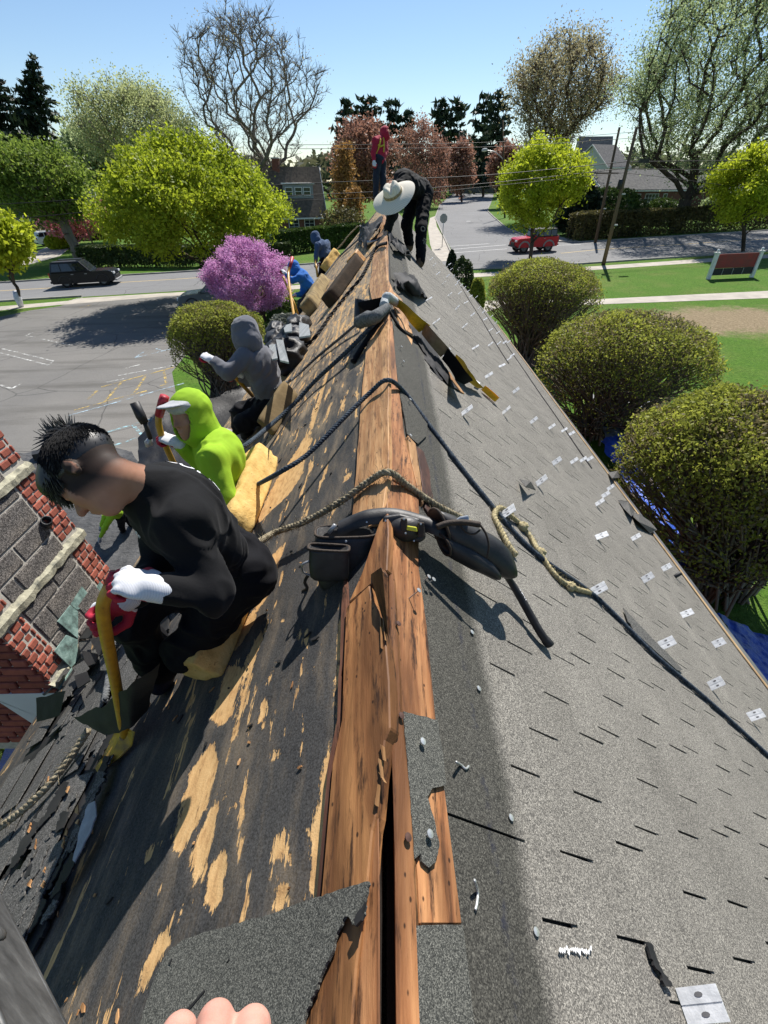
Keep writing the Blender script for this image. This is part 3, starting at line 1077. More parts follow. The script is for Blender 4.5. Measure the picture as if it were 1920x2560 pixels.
HB1 = brickmat('house_brick', (.16, .055, .04), (.22, .085, .06), (.26, .22, .19))
HB2 = brickmat('ranch_brick', (.17, .065, .05), (.21, .09, .07), (.24, .2, .18))
SIDING = pm('white_siding', (.62, .66, .68), (.5, .54, .57), 2, 4, .7, .2, stretch=(1, 1, 8))
SIDGREY = pm('grey_siding', (.30, .31, .32), (.22, .23, .24), 2, 4, .8, .2, stretch=(1, 1, 8))
ROOFG = pm('grey_house_shingle', (.17, .165, .16), (.10, .10, .10), 3, 5, .95, .1, bump=.5, bscale=14)
ROOFB = pm('brown_house_shingle', (.16, .13, .10), (.09, .075, .06), 3, 5, .95, .1, bump=.5, bscale=14)
TRIM = pm('white_trim', (.74, .74, .73), (.62, .62, .61), 3, 4, .6, .3, bump=0)
GLASSD = pm('dark_window_glass', (.02, .025, .03), (.035, .04, .05), 2, 2, .08, .6, bump=0)


def house(name, label, A, B, depth, wallh, roofh, wallm, roofm, windows=(), over=.45, gable_m=None, chimney=None, dormer=None, cat='house', base=-1.0):
    """front wall from A to B (ground points seen left to right); ridge parallel to the front"""
    A, B = Vector(A), Vector(B)
    B.z = A.z = min(A.z, B.z)
    d = (B - A)
    L = d.length
    d.normalize()
    n = Vector((-d.y, d.x, 0))           # towards the back
    root = thing(name, label, cat, A)
    Pt = lambda u, v, w: A + d * u + n * v + Vector((0, 0, w))
    gm = gable_m or wallm
    for a, b, mm in (((0, 0), (L, 0), wallm), ((L, depth), (0, depth), wallm)):
        m = MB().add([Pt(*a, base), Pt(*b, base), Pt(*b, wallh), Pt(*a, wallh)], [(0, 1, 2, 3)])
        m.build('wall', mm, root)
    for u in (0, L):
        m = MB().add([Pt(u, 0, base), Pt(u, depth, base), Pt(u, depth, wallh), Pt(u, depth / 2, wallh + roofh * .97), Pt(u, 0, wallh)], [(0, 1, 2, 3, 4)])
        m.build('wall', gm, root)
    s = roofh / (depth / 2)
    m = MB()
    for sg in (0, 1):
        e0, e1 = (-over, depth / 2) if sg == 0 else (depth + over, depth / 2)
        z0 = wallh - over * s
        q = [Pt(-over, e0, z0), Pt(L + over, e0, z0), Pt(L + over, e1, wallh + roofh), Pt(-over, e1, wallh + roofh)]
        m.prism(q, (0, 0, .12))
    rf = m.build('roof', roofm, root)
    m = MB()
    m.box((0, 0, 0), (1, 1, 1)) if False else None
    for u in (-over, L + over):
        for e0, e1 in ((-over, depth / 2), (depth + over, depth / 2)):
            a, b = Pt(u, e0, wallh - over * s - .12), Pt(u, e1, wallh + roofh - .12)
            m.prism([a, b, b + Vector((0, 0, .26)), a + Vector((0, 0, .26))], d * (.06 if u > 0 else -.06))
    a, b = Pt(-over, -over, wallh - over * s - .14), Pt(L + over, -over, wallh - over * s - .14)
    m.prism([a, b, b + Vector((0, 0, .18)), a + Vector((0, 0, .18))], -n * .08)
    m.build('trim', TRIM, root)
    for (u, w, ww, wh, nx, nz) in windows:
        fr = MB()
        c = Pt(u, -.03, w)
        X, Z = d, Vector((0, 0, 1))
        bw = .08

        def bar(x0, x1, z0, z1, t=.06):
            q = [c + X * x0 + Z * z0, c + X * x1 + Z * z0, c + X * x1 + Z * z1, c + X * x0 + Z * z1]
            fr.prism(q, -n * t)
        bar(-ww / 2 - bw, -ww / 2, -wh / 2 - bw, wh / 2 + bw)
        bar(ww / 2, ww / 2 + bw, -wh / 2 - bw, wh / 2 + bw)
        bar(-ww / 2, ww / 2, -wh / 2 - bw, -wh / 2)
        bar(-ww / 2, ww / 2, wh / 2, wh / 2 + bw)
        for k in range(1, nx): bar(-ww / 2 + ww * k / nx - .02, -ww / 2 + ww * k / nx + .02, -wh / 2, wh / 2, .04)
        for k in range(1, nz): bar(-ww / 2, ww / 2, -wh / 2 + wh * k / nz - .02, -wh / 2 + wh * k / nz + .02, .035)
        f = fr.build('window', TRIM, root)
        g = MB().prism([c + X * -ww / 2 + Z * -wh / 2, c + X * ww / 2 + Z * -wh / 2, c + X * ww / 2 + Z * wh / 2, c + X * -ww / 2 + Z * wh / 2], -n * .015)
        g.build('pane', GLASSD, f)
    if dormer:
        u0, u1, v0, h, wins = dormer
        z0 = wallh + v0 * s
        m = MB()
        q = [Pt(u0, v0, z0 - .1), Pt(u1, v0, z0 - .1), Pt(u1, v0, z0 + h), Pt(u0, v0, z0 + h)]
        v1 = min(depth / 2, v0 + h / s)
        m.add(q + [Pt(u0, v1, z0 + h), Pt(u1, v1, z0 + h)], [(0, 1, 2, 3), (3, 2, 5, 4), (0, 3, 4), (1, 5, 2)])
        dm = m.build('dormer', SIDGREY, root)
        for wu in wins:
            c = Pt(wu, v0 - .03, z0 + h * .52)
            fr = MB()
            for (x0, x1, zz0, zz1) in ((-.5, -.42, -.5, .5), (.42, .5, -.5, .5), (-.42, .42, -.5, -.42), (-.42, .42, .42, .5), (-.42, .42, -.03, .03)):
                fr.prism([c + d * x0 + Vector((0, 0, zz0)), c + d * x1 + Vector((0, 0, zz0)), c + d * x1 + Vector((0, 0, zz1)), c + d * x0 + Vector((0, 0, zz1))], -n * .06)
            fr.build('window_frame', TRIM, dm)
            MB().prism([c + d * -.42 + Vector((0, 0, -.42)), c + d * .42 + Vector((0, 0, -.42)), c + d * .42 + Vector((0, 0, .42)), c + d * -.42 + Vector((0, 0, .42))], -n * .015).build('pane', GLASSD, dm)
        mt = MB()
        a, b = Pt(u0 - .2, v0 - .2, z0 + h), Pt(u1 + .2, v0 - .2, z0 + h)
        mt.prism([a, b, Pt(u1 + .2, v1, z0 + h), Pt(u0 - .2, v1, z0 + h)], (0, 0, .14))
        mt.build('dormer_roof', TRIM, dm)
    if chimney:
        u, v, h = chimney
        m = MB().box(Pt(u, v, wallh + roofh * .5 + h / 2), (.9, .9, h + roofh))
        c = m.build('chimney', HB1, rf)
        MB().box(Pt(u, v, wallh + roofh + h + .05), (1.05, 1.05, .12)).build('chimney_cap', TRIM, c)
    return root


a, b = G(684, 602), G(812, 594)
wh = PY(808, 527, b.y).z - b.z
rt = PY(770, 415, b.y + 4).z - b.z - wh
house('brick_house', 'dark brick house with white trimmed gable and dormer behind the left hedge', a, b, 8.0, wh, rt, HB1, ROOFB,
      [((b - a).length * .42, wh * .62, 1.25, 1.5, 2, 4), ((b - a).length * .72, wh * .62, 1.25, 1.5, 2, 4)], gable_m=SIDING, chimney=((b - a).length * .25, 4, 1.0),
      dormer=((b - a).length * .3, (b - a).length * .86, 1.2, 1.7, [(b - a).length * x for x in (.4, .58, .74)]))
a, b = G(1490, 560), G(2050, 525)
wh = PY(1600, 472, a.y).z - a.z
L = (b - a).length
house('ranch_house', 'long low dark brick ranch house behind the right hedge', a, b, 9.0, wh, 2.2, HB2, ROOFG,
      [(L * .20, wh * .62, 2.2, 1.9, 4, 4), (L * .145, wh * .62, .55, 1.9, 1, 4), (L * .255, wh * .62, .55, 1.9, 1, 4), (L * .47, wh * .66, .8, 1.7, 1, 4), (L * .56, wh * .66, .8, 1.7, 1, 4), (L * .515, wh * .66, 1.2, 1.7, 2, 4)])
a, b = G(1494, 530), G(1545, 526)
h1 = PY(1500, 415, a.y).z - a.z
house('white_house', 'white sided house end standing behind the leaning poles', a, b, 9, h1, 3.2, SIDING, ROOFG, [], over=.3)
a, b = G(1425, 505), G(1502, 503)
h1 = PY(1440, 405, a.y).z - a.z
house('white_house', 'pale blue-white house with a small upper window behind the street tree', a, b, 9, h1, 5, SIDING, ROOFG, [((b - a).length * .8, h1 * .84, 1.2, 2.0, 2, 2)], over=.3)
a, b = G(1122, 484), G(1232, 482)
h1 = PY(1180, 438, a.y).z - a.z
house('far_bungalow', 'far bungalow with a grey hipped roof at the end of the side street', a, b, 12, h1, 4.2, SIDGREY, ROOFG, [((b - a).length * .5, h1 * .5, 1.6, 1.4, 2, 2)], over=.9)
a, b = G(12, 600), G(128, 592)
h1 = PY(60, 548, a.y).z - a.z
house('grey_house', 'dark house with a grey roof behind the left street tree', a, b, 9, h1, 2.4, pm('dark_wall', (.10, .09, .085)), ROOFG, [((b - a).length * .75, h1 * .5, 1.4, 1.3, 2, 2)], over=.5)
a, b = G(205, 590), G(262, 586)
h1 = PY(220, 500, a.y).z - a.z
house('grey_house', 'grey gabled house top glimpsed above the pink tree', a, b, 9, h1, 2.6, SIDGREY, ROOFG, [], over=.4)

WOODP = pm('pole_wood', (.17, .125, .08), (.09, .065, .045), 4, 5, .9, .1, bump=.5, stretch=(1, 1, .08), bscale=30)
STEEL = pm('galvanised_steel', (.42, .43, .44), (.32, .33, .34), 6, 4, .45, .5, metal=.6, bump=.1)
BLACKP = pm('black_plastic', (.015, .015, .016), (.03, .03, .03), 8, 4, .55, .4, bump=.1)
b1 = G(1508, 662)
b2 = G(1488, 607)
t1, t2 = PY(1592, 318, b1.y), PY(1549, 318, b2.y)
for nm, lb, b, t, r in (('utility_pole', 'nearer leaning wooden utility pole at the edge of the lawn', b1, t1, .17), ('utility_pole', 'farther wooden utility pole across the road beside the hedge', b2, t2, .17)):
    root = thing(nm, lb, 'utility pole', b)
    MB().tube([b - Vector((0, 0, .3)), b + (t - b) * .5, t], [r, r * .85, r * .65], 10).build('shaft', WOODP, root, True)
    for s in (.32, .55, .72):
        p = b + (t - b) * s
        MB().box(p + Vector((.2, -.1, 0)), (.3, .12, .1)).build('bracket', STEEL, root)
    if lb.startswith('near'):
        p = b + (t - b) * .62
        MB().lathe([(.0, -.35), (.16, -.33), (.17, 0), (.16, .3), (0, .34)], m4(frame((0, 0, 1)), p + Vector((-.28, -.1, 0))), 10).build('splice_box', BLACKP, root, True)
        p = b + (t - b) * .78
        MB().box(p + Vector((1.2, 0, 0)), (.7, .25, .25)).build('splice_box', BLACKP, root)
    else:
        p = b + (t - b) * .63
        MB().box(p + Vector((-.3, 0, 0)), (2.4, .1, .12)).build('cross_arm', WOODP, root)
b = G(238, 625)
root = thing('utility_pole', 'thin leaning wooden pole in front of the pink tree', 'utility pole', b)
MB().tube([b - Vector((0, 0, .3)), PY(199, 520, b.y)], [.11, .08], 8).build('shaft', WOODP, root, True)


def Yw(x): return 38 + (47 - 38) * x / 1560


WIRE = pm('cable_black', (.012, .012, .012), bump=0, rough=.6)
wires = [([(-200, 520), (0, 511), (249, 495), (480, 476), (694, 462), (960, 450), (1238, 436), (1570, 404)], 'upper thick cable crossing the whole view in front of the houses'),
         ([(-200, 575), (0, 552), (260, 526), (480, 510), (700, 491), (960, 478), (1240, 456), (1562, 421)], 'lower thick cable crossing the whole view in front of the houses'),
         ([(-200, 585), (0, 568), (260, 545), (500, 520), (700, 503), (960, 492), (1240, 464), (1560, 432)], 'thin lowest cable sagging across the left trees'),
         ([(700, 372), (960, 371), (1260, 366), (1585, 345)], 'top thin wire running above the russet trees to the near pole'),
         ([(700, 362), (960, 361), (1260, 354), (1588, 330)], 'highest thin wire over the russet trees'),
         ([(1570, 404), (1700, 403), (1920, 400), (2200, 392)], 'upper thick cable right of the near pole'),
         ([(1562, 421), (1700, 424), (1920, 424), (2200, 420)], 'lower thick cable right of the near pole'),
         ([(1588, 335), (1700, 327), (1920, 316), (2200, 305)], 'high wire right of the near pole'),
         ([(1565, 433), (1660, 443), (1920, 478), (2100, 500)], 'slanting guy wire passing in front of the great tree')]
for pts, lb in wires:
    o = MB().tube(spline([PY(x, y, Yw(x)) for x, y in pts], 6), .026 if 'thick' in lb else .016, 5).build('overhead_wire', WIRE, None, True)
    tag(o, lb, 'wire', 'overhead wires')

b = G(1262, 545)
root = thing('street_lamp', 'grey cobra-head street lamp behind the round street tree', 'street lamp', b)
t = PY(1257, 300, b.y)
MB().tube([b, t], [.16, .11], 8).build('post', WOODP, root, True)
q0, q1 = PY(1252, 392, b.y), PY(1216, 376, b.y)
MB().tube(spline([PY(1257, 398, b.y), q0, PY(1235, 379, b.y), q1], 5), .07, 6).build('arm', STEEL, root, True)
MB().lathe([(.02, -.55), (.2, -.4), (.26, 0), (.2, .35), (.03, .5)], m4(frame((1, 0, .12)), PY(1212, 375, b.y)), 10).build('lamp_head', pm('lamp_head', (.6, .62, .63)), root, True)

b = G(1105, 618)
root = thing('stop_sign', 'grey back of an octagonal road sign on a thin post by the side street', 'road sign', b)
MB().tube([b, PY(1110, 533, b.y)], .04, 6).build('post', STEEL, root, True)
c = PY(1109, 546, b.y)
R = .48 * 1.0
pl = [c + Vector((math.cos(rad(22.5 + 45 * k)) * R * .9, -.06, math.sin(rad(22.5 + 45 * k)) * R)) for k in range(8)]
MB().prism(pl, (0, .02, 0)).build('sign_plate', pm('sign_back', (.30, .31, .31), (.26, .27, .27), 3, 2, .5, .4), root)

# red lawn sign
bl, br = G(1770, 698), G(1878, 693)
root = thing('lawn_sign', 'red lawn sign with black strip between two white posts', 'sign', (bl + br) / 2)
H = PY(1797, 634, bl.y).z - bl.z
dd = (br - bl).normalized()
for p in (bl, br):
    m = MB()
    m.box(p + Vector((0, 0, H / 2)), (.22, .22, H), frame((0, 0, 1), dd))
    m.box(p + Vector((0, 0, H + .04)), (.3, .3, .08), frame((0, 0, 1), dd))
    ps = m.build('post', TRIM, root)
    MB().lathe([(0, 0), (.07, .02), (.1, .1), (.07, .18), (0, .21)], m4(Matrix.Identity(3), p + Vector((0, 0, H + .08))), 10).build('finial', TRIM, ps, True)
a0, b0 = bl + dd * .11, br - dd * .11
REDS = pm('sign_red', (.30, .045, .04), (.21, .05, .045), 3, 5, .55, .3, bump=0)
MB().prism([a0 + Vector((0, 0, H * .42)), b0 + Vector((0, 0, H * .42)), b0 + Vector((0, 0, H * .97)), a0 + Vector((0, 0, H * .97))], (0, .06, 0)).build('panel', REDS, root)
MB().prism([a0 + Vector((0, 0, H * .14)), b0 + Vector((0, 0, H * .14)), b0 + Vector((0, 0, H * .41)), a0 + Vector((0, 0, H * .41))], (0, .05, 0)).build('letter_strip', BLACKP, root)
for k in (.25, .5, .75):
    p = a0 + (b0 - a0) * k + Vector((0, -.02, H * .275))
    MB().box(p, (.03, .03, H * .26)).build('divider', STEEL, root)


# ================================================================== vehicles
def carpaint(name, c, rough=.12):
    t = NT(name)
    t.col(c)
    t.rough(.22, .22)
    t.b.inputs['Coat Weight'].default_value = .0
    t.b.inputs['Coat Roughness'].default_value = .04
    return t.m


TYRE = pm('tyre_rubber', (.018, .018, .018), (.03, .03, .03), 20, 3, .85, .2, bump=0)
RIM = pm('wheel_rim', (.40, .41, .42), (.3, .31, .32), 8, 2, .3, .5, metal=.8, bump=0)
RIMD = pm('wheel_rim_dark', (.06, .06, .065), (.1, .1, .1), 8, 2, .3, .5, metal=.6, bump=0)
CGLASS = pm('car_glass', (.012, .016, .02), (.02, .024, .03), 2, 2, .05, .7, bump=0)
LAMP = pm('headlight_glass', (.75, .78, .8), (.6, .63, .66), 5, 2, .1, .6, bump=0)
TAIL = pm('tail_light_red', (.45, .02, .02), (.3, .01, .01), 5, 2, .2, .5, bump=0)
PLATE = pm('number_plate_white', (.7, .72, .74), (.6, .62, .66), 5, 2, .5, .4, bump=0)


def car(name, label, base, heading, paint, L=4.8, W=1.95, H=1.8, belt=1.08, hood=1.02, wheel=.37, gh=(-2.25, .95), top=(-1.95, .25), nose=.55, boxy=0.0, rim=None, jeep=False, cat='car', roofm=None):
    base = Vector(base)
    root = thing(name, label, cat, base)
    slope = Matrix.Rotation(-math.atan(GSL), 3, 'Y')
    R = slope @ Matrix.Rotation(heading, 3, 'Z')
    T_ = lambda x, y, z: base + R @ Vector((x, y, z))
    hl, hw = L / 2, W / 2
    gc = .30 if not jeep else .5
    # lower body: side profile lofted over the width with tumblehome
    prof = [(-hl, gc + .12), (-hl + .06, gc), (hl - .25, gc), (hl - .02, gc + .15), (hl, nose + .12), (hl - .10, hood - .1), (hl - .35, hood), (gh[1] + .15, belt + .02), (gh[0], belt + .02), (-hl + .05, belt - .05), (-hl - .02, belt - .35)]
    rows = []
    for y, k in ((-1, .93), (-.97, .985), (-.8, 1.0), (0, 1.0), (.8, 1.0), (.97, .985), (1, .93)):
        rows.append([T_(x * (k if abs(y) > .9 else 1 + (0 if jeep else .012) * (1 - abs(y))), hw * y, gc + (z - gc) * (1 if abs(y) < .9 else (.97 if abs(y) < .99 else .9)) + (0 if abs(y) < .99 else .04)) for x, z in prof])
    m = MB()
    n = len(prof)
    for i in range(len(rows) - 1):
        o = len(m.v)
        m.add(rows[i] + rows[i + 1], [(j, (j + 1) % n, n + (j + 1) % n, n + j) for j in range(n)])
    m.add(rows[0], [tuple(range(n))])
    m.add(rows[-1], [tuple(range(n - 1, -1, -1))])
    m.build('body', paint, root, False, bevel=.03, seg=2)
    # cabin
    zt = H
    yb, yt = hw * .93, hw * (.80 if not jeep else .86)
    m = MB()
    cab = [T_(gh[0], -yb, belt), T_(gh[1], -yb, belt), T_(gh[1], yb, belt), T_(gh[0], yb, belt), T_(top[0], -yt, zt), T_(top[1], -yt, zt), T_(top[1], yt, zt), T_(top[0], yt, zt)]
    m.add(cab, [(3, 2, 1, 0), (4, 5, 6, 7), (0, 1, 5, 4), (1, 2, 6, 5), (2, 3, 7, 6), (3, 0, 4, 7)])
    m.build('roof', roofm or paint, root, False, bevel=.07, seg=3)

    def panel(name, corners, u0, u1, v0, v1, mat, lift=.012, par=None):
        a, b_, c, d = [cab[i] for i in corners]
        pt = lambda u, v: (a * (1 - u) + b_ * u) * (1 - v) + (d * (1 - u) + c * u) * v
        q = [pt(u0, v0), pt(u1, v0), pt(u1, v1), pt(u0, v1)]
        nn = (q[1] - q[0]).cross(q[3] - q[0]).normalized()
        MB().prism([x - nn * .01 for x in q], nn * (lift + .01)).build(name, mat, par or root)
    for cs in ((0, 1, 5, 4), (2, 3, 7, 6)):
        cuts = ((.05, .28), (.31, .60), (.63, .93)) if cs[0] == 0 else ((.07, .37), (.40, .69), (.72, .95))
        for u0, u1 in cuts:
            panel('side_window', cs, u0, u1, .14, .84, CGLASS)
    panel('windscreen', (1, 2, 6, 5), .06, .94, .10, .88, CGLASS)
    panel('rear_window', (3, 0, 4, 7), .08, .92, .2, .86, CGLASS)
    wb = L * .29
    for sx in (1, -1):
        for sy in (1, -1):
            c = T_(wb * sx + .06, (hw - .13) * sy, wheel)
            Rw = R @ Matrix.Rotation(math.pi / 2, 3, 'X')
            w = MB().lathe([(wheel * .62, -.12), (wheel * .93, -.125), (wheel, -.09), (wheel, .09), (wheel * .93, .125), (wheel * .62, .12)], m4(Rw, c), 22, cap=False).build('wheel', TYRE, root, True)
            m = MB().lathe([(0, -.10), (wheel * .2, -.105), (wheel * .25, -.06), (wheel * .62, -.08), (wheel * .62, .08), (wheel * .25, .06), (wheel * .2, .105), (0, .10)], m4(Rw, c), 18, cap=False)
            m.build('rim', rim or RIM, w, False)
            # arch
            ma = MB()
            pts = [T_(wb * sx + .06 + math.cos(a) * (wheel + .09), (hw - .02) * sy, wheel + math.sin(a) * (wheel + .09)) for a in np.linspace(0, math.pi, 9)]
            ma.tube(pts, .055 if not jeep else .085, 6)
            ma.build('wheel_arch', BLACKP if not jeep else pm('fender_grey', (.30, .30, .31)), root, True)
    for sy in (1, -1):
        MB().box(T_(hl - .06, hw * .72 * sy, hood - .22), (.14, .36, .16), R).build('headlight', LAMP, root, bevel=.02)
        MB().box(T_(-hl + .02, hw * .86 * sy, belt - .16), (.10, .16, .34), R).build('tail_light', TAIL, root, bevel=.02)
        MB().box(T_(gh[1] - .15, (hw + .07) * sy, belt + .1), (.12, .2, .15), R).build('mirror', paint, root, bevel=.03)
        for hx in (.35, -.7):
            MB().box(T_(hx, (hw + .005) * sy, belt - .14), (.2, .03, .035), R).build('door_handle', STEEL, root)
        if not jeep:
            MB().tube([T_(top[0] + .2, yt * .93 * sy, zt + .05), T_(top[1] - .2, yt * .93 * sy, zt + .05)], .025, 5).build('roof_rail', STEEL, root)
    MB().box(T_(hl - .01, 0, gc + .3), (.08, W * .45, .3), R).build('grille', BLACKP, root, bevel=.02)
    MB().box(T_(hl + .02, 0, gc + .1), (.14, W * .9, .14), R).build('bumper', STEEL if not jeep else BLACKP, root, bevel=.03)
    MB().box(T_(-hl - .03, 0, gc + .14), (.14, W * .92, .16), R).build('bumper', BLACKP, root, bevel=.03)
    MB().box(T_(-hl - .05, 0, belt - .3), (.03, .34, .16), R).build('number_plate', PLATE, root)
    if jeep:
        c = T_(-hl - .2, .1, 1.05)
        Rw = R @ Matrix.Rotation(math.pi / 2, 3, 'Y')
        sp = MB().lathe([(0, -.1), (.38, -.12), (.41, -.06), (.41, .08), (.36, .12), (0, .1)], m4(Rw, c), 20, cap=False).build('spare_wheel', TYRE, root, True)
    return root


rd = math.atan2(.19, .98)
b = G(224, 712)
car('black_car', 'black sport utility car driving on the road at the left', (b.x, b.y, gz(b.x)), rd, carpaint('paint_black', (.012, .014, .018)), 5.0, 2.0, 1.88, 1.12, 1.14, .40, rim=RIMD, gh=(-2.4, .75), top=(-2.15, .05))
b = G(1330, 629)
car('red_jeep', 'red open off-road car with grey fenders behind the street tree trunk', (b.x, b.y, gz(b.x)), rd + math.pi, carpaint('paint_red', (.42, .022, .03)), 4.5, 1.95, 2.05, 1.36, 1.32, .48, gh=(-2.1, .45), top=(-2.05, .25), jeep=True, rim=RIMD, roofm=pm('soft_top', (.05, .05, .052)))
b = G(140, 612)
car('white_car', 'white sport utility car parked on the driveway under the pink tree', (b.x, b.y, gz(b.x)), rad(48), carpaint('paint_white', (.72, .74, .75)), 4.9, 1.95, 1.8, 1.1, 1.08, .38)
b = G(548, 768)
car('grey_green_car', 'grey-green wagon parked behind the magenta redbud', (b.x, b.y, gz(b.x)), rad(186), carpaint('paint_greygreen', (.15, .17, .165)), 4.7, 1.85, 1.6, 1.02, .98, .35)
# ================================================================== the roof we stand on
BLD = thing('building', 'long gabled brick building whose old roof is being stripped', 'building', (0, 7, GZ0))
FELT_T = NT('tarred_fibreboard')
t = FELT_T
v = t.pos()
att = t.n('Attribute', attribute_name='torn')
att2 = t.n('Attribute', attribute_name='worn')
vs = t.pos((30, 9, 30))
jit = t.math('MULTIPLY', t.math('SUBTRACT', t.noise(vs, 2.2, 8, .78), .5), 2.6)
vlong = t.pos((26, 5.5, 26))
spk = t.noise(vlong, .8, 6, .62, .3)
spk2 = t.math('ADD', spk, t.math('MULTIPLY', att2.outputs['Fac'], .085))
speck = t.ramp(spk2, [(.618, 0.0), (.632, 1.0)])
torn = t.ramp(t.math('ADD', att.outputs['Fac'], jit), [(.0, 0.0), (.07, 1.0)])
mask = t.mix(1.0, torn, speck, 'LIGHTEN')
streak = t.noise(t.pos((11, 2.6, 11)), 1.0, 8, .72)
felt = t.ramp(t.noise(v, 5, 8, .75), [(.3, (.014, .014, .015)), (.7, (.042, .039, .035))])
scuff = t.ramp(t.math('ADD', streak, t.math('MULTIPLY', att2.outputs['Fac'], .14)), [(.46, 0.0), (.68, 1.0)])
scuff = t.math('MULTIPLY', scuff, t.math('ADD', .28, t.math('MULTIPLY', att2.outputs['Fac'], 1.0)))
felt = t.mix(scuff, felt, t.ramp(streak, [(.3, (.14, .105, .066)), (.7, (.36, .265, .16))]))
grain = t.noise(v, 180, 3, .7)
felt = t.mix(.4, felt, t.ramp(grain, [(.35, 0.0), (.68, .12)]), 'ADD')
tan = t.ramp(t.noise(t.pos((30, 12, 30)), 1.5, 7, .7), [(.3, (.36, .20, .085)), (.5, (.56, .345, .15)), (.75, (.66, .44, .21))])
tan = t.mix(t.ramp(t.noise(t.pos((60, 12, 60)), 1.4, 5, .7), [(.60, 0.0), (.68, .7)]), tan, (.12, .06, .03))
t.col(t.mix(mask, felt, tan))
t.rough(.82, .2)
t.bump(t.math('ADD', t.math('MULTIPLY', mask, -.6), t.math('MULTIPLY', grain, .5)), .6, .004)
FELT = t.m


def poly_sdf(X, Y, poly):
    """signed distance, inside positive"""
    p = np.array(poly)
    q = np.roll(p, -1, 0)
    d = np.full(X.shape, 1e9)
    ins = np.zeros(X.shape, bool)
    for (ax, ay), (bx, by) in zip(p, q):
        ex, ey = bx - ax, by - ay
        h = np.clip(((X - ax) * ex + (Y - ay) * ey) / (ex * ex + ey * ey + 1e-12), 0, 1)
        d = np.minimum(d, (X - ax - h * ex) ** 2 + (Y - ay - h * ey) ** 2)
        if abs(by - ay) > 1e-12:
            c = ((ay > Y) != (by > Y)) & (X < ex * (Y - ay) / (by - ay) + ax)
            ins ^= c
    d = np.sqrt(d)
    return np.where(ins, d, -d)


def zo(ox, oy, s, pts):
    return [(ox + x * s, oy + y * s) for x, y in pts]


S4 = lambda *p: zo(0, 1700, .4219, p)
S5 = lambda *p: zo(600, 1700, .4219, p)
S2 = lambda *p: zo(600, 1100, .4219, p)
S3 = lambda *p: zo(600, 500, .4219, p)
S6 = lambda *p: zo(1220, 1700, .4219, p)
torn_px = [
    S4((1270, 360), (1290, 500), (1230, 740), (1115, 940), (1065, 1060), (1010, 980), (1090, 700), (1120, 550), (1210, 420)),
    S4((1300, 680), (1260, 950), (1180, 1200), (1150, 1330), (1130, 1060), (1170, 930), (1230, 800)),
    S4((1310, 990), (1350, 1050), (1320, 1280), (1260, 1390), (1210, 1330), (1240, 1110)),
    S4((985, 1440), (1010, 1560), (920, 1690), (800, 1930), (795, 1850), (850, 1700), (930, 1530)),
    S4((1430, -80), (1420, 20), (1370, 200), (1310, 285), (1240, 230), (1290, 120), (1320, 0), (1350, -90)),
    S4((1640, 1180), (1710, 1230), (1690, 1370), (1600, 1385)),
    S4((1570, 110), (1590, 160), (1560, 290), (1530, 250), (1540, 150)),
    S4((1640, 370), (1655, 440), (1630, 500), (1595, 480)), S4((1365, 610), (1370, 660), (1340, 700)), S4((1390, 720), (1415, 740), (1340, 800)),
    S4((905, 960), (920, 985), (880, 1075), (840, 1060)), S4((970, 930), (960, 975), (940, 970)), S4((840, 1230), (830, 1300), (805, 1310)), S4((1090, 1310), (1080, 1400), (1055, 1410)),
    S4((1470, 1140), (1460, 1200), (1420, 1240)), S4((730, 1260), (700, 1330), (690, 1320)), S4((725, 1850), (710, 1900), (695, 1880)),
    S2((150, 1090), (130, 1190), (60, 1330), (0, 1500), (-20, 1480), (40, 1280), (110, 1150)),
    S2((435, -10), (400, 60), (370, 200), (290, 320), (200, 400), (120, 480), (90, 500), (160, 330), (240, 190), (330, 70), (380, -20)),
    S2((270, 600), (230, 720), (180, 900), (100, 1010), (0, 1200), (-30, 1150), (80, 1000), (110, 830), (180, 690)),
    S2((110, 1010), (70, 1100), (-10, 1230), (-50, 1260), (20, 1120)),
    S2((670, 180), (655, 220), (605, 260), (620, 210)), S2((415, 370), (390, 460), (370, 450)), S2((215, 1300), (190, 1400), (150, 1480), (140, 1450)), S2((350, 1100), (360, 1150), (335, 1200)), S2((470, 1270), (450, 1320)),
    S2((150, 1520), (155, 1570), (110, 1650), (120, 1560)), S2((430, 1345), (415, 1390), (400, 1370)), S2((265, 1020), (255, 1080), (225, 1095)), S2((620, 165), (600, 190)),
    S3((545, 950), (500, 1120), (440, 1330), (400, 1420), (420, 1300), (480, 1120), (525, 960)),
    S3((350, 1340), (360, 1290), (320, 1400), (310, 1390)), S3((430, 1360), (400, 1450), (390, 1430)), S3((380, 1480), (330, 1650), (280, 1659), (330, 1540)),
    S3((640, 560), (600, 680), (575, 830), (560, 830), (600, 640)), S3((620, 1530), (590, 1560)), S3((640, 690), (610, 760), (590, 860), (600, 740)), S3((560, 850), (520, 1000), (505, 1060), (530, 940)),
    S5((545, 290), (530, 510), (515, 700), (510, 870), (500, 1000), (480, 1290), (385, 1310), (410, 1180), (415, 1000), (390, 890), (440, 860), (450, 700), (490, 480), (515, 350)),
    S2((600, 1000), (615, 1030), (600, 1290), (575, 1300), (555, 1320), (580, 1100)), S2((560, 1330), (600, 1340), (580, 1659), (545, 1659)),
    # long thin split along the board joint
    S2((165, 1035), (150, 1120), (100, 1260), (40, 1480), (-40, 1790), (-60, 1790), (10, 1480), (80, 1260), (140, 1100)),
    S4((1490, -20), (1440, 200), (1380, 420), (1330, 600), (1270, 860), (1200, 1170), (1190, 1170), (1255, 860), (1315, 600), (1365, 420), (1420, 200), (1475, -20)),
    S3((500, 860), (380, 1200), (360, 1280), (400, 1120)),
]
ys = [-.45]
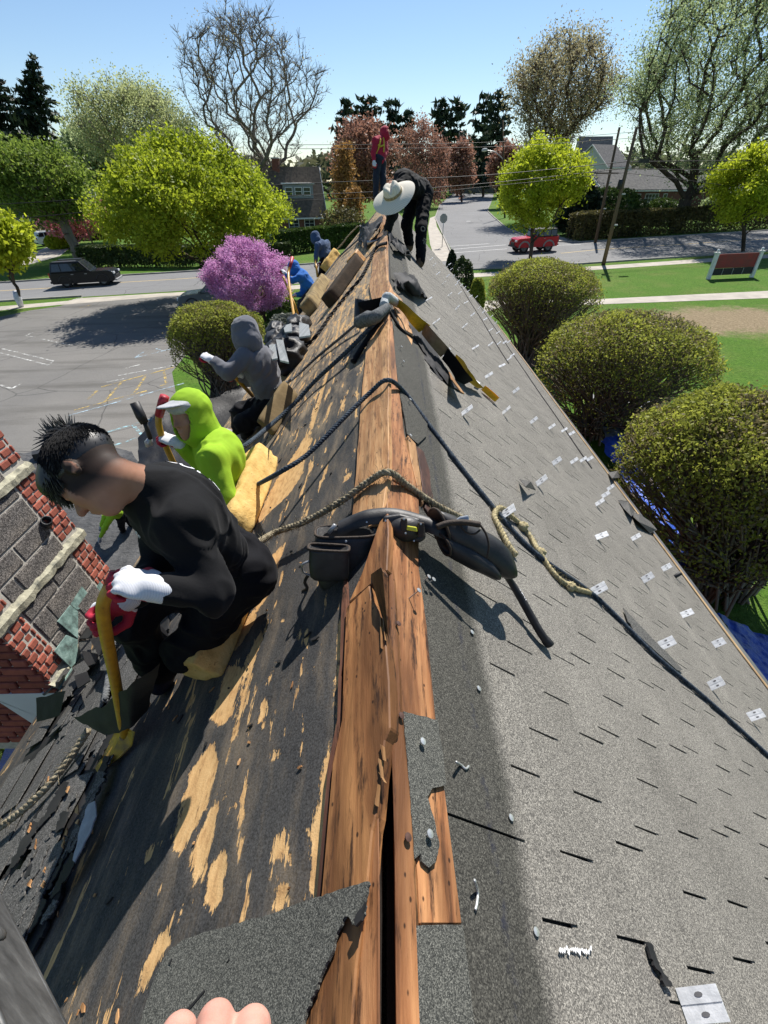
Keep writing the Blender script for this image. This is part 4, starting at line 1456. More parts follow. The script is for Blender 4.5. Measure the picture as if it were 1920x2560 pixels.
while ys[-1] < YEND:
    ys.append(ys[-1] + .012 + .004 * max(0, ys[-1]))
xs = np.linspace(-.032, -XL, 124)
GX, GY = np.meshgrid(xs, np.array(ys))
best = np.full(GX.shape, -9.0)
for pl in torn_px:
    q = [RP(x, y, 0, -1) for x, y in pl]
    best = np.maximum(best, poly_sdf(GX, GY, [(p.x, p.y) for p in q]))
torn = np.clip(best / .022, -1, 1)
worn = np.clip((GY - 1.6) / 3.5, 0, 1) * np.clip(1.1 - .15 * np.abs(GX), 0, 1) * .9 + .35 * np.clip(-(GX + .55) / .6, 0, 1) * np.clip(1.3 - GY, 0, 1)
Zoff = -.004 * (torn > 0) + .004 * vnoise(np.stack([GX.ravel() * 3, GY.ravel() * 1.5, GX.ravel() * 0], 1)).reshape(GX.shape)
V = np.array([RS(x, y, o) for x, y, o in zip(GX.ravel(), GY.ravel(), Zoff.ravel())])
n, m_ = GX.shape
idx = np.arange(n * m_).reshape(n, m_)
Fq = np.stack([idx[:-1, :-1], idx[:-1, 1:], idx[1:, 1:], idx[1:, :-1]], -1).reshape(-1, 4)
deck = mk('roof_deck', V, Fq, FELT, BLD, True, {'torn': torn.ravel(), 'worn': worn.ravel()})

# underside and body of the building
WALLB = brickmat('building_brick', (.20, .07, .05), (.26, .10, .07), (.30, .27, .23))
DARKW = pm('dark_timber', (.035, .03, .026), (.02, .018, .016), 5, 4, .9, .1)
m = MB()
for sg, xe in ((-1, XL), (1, XR)):
    rows = []
    for y in np.linspace(-.45, YEND, 20):
        rows.append([RS(sg * a, y, -.05) for a in (.035, xe * .5, xe - .005)])
    m.grid(rows)
m.build('roof_underside', DARKW, BLD)
for x in (-XL + .3, XR - .3):
    zt = rz(x, 0) - .12
    MB().box((x, YEND / 2 - .2, (zt + GZ0 - .5) / 2), (.3, YEND - .3, zt - GZ0 + .5)).build('wall', WALLB, BLD)
for y in (YEND - .25, -.42):  # near end wall is unseen, added to keep daylight out below the ridge gap
    q = [Vector((-XL + .46, y, GZ0 - .5)), Vector((XR - .46, y, GZ0 - .5)), Vector((XR - .46, y, rz(XR - .46, YEND) - .12)), Vector((0, y, rz(0, YEND) - .14)), Vector((-XL + .46, y, rz(-XL + .46, YEND) - .12))]
    MB().prism(q, (0, -.3, 0)).build('wall', WALLB, BLD)

# ---------------------------------------------------------------- timber at the ridge
def woodmat(name, a, b, dark, k=1.0):
    t = NT(name)
    v = t.pos((1, 1, 1))
    oi = t.n('ObjectInfo')
    ad = t.n('VectorMath', operation='ADD')
    cmb = t.n('CombineXYZ')
    t.l(t.math('MULTIPLY', oi.outputs['Random'], 7.0), cmb.inputs[0])
    t.l(t.math('MULTIPLY', oi.outputs['Random'], 3.0), cmb.inputs[1])
    mp = t.pos((26, 1.5, 26))
    t.l(mp, ad.inputs[0]); t.l(cmb.outputs[0], ad.inputs[1])
    g = t.noise(ad.outputs[0], 1.0, 8, .68, .5)
    c = t.ramp(g, [(.30, dark), (.44, b), (.56, a), (.74, tuple(min(1, x * 1.35) for x in a))])
    big = t.noise(t.pos((6, 1.2, 6)), 1.4, 4, .6)
    c = t.mix(t.ramp(big, [(.36, 0.0), (.62, .95 * k)]), c, tuple(x * .36 for x in b))
    st = t.noise(t.pos((40, 5, 40)), 1.1, 6, .7)
    c = t.mix(t.ramp(st, [(.53, 0.0), (.63, .92 * k)]), c, tuple(x * .6 for x in dark))
    sp = t.n('TexVoronoi', i_Scale=1.0)
    t.l(t.pos((34, 22, 34)), sp.inputs['Vector'])
    c = t.mix(t.ramp(sp.outputs['Distance'], [(.07, .9), (.12, 0.0)]), c, tuple(x * .4 for x in dark))
    t.col(c)
    t.rough(.62, .3)
    t.bump(t.math('ADD', g, t.math('MULTIPLY', st, .6)), .55, .006)
    return t.m


WOOD = woodmat('ridge_board_wood', (.47, .225, .095), (.33, .135, .052), (.045, .02, .011))
WOODL = woodmat('weathered_tan_board', (.54, .31, .14), (.42, .21, .085), (.10, .045, .02), .7)
WOODB = woodmat('brown_board', (.45, .215, .08), (.30, .125, .045), (.045, .02, .01), 1.0)
WOODD = woodmat('dark_red_board', (.17, .075, .045), (.11, .045, .03), (.03, .018, .012))


def rough_poly(px, step=14, amp=2.2, seed=0, keep=()):
    r = random.Random(seed)
    out = []
    n = len(px)
    for i in range(n):
        a, b = px[i], px[(i + 1) % n]
        L = math.dist(a, b)
        k = max(1, int(L / step))
        for q in range(k):
            s = q / k
            j = amp if q else amp * .3
            out.append((a[0] + (b[0] - a[0]) * s + r.gauss(0, j), a[1] + (b[1] - a[1]) * s + r.gauss(0, j)))
    return out


def plate(name, px, side, off, thick, mat, parent=None, rough=0, seed=0, bevel=0, step=14, offs=None):
    """a flat piece on the roof, outline seen in the photo, top face `off` above the deck plane"""
    q = rough_poly(px, step, rough, seed) if rough else px
    pts = []
    for i, (x, y) in enumerate(q):
        o = off if offs is None else offs(x, y)
        pts.append(RP(x, y, o, side))
    c = sum(pts, Vector()) / len(pts)
    nn = rn(c.x if abs(c.x) > 1e-3 else side * .01, c.y)
    return MB().prism(pts, Vector((0, 0, -thick)) if thick > .06 else nn * -thick).build(name, mat, parent or BLD, bevel=bevel, seg=1)


RB = lambda *p: p
# right ridge boards
plate('plank', [(971, 1196), (1047, 1240), (1050, 1300), (1047, 1412), (1068, 1564), (1091, 1800), (1128, 2090), (1157, 2312), (1052, 2312), (1047, 2200), (1030, 1995), (1007, 1778), (990, 1700), (976, 1560), (973, 1336)], 1, .022, .022, WOOD, seed=1, bevel=.003)
plate('plank', [(973, 1345), (990, 1460), (1007, 1778), (1030, 1995), (1047, 2307), (1062, 2700), (996, 2700), (991, 2560), (987, 2122), (979, 1839), (974, 1640)], 1, .030, .11, WOOD, seed=2, bevel=.006)
plate('plank', [(970, 745), (982, 812), (994, 947), (1003, 1010), (1011, 1082), (1024, 1140), (1047, 1236), (971, 1192)], 1, .020, .02, WOOD, seed=3, bevel=.003)
plate('plank', [(1020, 1088), (1040, 1110), (1050, 1180), (1060, 1262), (1048, 1236), (1026, 1140)], 1, .026, .02, WOODL, seed=4, bevel=.002)
plate('plank', [(1042, 1115), (1060, 1130), (1076, 1190), (1086, 1270), (1078, 1300), (1063, 1268), (1052, 1180)], 1, .020, .02, WOODD, rough=1.5, seed=5, bevel=.002)
plate('plank', [(968, 560), (966, 600), (972, 700), (980, 720), (1030, 850), (1000, 800), (984, 760), (970, 742)], 1, .018, .018, WOODL, seed=6)
plate('plank', [(974, 720), (1005, 748), (1033, 840), (1030, 862), (1000, 812)], 1, .022, .02, WOODL, rough=1, seed=7)
# left ridge boards
plate('plank', [(969, 745), (971, 900), (971, 1190), (950, 1306), (870, 1335), (880, 1290), (891, 1158), (903, 1000), (914, 880), (935, 790)], -1, .024, .024, WOODL, rough=.8, seed=8, bevel=.002, step=30)
plate('plank', [(958, 525), (967, 560), (968, 640), (969, 740), (935, 785), (924, 720), (932, 650), (944, 590)], -1, .022, .022, WOODL, rough=.8, seed=9)
plate('plank', [(904, 1433), (948, 1305), (968, 1250), (971, 1336), (967, 1425), (920, 1466), (870, 1508)], -1, .030, .028, WOODB, seed=10, bevel=.003)
plate('plank', [(870, 1513), (923, 1462), (929, 1500), (944, 1525), (962, 1582), (968, 1650), (972, 1700), (975, 1820), (962, 1850), (955, 1900), (949, 1935), (938, 2040), (930, 2075), (918, 2210), (890, 2420), (870, 2700), (740, 2700), (752, 2560), (802, 2232), (830, 1911), (853, 1800), (858, 1660), (864, 1522)], -1, .034, .034, WOODB, seed=11, bevel=.003)
plate('plank', [(945, 1940), (949, 2164), (950, 2560), (950, 2700), (872, 2700), (892, 2420), (920, 2210), (932, 2075), (940, 2040)], -1, .026, .10, WOOD, seed=12, bevel=.003)
plate('batten', [(853, 1690), (853, 1800), (830, 1911), (802, 2232), (760, 2520), (740, 2600), (734, 2600), (752, 2500), (793, 2232), (820, 1911), (843, 1800), (846, 1690)], -1, .020, .03, WOODD, seed=13)
plate('batten', [(860, 1440), (864, 1522), (858, 1660), (851, 1690), (846, 1690), (850, 1660), (853, 1520)], -1, .020, .03, WOODD, seed=13)
# splintered wedge that stands out of the joint
a = [RP(929, 1446, .03, -1), RP(957, 1428, .10, -1), RP(971, 1440, .09, -1), RP(972, 1600, .04, -1)]
MB().prism(a, Vector((-.006, .03, -.012))).build('plank', WOODB, BLD, bevel=.002)
for i, (x0, y0, x1, y1, w) in enumerate(((945, 1895, 952, 1945, 5), (950, 1860, 957, 1900, 6), (946, 1930, 960, 1955, 3), (936, 2010, 944, 1960, 4), (955, 1540, 962, 1600, 4), (949, 1540, 952, 1620, 3))):
    plate('splinter', [(x0, y0), (x0 + w, y0 + 4), (x1 + w * .3, y1), (x1, y1)], -1, .042, .008, WOODL, seed=20 + i)
NAILM = pm('nail_steel', (.55, .56, .55), (.4, .41, .4), 12, 2, .35, .5, metal=.5, bump=0)
RUST = pm('rusty_nail', (.10, .05, .035), (.06, .035, .03), 12, 2, .7, .3, bump=0)
for i, (x, y, s, tall) in enumerate(((1030, 1490, 1, .03), (1054, 1855, 1, .004), (1071, 2086, 1, .004), (1069, 1444, 1, .006), (1275, 2045, 1, .003), (1178, 1582, 1, .004), (1024, 1091, 1, .008), (1082, 1450, 1, .004), (1195, 1722, 1, .003),
                                    (1002, 1790, 1, .002), (1018, 2094, 1, .002), (995, 1560, 1, .002), (1008, 905, 1, .006), (1003, 868, 1, .005), (1025, 1000, 1, .004), (1337, 2330, 1, .003))):
    p = RP(x, y, .036 if x < 1100 else .012, s)
    n = rn(p.x, p.y)
    R = frame(n)
    MB().lathe([(.0018, -.02), (.0018, tall), (.0075, tall), (.0078, tall + .0018), (.002, tall + .003)], m4(R, p), 10).build('nail', RUST if tall == .002 else NAILM, BLD)
for i, pl in enumerate((((1140, 1905), (1152, 1912), (1164, 1922), (1172, 1915)), ((1186, 2200), (1194, 2230), (1192, 2260), (1188, 2275)))):
    MB().tube(spline([RP(x, y, .012 + .02 * (k == 0), 1) for k, (x, y) in enumerate(pl)], 4), .003, 6).build('nail', NAILM, BLD, True)

# ---------------------------------------------------------------- right slope: shingles
def granule(name, a, b, c, dark=None, scale=330):
    t = NT(name)
    v = t.pos()
    vo = t.n('TexVoronoi', i_Scale=scale)
    t.l(v, vo.inputs['Vector'])
    sp = t.n('SeparateXYZ')
    t.l(vo.outputs['Color'], sp.inputs[0])
    col = t.ramp(sp.outputs[0], [(.0, a), (.45, b), (.93, c), (1.0, tuple(min(1, x * 1.4) for x in c))])
    big = t.noise(v, 1.6, 5, .6)
    col = t.mix(1.0, col, t.ramp(big, [(.3, .82), (.7, 1.1)]), 'MULTIPLY')
    oi = t.n('ObjectInfo')
    k = t.math('MULTIPLY_ADD', oi.outputs['Random'], .14)
    k.node.inputs[2].default_value = .93
    col = t.mix(1.0, col, k, 'MULTIPLY')
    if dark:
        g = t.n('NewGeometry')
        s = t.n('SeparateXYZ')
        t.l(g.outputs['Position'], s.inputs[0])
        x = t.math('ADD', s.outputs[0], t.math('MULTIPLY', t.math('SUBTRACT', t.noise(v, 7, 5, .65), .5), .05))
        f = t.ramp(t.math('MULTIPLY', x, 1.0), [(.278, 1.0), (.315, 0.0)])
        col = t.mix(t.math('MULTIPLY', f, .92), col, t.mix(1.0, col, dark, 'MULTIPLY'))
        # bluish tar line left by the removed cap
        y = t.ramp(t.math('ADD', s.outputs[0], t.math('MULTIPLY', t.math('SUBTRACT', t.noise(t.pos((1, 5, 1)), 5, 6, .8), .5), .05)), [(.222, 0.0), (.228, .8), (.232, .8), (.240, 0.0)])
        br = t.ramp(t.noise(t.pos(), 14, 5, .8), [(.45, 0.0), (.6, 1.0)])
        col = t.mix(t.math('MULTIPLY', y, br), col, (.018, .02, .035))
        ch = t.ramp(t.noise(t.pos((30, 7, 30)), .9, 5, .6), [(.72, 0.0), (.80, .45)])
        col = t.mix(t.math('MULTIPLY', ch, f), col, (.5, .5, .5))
    t.col(col)
    t.rough(.88, .25)
    t.bump(sp.outputs[1], .5, .002)
    return t.m


SHING = granule('shingle_granules', (.070, .066, .059), (.150, .140, .123), (.31, .29, .25), dark=(.30, .31, .30), scale=420)
CAPG = granule('dark_cap_granules', (.026, .027, .025), (.062, .063, .056), (.17, .168, .145), scale=640)
OLDG = granule('old_shingle_granules', (.03, .03, .029), (.075, .073, .068), (.15, .145, .135), scale=300)
TARB = pm('black_tar_felt', (.012, .012, .013), (.026, .025, .025), 8, 5, .75, .3, bump=.4, bscale=60, bdist=.003)
rows = [[RS(x, y, -.004) for x in np.linspace(.03, XR - .01, 8)] for y in np.linspace(-.45, YEND, 30)]
MB().grid(rows).build('underlay', TARB, BLD)
EXPO, TABW = .137, .305
S0 = .388


def sx(s, y):           # distance down the slope -> x
    return s / math.sqrt(1 + T0 * T0)


tabs = []
k = 0
rT = random.Random(4)
while S0 + k * EXPO < XR * math.sqrt(1 + T0 * T0) - .30:
    s = S0 + k * EXPO
    x = sx(s + EXPO / 2, 0)
    y = -.6 + (k % 2) * TABW / 2 + rT.uniform(-.03, .03) + (TABW * .25 if k % 5 == 3 else 0)
    j = 0
    while y < YEND - .1:
        tabs.append((x, y + TABW / 2, k, j))
        y += TABW
        j += 1
    k += 1
NC = k


def tab_local():
    hw, L = (TABW - .0062) / 2, EXPO
    # x down the slope, y along the ridge, z out
    b = [(-L / 2 - .015, -hw, .0035), (-L / 2 - .015, hw, .0035), (L / 2, hw - .001, .0085), (L / 2, -hw + .001, .0085)]
    return [Vector(p) for p in b] + [Vector((p[0], p[1], p[2] - .005)) for p in b], [(3, 2, 1, 0), (4, 5, 6, 7), (0, 1, 5, 4), (1, 2, 6, 5), (2, 3, 7, 6), (3, 0, 4, 7)]


TV, TF = tab_local()
tabs.sort(key=lambda q: (RS(q[0], q[1]) - CAM).length + (6 if q[1] < -.35 else 0))


def tab_matrix(x, y, dz=0.0, yaw=0.0):
    n = rn(x, y)
    d = Vector((1, 0, 0))
    d = (d - n * n.dot(d)).normalized()
    R = Matrix((d, n.cross(d), n)).transposed()
    if yaw: R = R @ Matrix.Rotation(yaw, 3, 'Z')
    return m4(R, RS(x, y, dz))


sh_me = bpy.data.meshes.new('shingle')
sh_me.from_pydata([tuple(p) for p in TV], [], TF)
sh_me.materials.append(SHING)
bm_ = bmesh.new(); bm_.from_mesh(sh_me); bmesh.ops.recalc_face_normals(bm_, faces=bm_.faces); bm_.to_mesh(sh_me); bm_.free()
# object coordinates differ per tab: use a world-space version of the pattern instead
for nd in SHING.node_tree.nodes:
    if nd.type == 'MAPPING':
        for lk in list(nd.inputs[0].links):
            gm_ = SHING.node_tree.nodes.new('ShaderNodeNewGeometry')
            SHING.node_tree.links.new(gm_.outputs['Position'], nd.inputs[0])
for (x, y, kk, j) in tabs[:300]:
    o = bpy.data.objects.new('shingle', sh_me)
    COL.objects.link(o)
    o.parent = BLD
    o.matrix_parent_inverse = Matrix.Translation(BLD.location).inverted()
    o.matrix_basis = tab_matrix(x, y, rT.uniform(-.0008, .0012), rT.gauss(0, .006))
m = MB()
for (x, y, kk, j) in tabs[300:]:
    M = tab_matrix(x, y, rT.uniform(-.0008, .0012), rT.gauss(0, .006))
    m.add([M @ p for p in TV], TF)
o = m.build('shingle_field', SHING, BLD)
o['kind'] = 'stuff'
bm_ = bmesh.new(); bm_.from_mesh(o.data); bmesh.ops.recalc_face_normals(bm_, faces=bm_.faces); bm_.to_mesh(o.data); bm_.free()
# top course without slots, in strips
for i, y in enumerate(np.arange(-.5, YEND - .4, .93)):
    y0, y1 = y + .003, y + .927
    x0, x1 = (.045 if y > 2.1 else .085), sx(S0 + .012, 0)
    q = [RS(x0, y0, .006), RS(x1, y0, .0125), RS(x1, y1, .0125), RS(x0, y1, .006)]
    MB().prism(q, rn(.2, y) * -.005).build('top_shingle', SHING, BLD)
# torn cap pieces over the boards
plate('cap_shingle', S5((970, 185), (1170, 235), (1200, 420), (1222, 620), (1190, 632), (1140, 640), (1113, 690), (1140, 790), (1163, 870), (1182, 985), (1160, 1080), (1120, 1112), (1078, 1075), (1072, 1030), (1036, 1060), (1010, 700)), 1, .030, .005, CAPG, rough=.8, seed=31, step=10)
plate('cap_shingle', S5((1018, 1452), (1318, 1450), (1345, 1640), (1390, 2038), (1420, 2300), (1050, 2300), (1042, 2038), (1028, 1640)), 1, .030, .006, CAPG, rough=.6, seed=32, step=16)
plate('cap_shingle', [(982, 812), (1000, 800), (1060, 900), (1075, 1000), (1066, 1090), (1045, 1110), (1018, 1084), (1006, 1010), (994, 947)], 1, .020, .005, SHING, rough=.8, seed=34)
# cap sheet at the bottom left
plate('cap_sheet', [(920, 2202), (912, 2250), (910, 2286), (891, 2312), (880, 2310), (874, 2292), (862, 2290), (848, 2320), (840, 2333), (832, 2375), (810, 2420), (786, 2480), (764, 2530), (740, 2640), (330, 2640), (367, 2500), (397, 2417), (422, 2375), (456, 2350), (520, 2328), (600, 2307), (690, 2280), (777, 2248)], -1, .046, .006, CAPG, rough=1.3, seed=36, step=9)
plate('cap_sheet', [(884, 2300), (912, 2255), (902, 2300), (888, 2316)], -1, .058, .006, TARB, rough=1.5, seed=37)
for i, px in enumerate(([(455, 2535), (510, 2475), (512, 2478), (465, 2534)], [(420, 2410), (428, 2396), (430, 2398), (425, 2412)], [(565, 2408), (572, 2396), (573, 2400)])):
    plate('cut', px, -1, .0475, .002, TARB, seed=38 + i)

# ---------------------------------------------------------------- eave of the right slope
EAVE = pm('eave_metal', (.16, .16, .165), (.09, .09, .095), 3, 5, .55, .4, bump=.2)
LATH = pm('eave_lath', (.50, .36, .20), (.36, .25, .14), 4, 5, .8, .2)
for i, y in enumerate(np.arange(-.4, YEND - .2, 1.95)):
    y1 = min(y + 1.945, YEND)
    q = [RS(3.30, y, .012), RS(XR + .05, y, .006), RS(XR + .05, y1, .006), RS(3.30, y1, .012)]
    MB().prism(q, (0, 0, -.02)).build('eave_flashing', EAVE, BLD)
    q = [RS(XR + .05, y, -.01), RS(XR + .15, y, -.03), RS(XR + .15, y1, -.03), RS(XR + .05, y1, -.01)]
    MB().prism(q, (0, 0, -.14)).build('gutter', TARB, BLD)
rl = random.Random(3)
MB().tube([RS(3.285 + rl.gauss(0, .012), y, .022) for y in np.arange(-.3, YEND, .45)], .010, 5).build('lath', LATH, BLD)
MB().tube([RS(2.62 + .012 * math.sin(y * 3), y, .012) for y in np.arange(5.2, YEND, .3)], .012, 4).build('sagging_joint', TARB, BLD)
MB().tube([RS(1.95 + .012 * math.sin(y * 2), y, .012) for y in np.arange(7.5, YEND, .3)], .010, 4).build('sagging_joint', TARB, BLD)

# ---------------------------------------------------------------- snow guards
GALV = pm('galvanised_plate', (.70, .72, .74), (.50, .52, .54), 40, 4, .45, .5, metal=.0, bump=.1)
SG = S3((1110, 585), (1155, 720), (1240, 560), (1328, 747), (1285, 640), (1375, 680), (1388, 872), (1480, 855), (1530, 850), (1565, 843), (1590, 840), (1545, 978), (1590, 942), (1610, 920), (1467, 1038), (1630, 1130), (1572, 1250), (1335, 1250), (1415, 640), (1335, 605), (1440, 665), (1400, 575), (1450, 705), (1480, 770), (1525, 785), (1515, 730), (1490, 690),
        (1300, 550), (1280, 500), (1205, 490), (1230, 450), (1250, 410), (1220, 400), (1170, 435), (1240, 380), (1150, 385), (1130, 350), (1265, 455), (1290, 480), (1310, 505), (1330, 520), (1350, 540), (1365, 570), (1215, 905))
SG += [(x * 1.1574, y * 1.1574) for x, y in ((1151, 909), (1190, 922), (1217, 929), (1233, 936), (1200, 997), (1238, 996), (1258, 993), (1272, 991), (1167, 1040), (1091, 1108), (1317, 1054), (1306, 1069), (1293, 1086), (1371, 1161), (1295, 1156), (1437, 1226), (1396, 1249), (1288, 1274), (1480, 1325), (1436, 1390), (1549, 1389), (1543, 1478), (1628, 1545), (1502, 2170))]


def guard_mesh():
    m = MB()
    H, W = .088, .058
    # plate in local x (up the normal) / y (along ridge); z faces up the slope
    for y0, y1 in ((-W / 2, -.0015), (.0015, W / 2)):
        m.prism([(0, y0, 0), (H, y0, 0), (H, y1, 0), (0, y1, 0)], (0, 0, .003))
    m.prism([(0, -.0015, -.001), (H, -.0015, -.001), (H, .0015, -.001), (0, .0015, -.001)], (0, 0, .002))
    return m


def punch_mesh():
    m = MB()
    q = [(.045 + math.cos(a) * .009, math.sin(a) * .0045, .0032) for a in np.linspace(0, 2 * math.pi, 10)[:-1]]
    return m.prism(q, (0, 0, .0008))


g0 = guard_mesh().build('snow_guard', GALV, BLD)
p0 = punch_mesh().build('punched_hole', EAVE, None)
gme, pme = g0.data, p0.data
bpy.data.objects.remove(p0)
bpy.data.objects.remove(g0)
rG = random.Random(8)
for (x, y) in SG:
    p = RP(x, y, .040, 1)
    n = rn(p.x, p.y)
    d = Vector((1, 0, 0))
    d = (d - n * n.dot(d)).normalized()       # down the slope
    p = p - n * .040
    yy = n.cross(d)
    R = Matrix((n, -yy, -d)).transposed()
    R = R @ Matrix.Rotation(rG.gauss(0, .08), 3, 'X') @ Matrix.Rotation(rG.gauss(.12, .10), 3, 'Y')
    o = bpy.data.objects.new('snow_guard', gme)
    COL.objects.link(o)
    o.parent = BLD
    o.matrix_parent_inverse = Matrix.Translation(BLD.location).inverted()
    o.matrix_basis = m4(R, p + n * .008)
    for yc in (-.0155, .0155):
        c = bpy.data.objects.new('punched_hole', pme)
        COL.objects.link(c)
        c.parent = o
        c.location = (0, yc, 0)

# ---------------------------------------------------------------- lower left: old shingles, torn felt
OLDREG = [(-120, 2170), (-60, 2060), (20, 1970), (70, 1880), (150, 1770), (215, 1660), (300, 1560), (352, 1500), (420, 1470), (420, 1560), (395, 1650), (330, 1780), (250, 1905), (215, 2020), (170, 2150), (140, 2260), (90, 2360), (-60, 2560)]
plate('old_felt', OLDREG, -1, .016, .010, TARB, rough=3, seed=51, step=12)
r5 = random.Random(21)
q3 = [RP(x, y, 0, -1) for x, y in OLDREG]
reg = [(p.x, p.y) for p in q3]
cx = [p[0] for p in reg]; cy = [p[1] for p in reg]
nold = 0
old_me = bpy.data.meshes.new('old_shingle')
old_me.from_pydata([(p.x, p.y, p.z * .7) for p in TV], [], TF)
old_me.materials.append(OLDG)
for s in np.arange(.9, 2.72, .118):
    for y in np.arange(-.2, 2.9, .30):
        x = -s / math.sqrt(1 + T0 * T0)
        yy = y + r5.uniform(0, .14)
        inside = poly_sdf(np.array([x]), np.array([yy]), reg)[0]
        if inside < .035 or r5.random() < .16: continue
        n = rn(x, yy)
        d = Vector((-1, 0, 0)); d = (d - n * n.dot(d)).normalized()
        R = Matrix((d, n.cross(d), n)).transposed() @ Matrix.Rotation(r5.gauss(0, .10), 3, 'Z') @ Matrix.Rotation(r5.gauss(.02, .05), 3, 'Y') @ Matrix.Rotation(r5.gauss(0, .03), 3, 'X')
        o = bpy.data.objects.new('old_shingle', old_me)
        COL.objects.link(o)
        o.parent = BLD
        o.matrix_parent_inverse = Matrix.Translation(BLD.location).inverted()
        o.matrix_basis = m4(R, RS(x, yy, .021 + r5.uniform(0, .012)))
        nold += 1
# torn strips of felt and shingle along the peeled edge
for i in range(46):
    u = r5.random()
    ax, ay = 420 + (150 - 420) * u, 1480 + (2250 - 1480) * u
    ax -= r5.random() ** 1.4 * 190
    L = r5.uniform(40, 170)
    dx, dy = (965 - ax), (440 - ay)
    k = L / math.hypot(dx, dy)
    bx, by = ax - dx * k + r5.gauss(0, 8), ay - dy * k
    w = r5.uniform(5, 16)
    o0 = r5.uniform(.026, .045)
    plate('torn_strip', [(ax, ay), (ax + w, ay + 4), ((ax + bx) / 2 + w * 1.1, (ay + by) / 2), (bx + 2, by), (bx - 2, by - 3), ((ax + bx) / 2 - w * .3, (ay + by) / 2)], -1, o0, .004, OLDG if i % 3 else TARB, rough=2.0, seed=100 + i, step=9)
for i in range(14):
    u = r5.random()
    ax, ay = 400 + (130 - 400) * u - r5.random() * 140, 1500 + (2230 - 1500) * u
    plate('chip', [(ax, ay), (ax + r5.uniform(4, 12), ay - r5.uniform(8, 26)), (ax + r5.uniform(2, 9), ay + 4)], -1, .046, .004, WOODL, rough=1.2, seed=170 + i, step=5)
# grey upturned strip by the peeled edge
plate('torn_strip', [(236, 2002), (240, 2040), (228, 2075), (205, 2120), (186, 2155), (181, 2150), (200, 2070), (220, 2010)], -1, .06, .004, pm('grey_felt_back', (.36, .37, .38), (.28, .29, .30), 20, 4, .8, .2), rough=1.0, seed=201)


def sheet(name, rows_px, side, mat, parent=None, noise_amp=.02, seed=0, n=10, label=None, cat=None, plane='roof', thick=.003, freq=6.0, group=None):
    """a crumpled sheet through rows of (px,py,height) control points"""
    rows = []
    for r in rows_px:
        rows.append([(Vector(q[:2]), q[2]) for q in r])
    m_, k_ = len(rows), len(rows[0])
    pts = []
    for i in range(n * (m_ - 1) + 1):
        fi = min(i / n, m_ - 1 - 1e-6); a = int(fi); fu = fi - a
        row = []
        for j in range(n * (k_ - 1) + 1):
            fj = min(j / n, k_ - 1 - 1e-6); b = int(fj); fv = fj - b
            def lerp(A, B, f): return (A[0] * (1 - f) + B[0] * f, A[1] * (1 - f) + B[1] * f)
            p = lerp(lerp(rows[a][b], rows[a][b + 1], fv), lerp(rows[a + 1][b], rows[a + 1][b + 1], fv), fu)
            row.append(p)
        pts.append(row)
    W = []
    for row in pts:
        W.append([RP(p[0].x, p[0].y, p[1], side) if plane == 'roof' else G(p[0].x, p[0].y, p[1]) for p in row])
    arr = np.array([[tuple(p) for p in r] for r in W])
    fl = arr.reshape(-1, 3)
    o_ = np.random.default_rng(seed).uniform(0, 30, 3)
    nz = 1 - 2 * np.abs(vnoise(fl * freq + o_)) + .5 * vnoise(fl * freq * 2.7 + o_) + .3 * vnoise(fl * freq * 6 + o_)
    fl = fl + np.stack([nz * 0, nz * 0, nz * noise_amp], 1) + np.stack([vnoise(fl * freq + o_ + 7), vnoise(fl * freq + o_ + 3), nz * 0], 1) * noise_amp * .6
    m_, k_ = arr.shape[:2]
    idx = np.arange(m_ * k_).reshape(m_, k_)
    Fq = np.stack([idx[:-1, :-1], idx[:-1, 1:], idx[1:, 1:], idx[1:, :-1]], -1).reshape(-1, 4)
    o = mk(name, fl, Fq, mat, parent, True)
    if label: tag(o, label, cat, group)
    return o


# ---------------------------------------------------------------- chimney
PHI = rad(76)
CN = Vector((math.sin(PHI), 0, math.cos(PHI)))
CV = Vector((-math.cos(PHI), 0, math.sin(PHI)))
CO = RP(150, 1715, 0, -1)


def FP(px, py, w=0.0):
    r = ray(px, py)
    o = CO + CN * w
    return CAM + r * ((o - CAM).dot(CN) / r.dot(CN))


def uv(px, py):
    p = FP(px, py) - CO
    return p.y, p.dot(CV)


CH = thing('chimney', 'broad brick and dark stone chimney at the left eave beside the crouching man', 'chimney', CO)
BRM = pm('chimney_brick', (.33, .10, .065), (.20, .062, .045), 14, 6, .85, .2, bump=.7, bscale=70, bdist=.004, rand=.28)
BRD = pm('chimney_brick_shaded', (.30, .09, .065), (.20, .06, .05), 14, 6, .85, .2, bump=.7, bscale=70, bdist=.004, rand=.2)  # brick copy for the near face, its shade put into the colour
STN = NT('chimney_stone')
t = STN
vo = t.n('TexVoronoi', i_Scale=230.0)
t.l(t.pos(), vo.inputs['Vector'])
s_ = t.n('SeparateXYZ'); t.l(vo.outputs['Color'], s_.inputs[0])
c = t.ramp(s_.outputs[0], [(.2, (.055, .052, .05)), (.6, (.15, .142, .132)), (.95, (.32, .30, .275))])
c = t.mix(1.0, c, t.ramp(t.noise(t.pos(), 4, 4), [(.3, (.75, .75, .78)), (.7, (1.15, 1.08, 1.0))]), 'MULTIPLY')
t.col(c); t.rough(.9, .2); t.bump(s_.outputs[1], .7, .004)
STN = t.m
MORT = pm('mortar', (.50, .47, .41), (.36, .34, .30), 30, 5, .95, .1)
LIME = NT('limestone_ledge')
t = LIME
c = t.ramp(t.noise(t.pos(), 14, 6, .7), [(.35, (.16, .16, .13)), (.5, (.36, .34, .25)), (.7, (.50, .48, .36))])
t.col(c); t.rough(.9, .2); t.bump(t.noise(t.pos(), 30, 6, .7), .8, .01)
LIME = t.m
COPPER = NT('green_copper')
t = COPPER
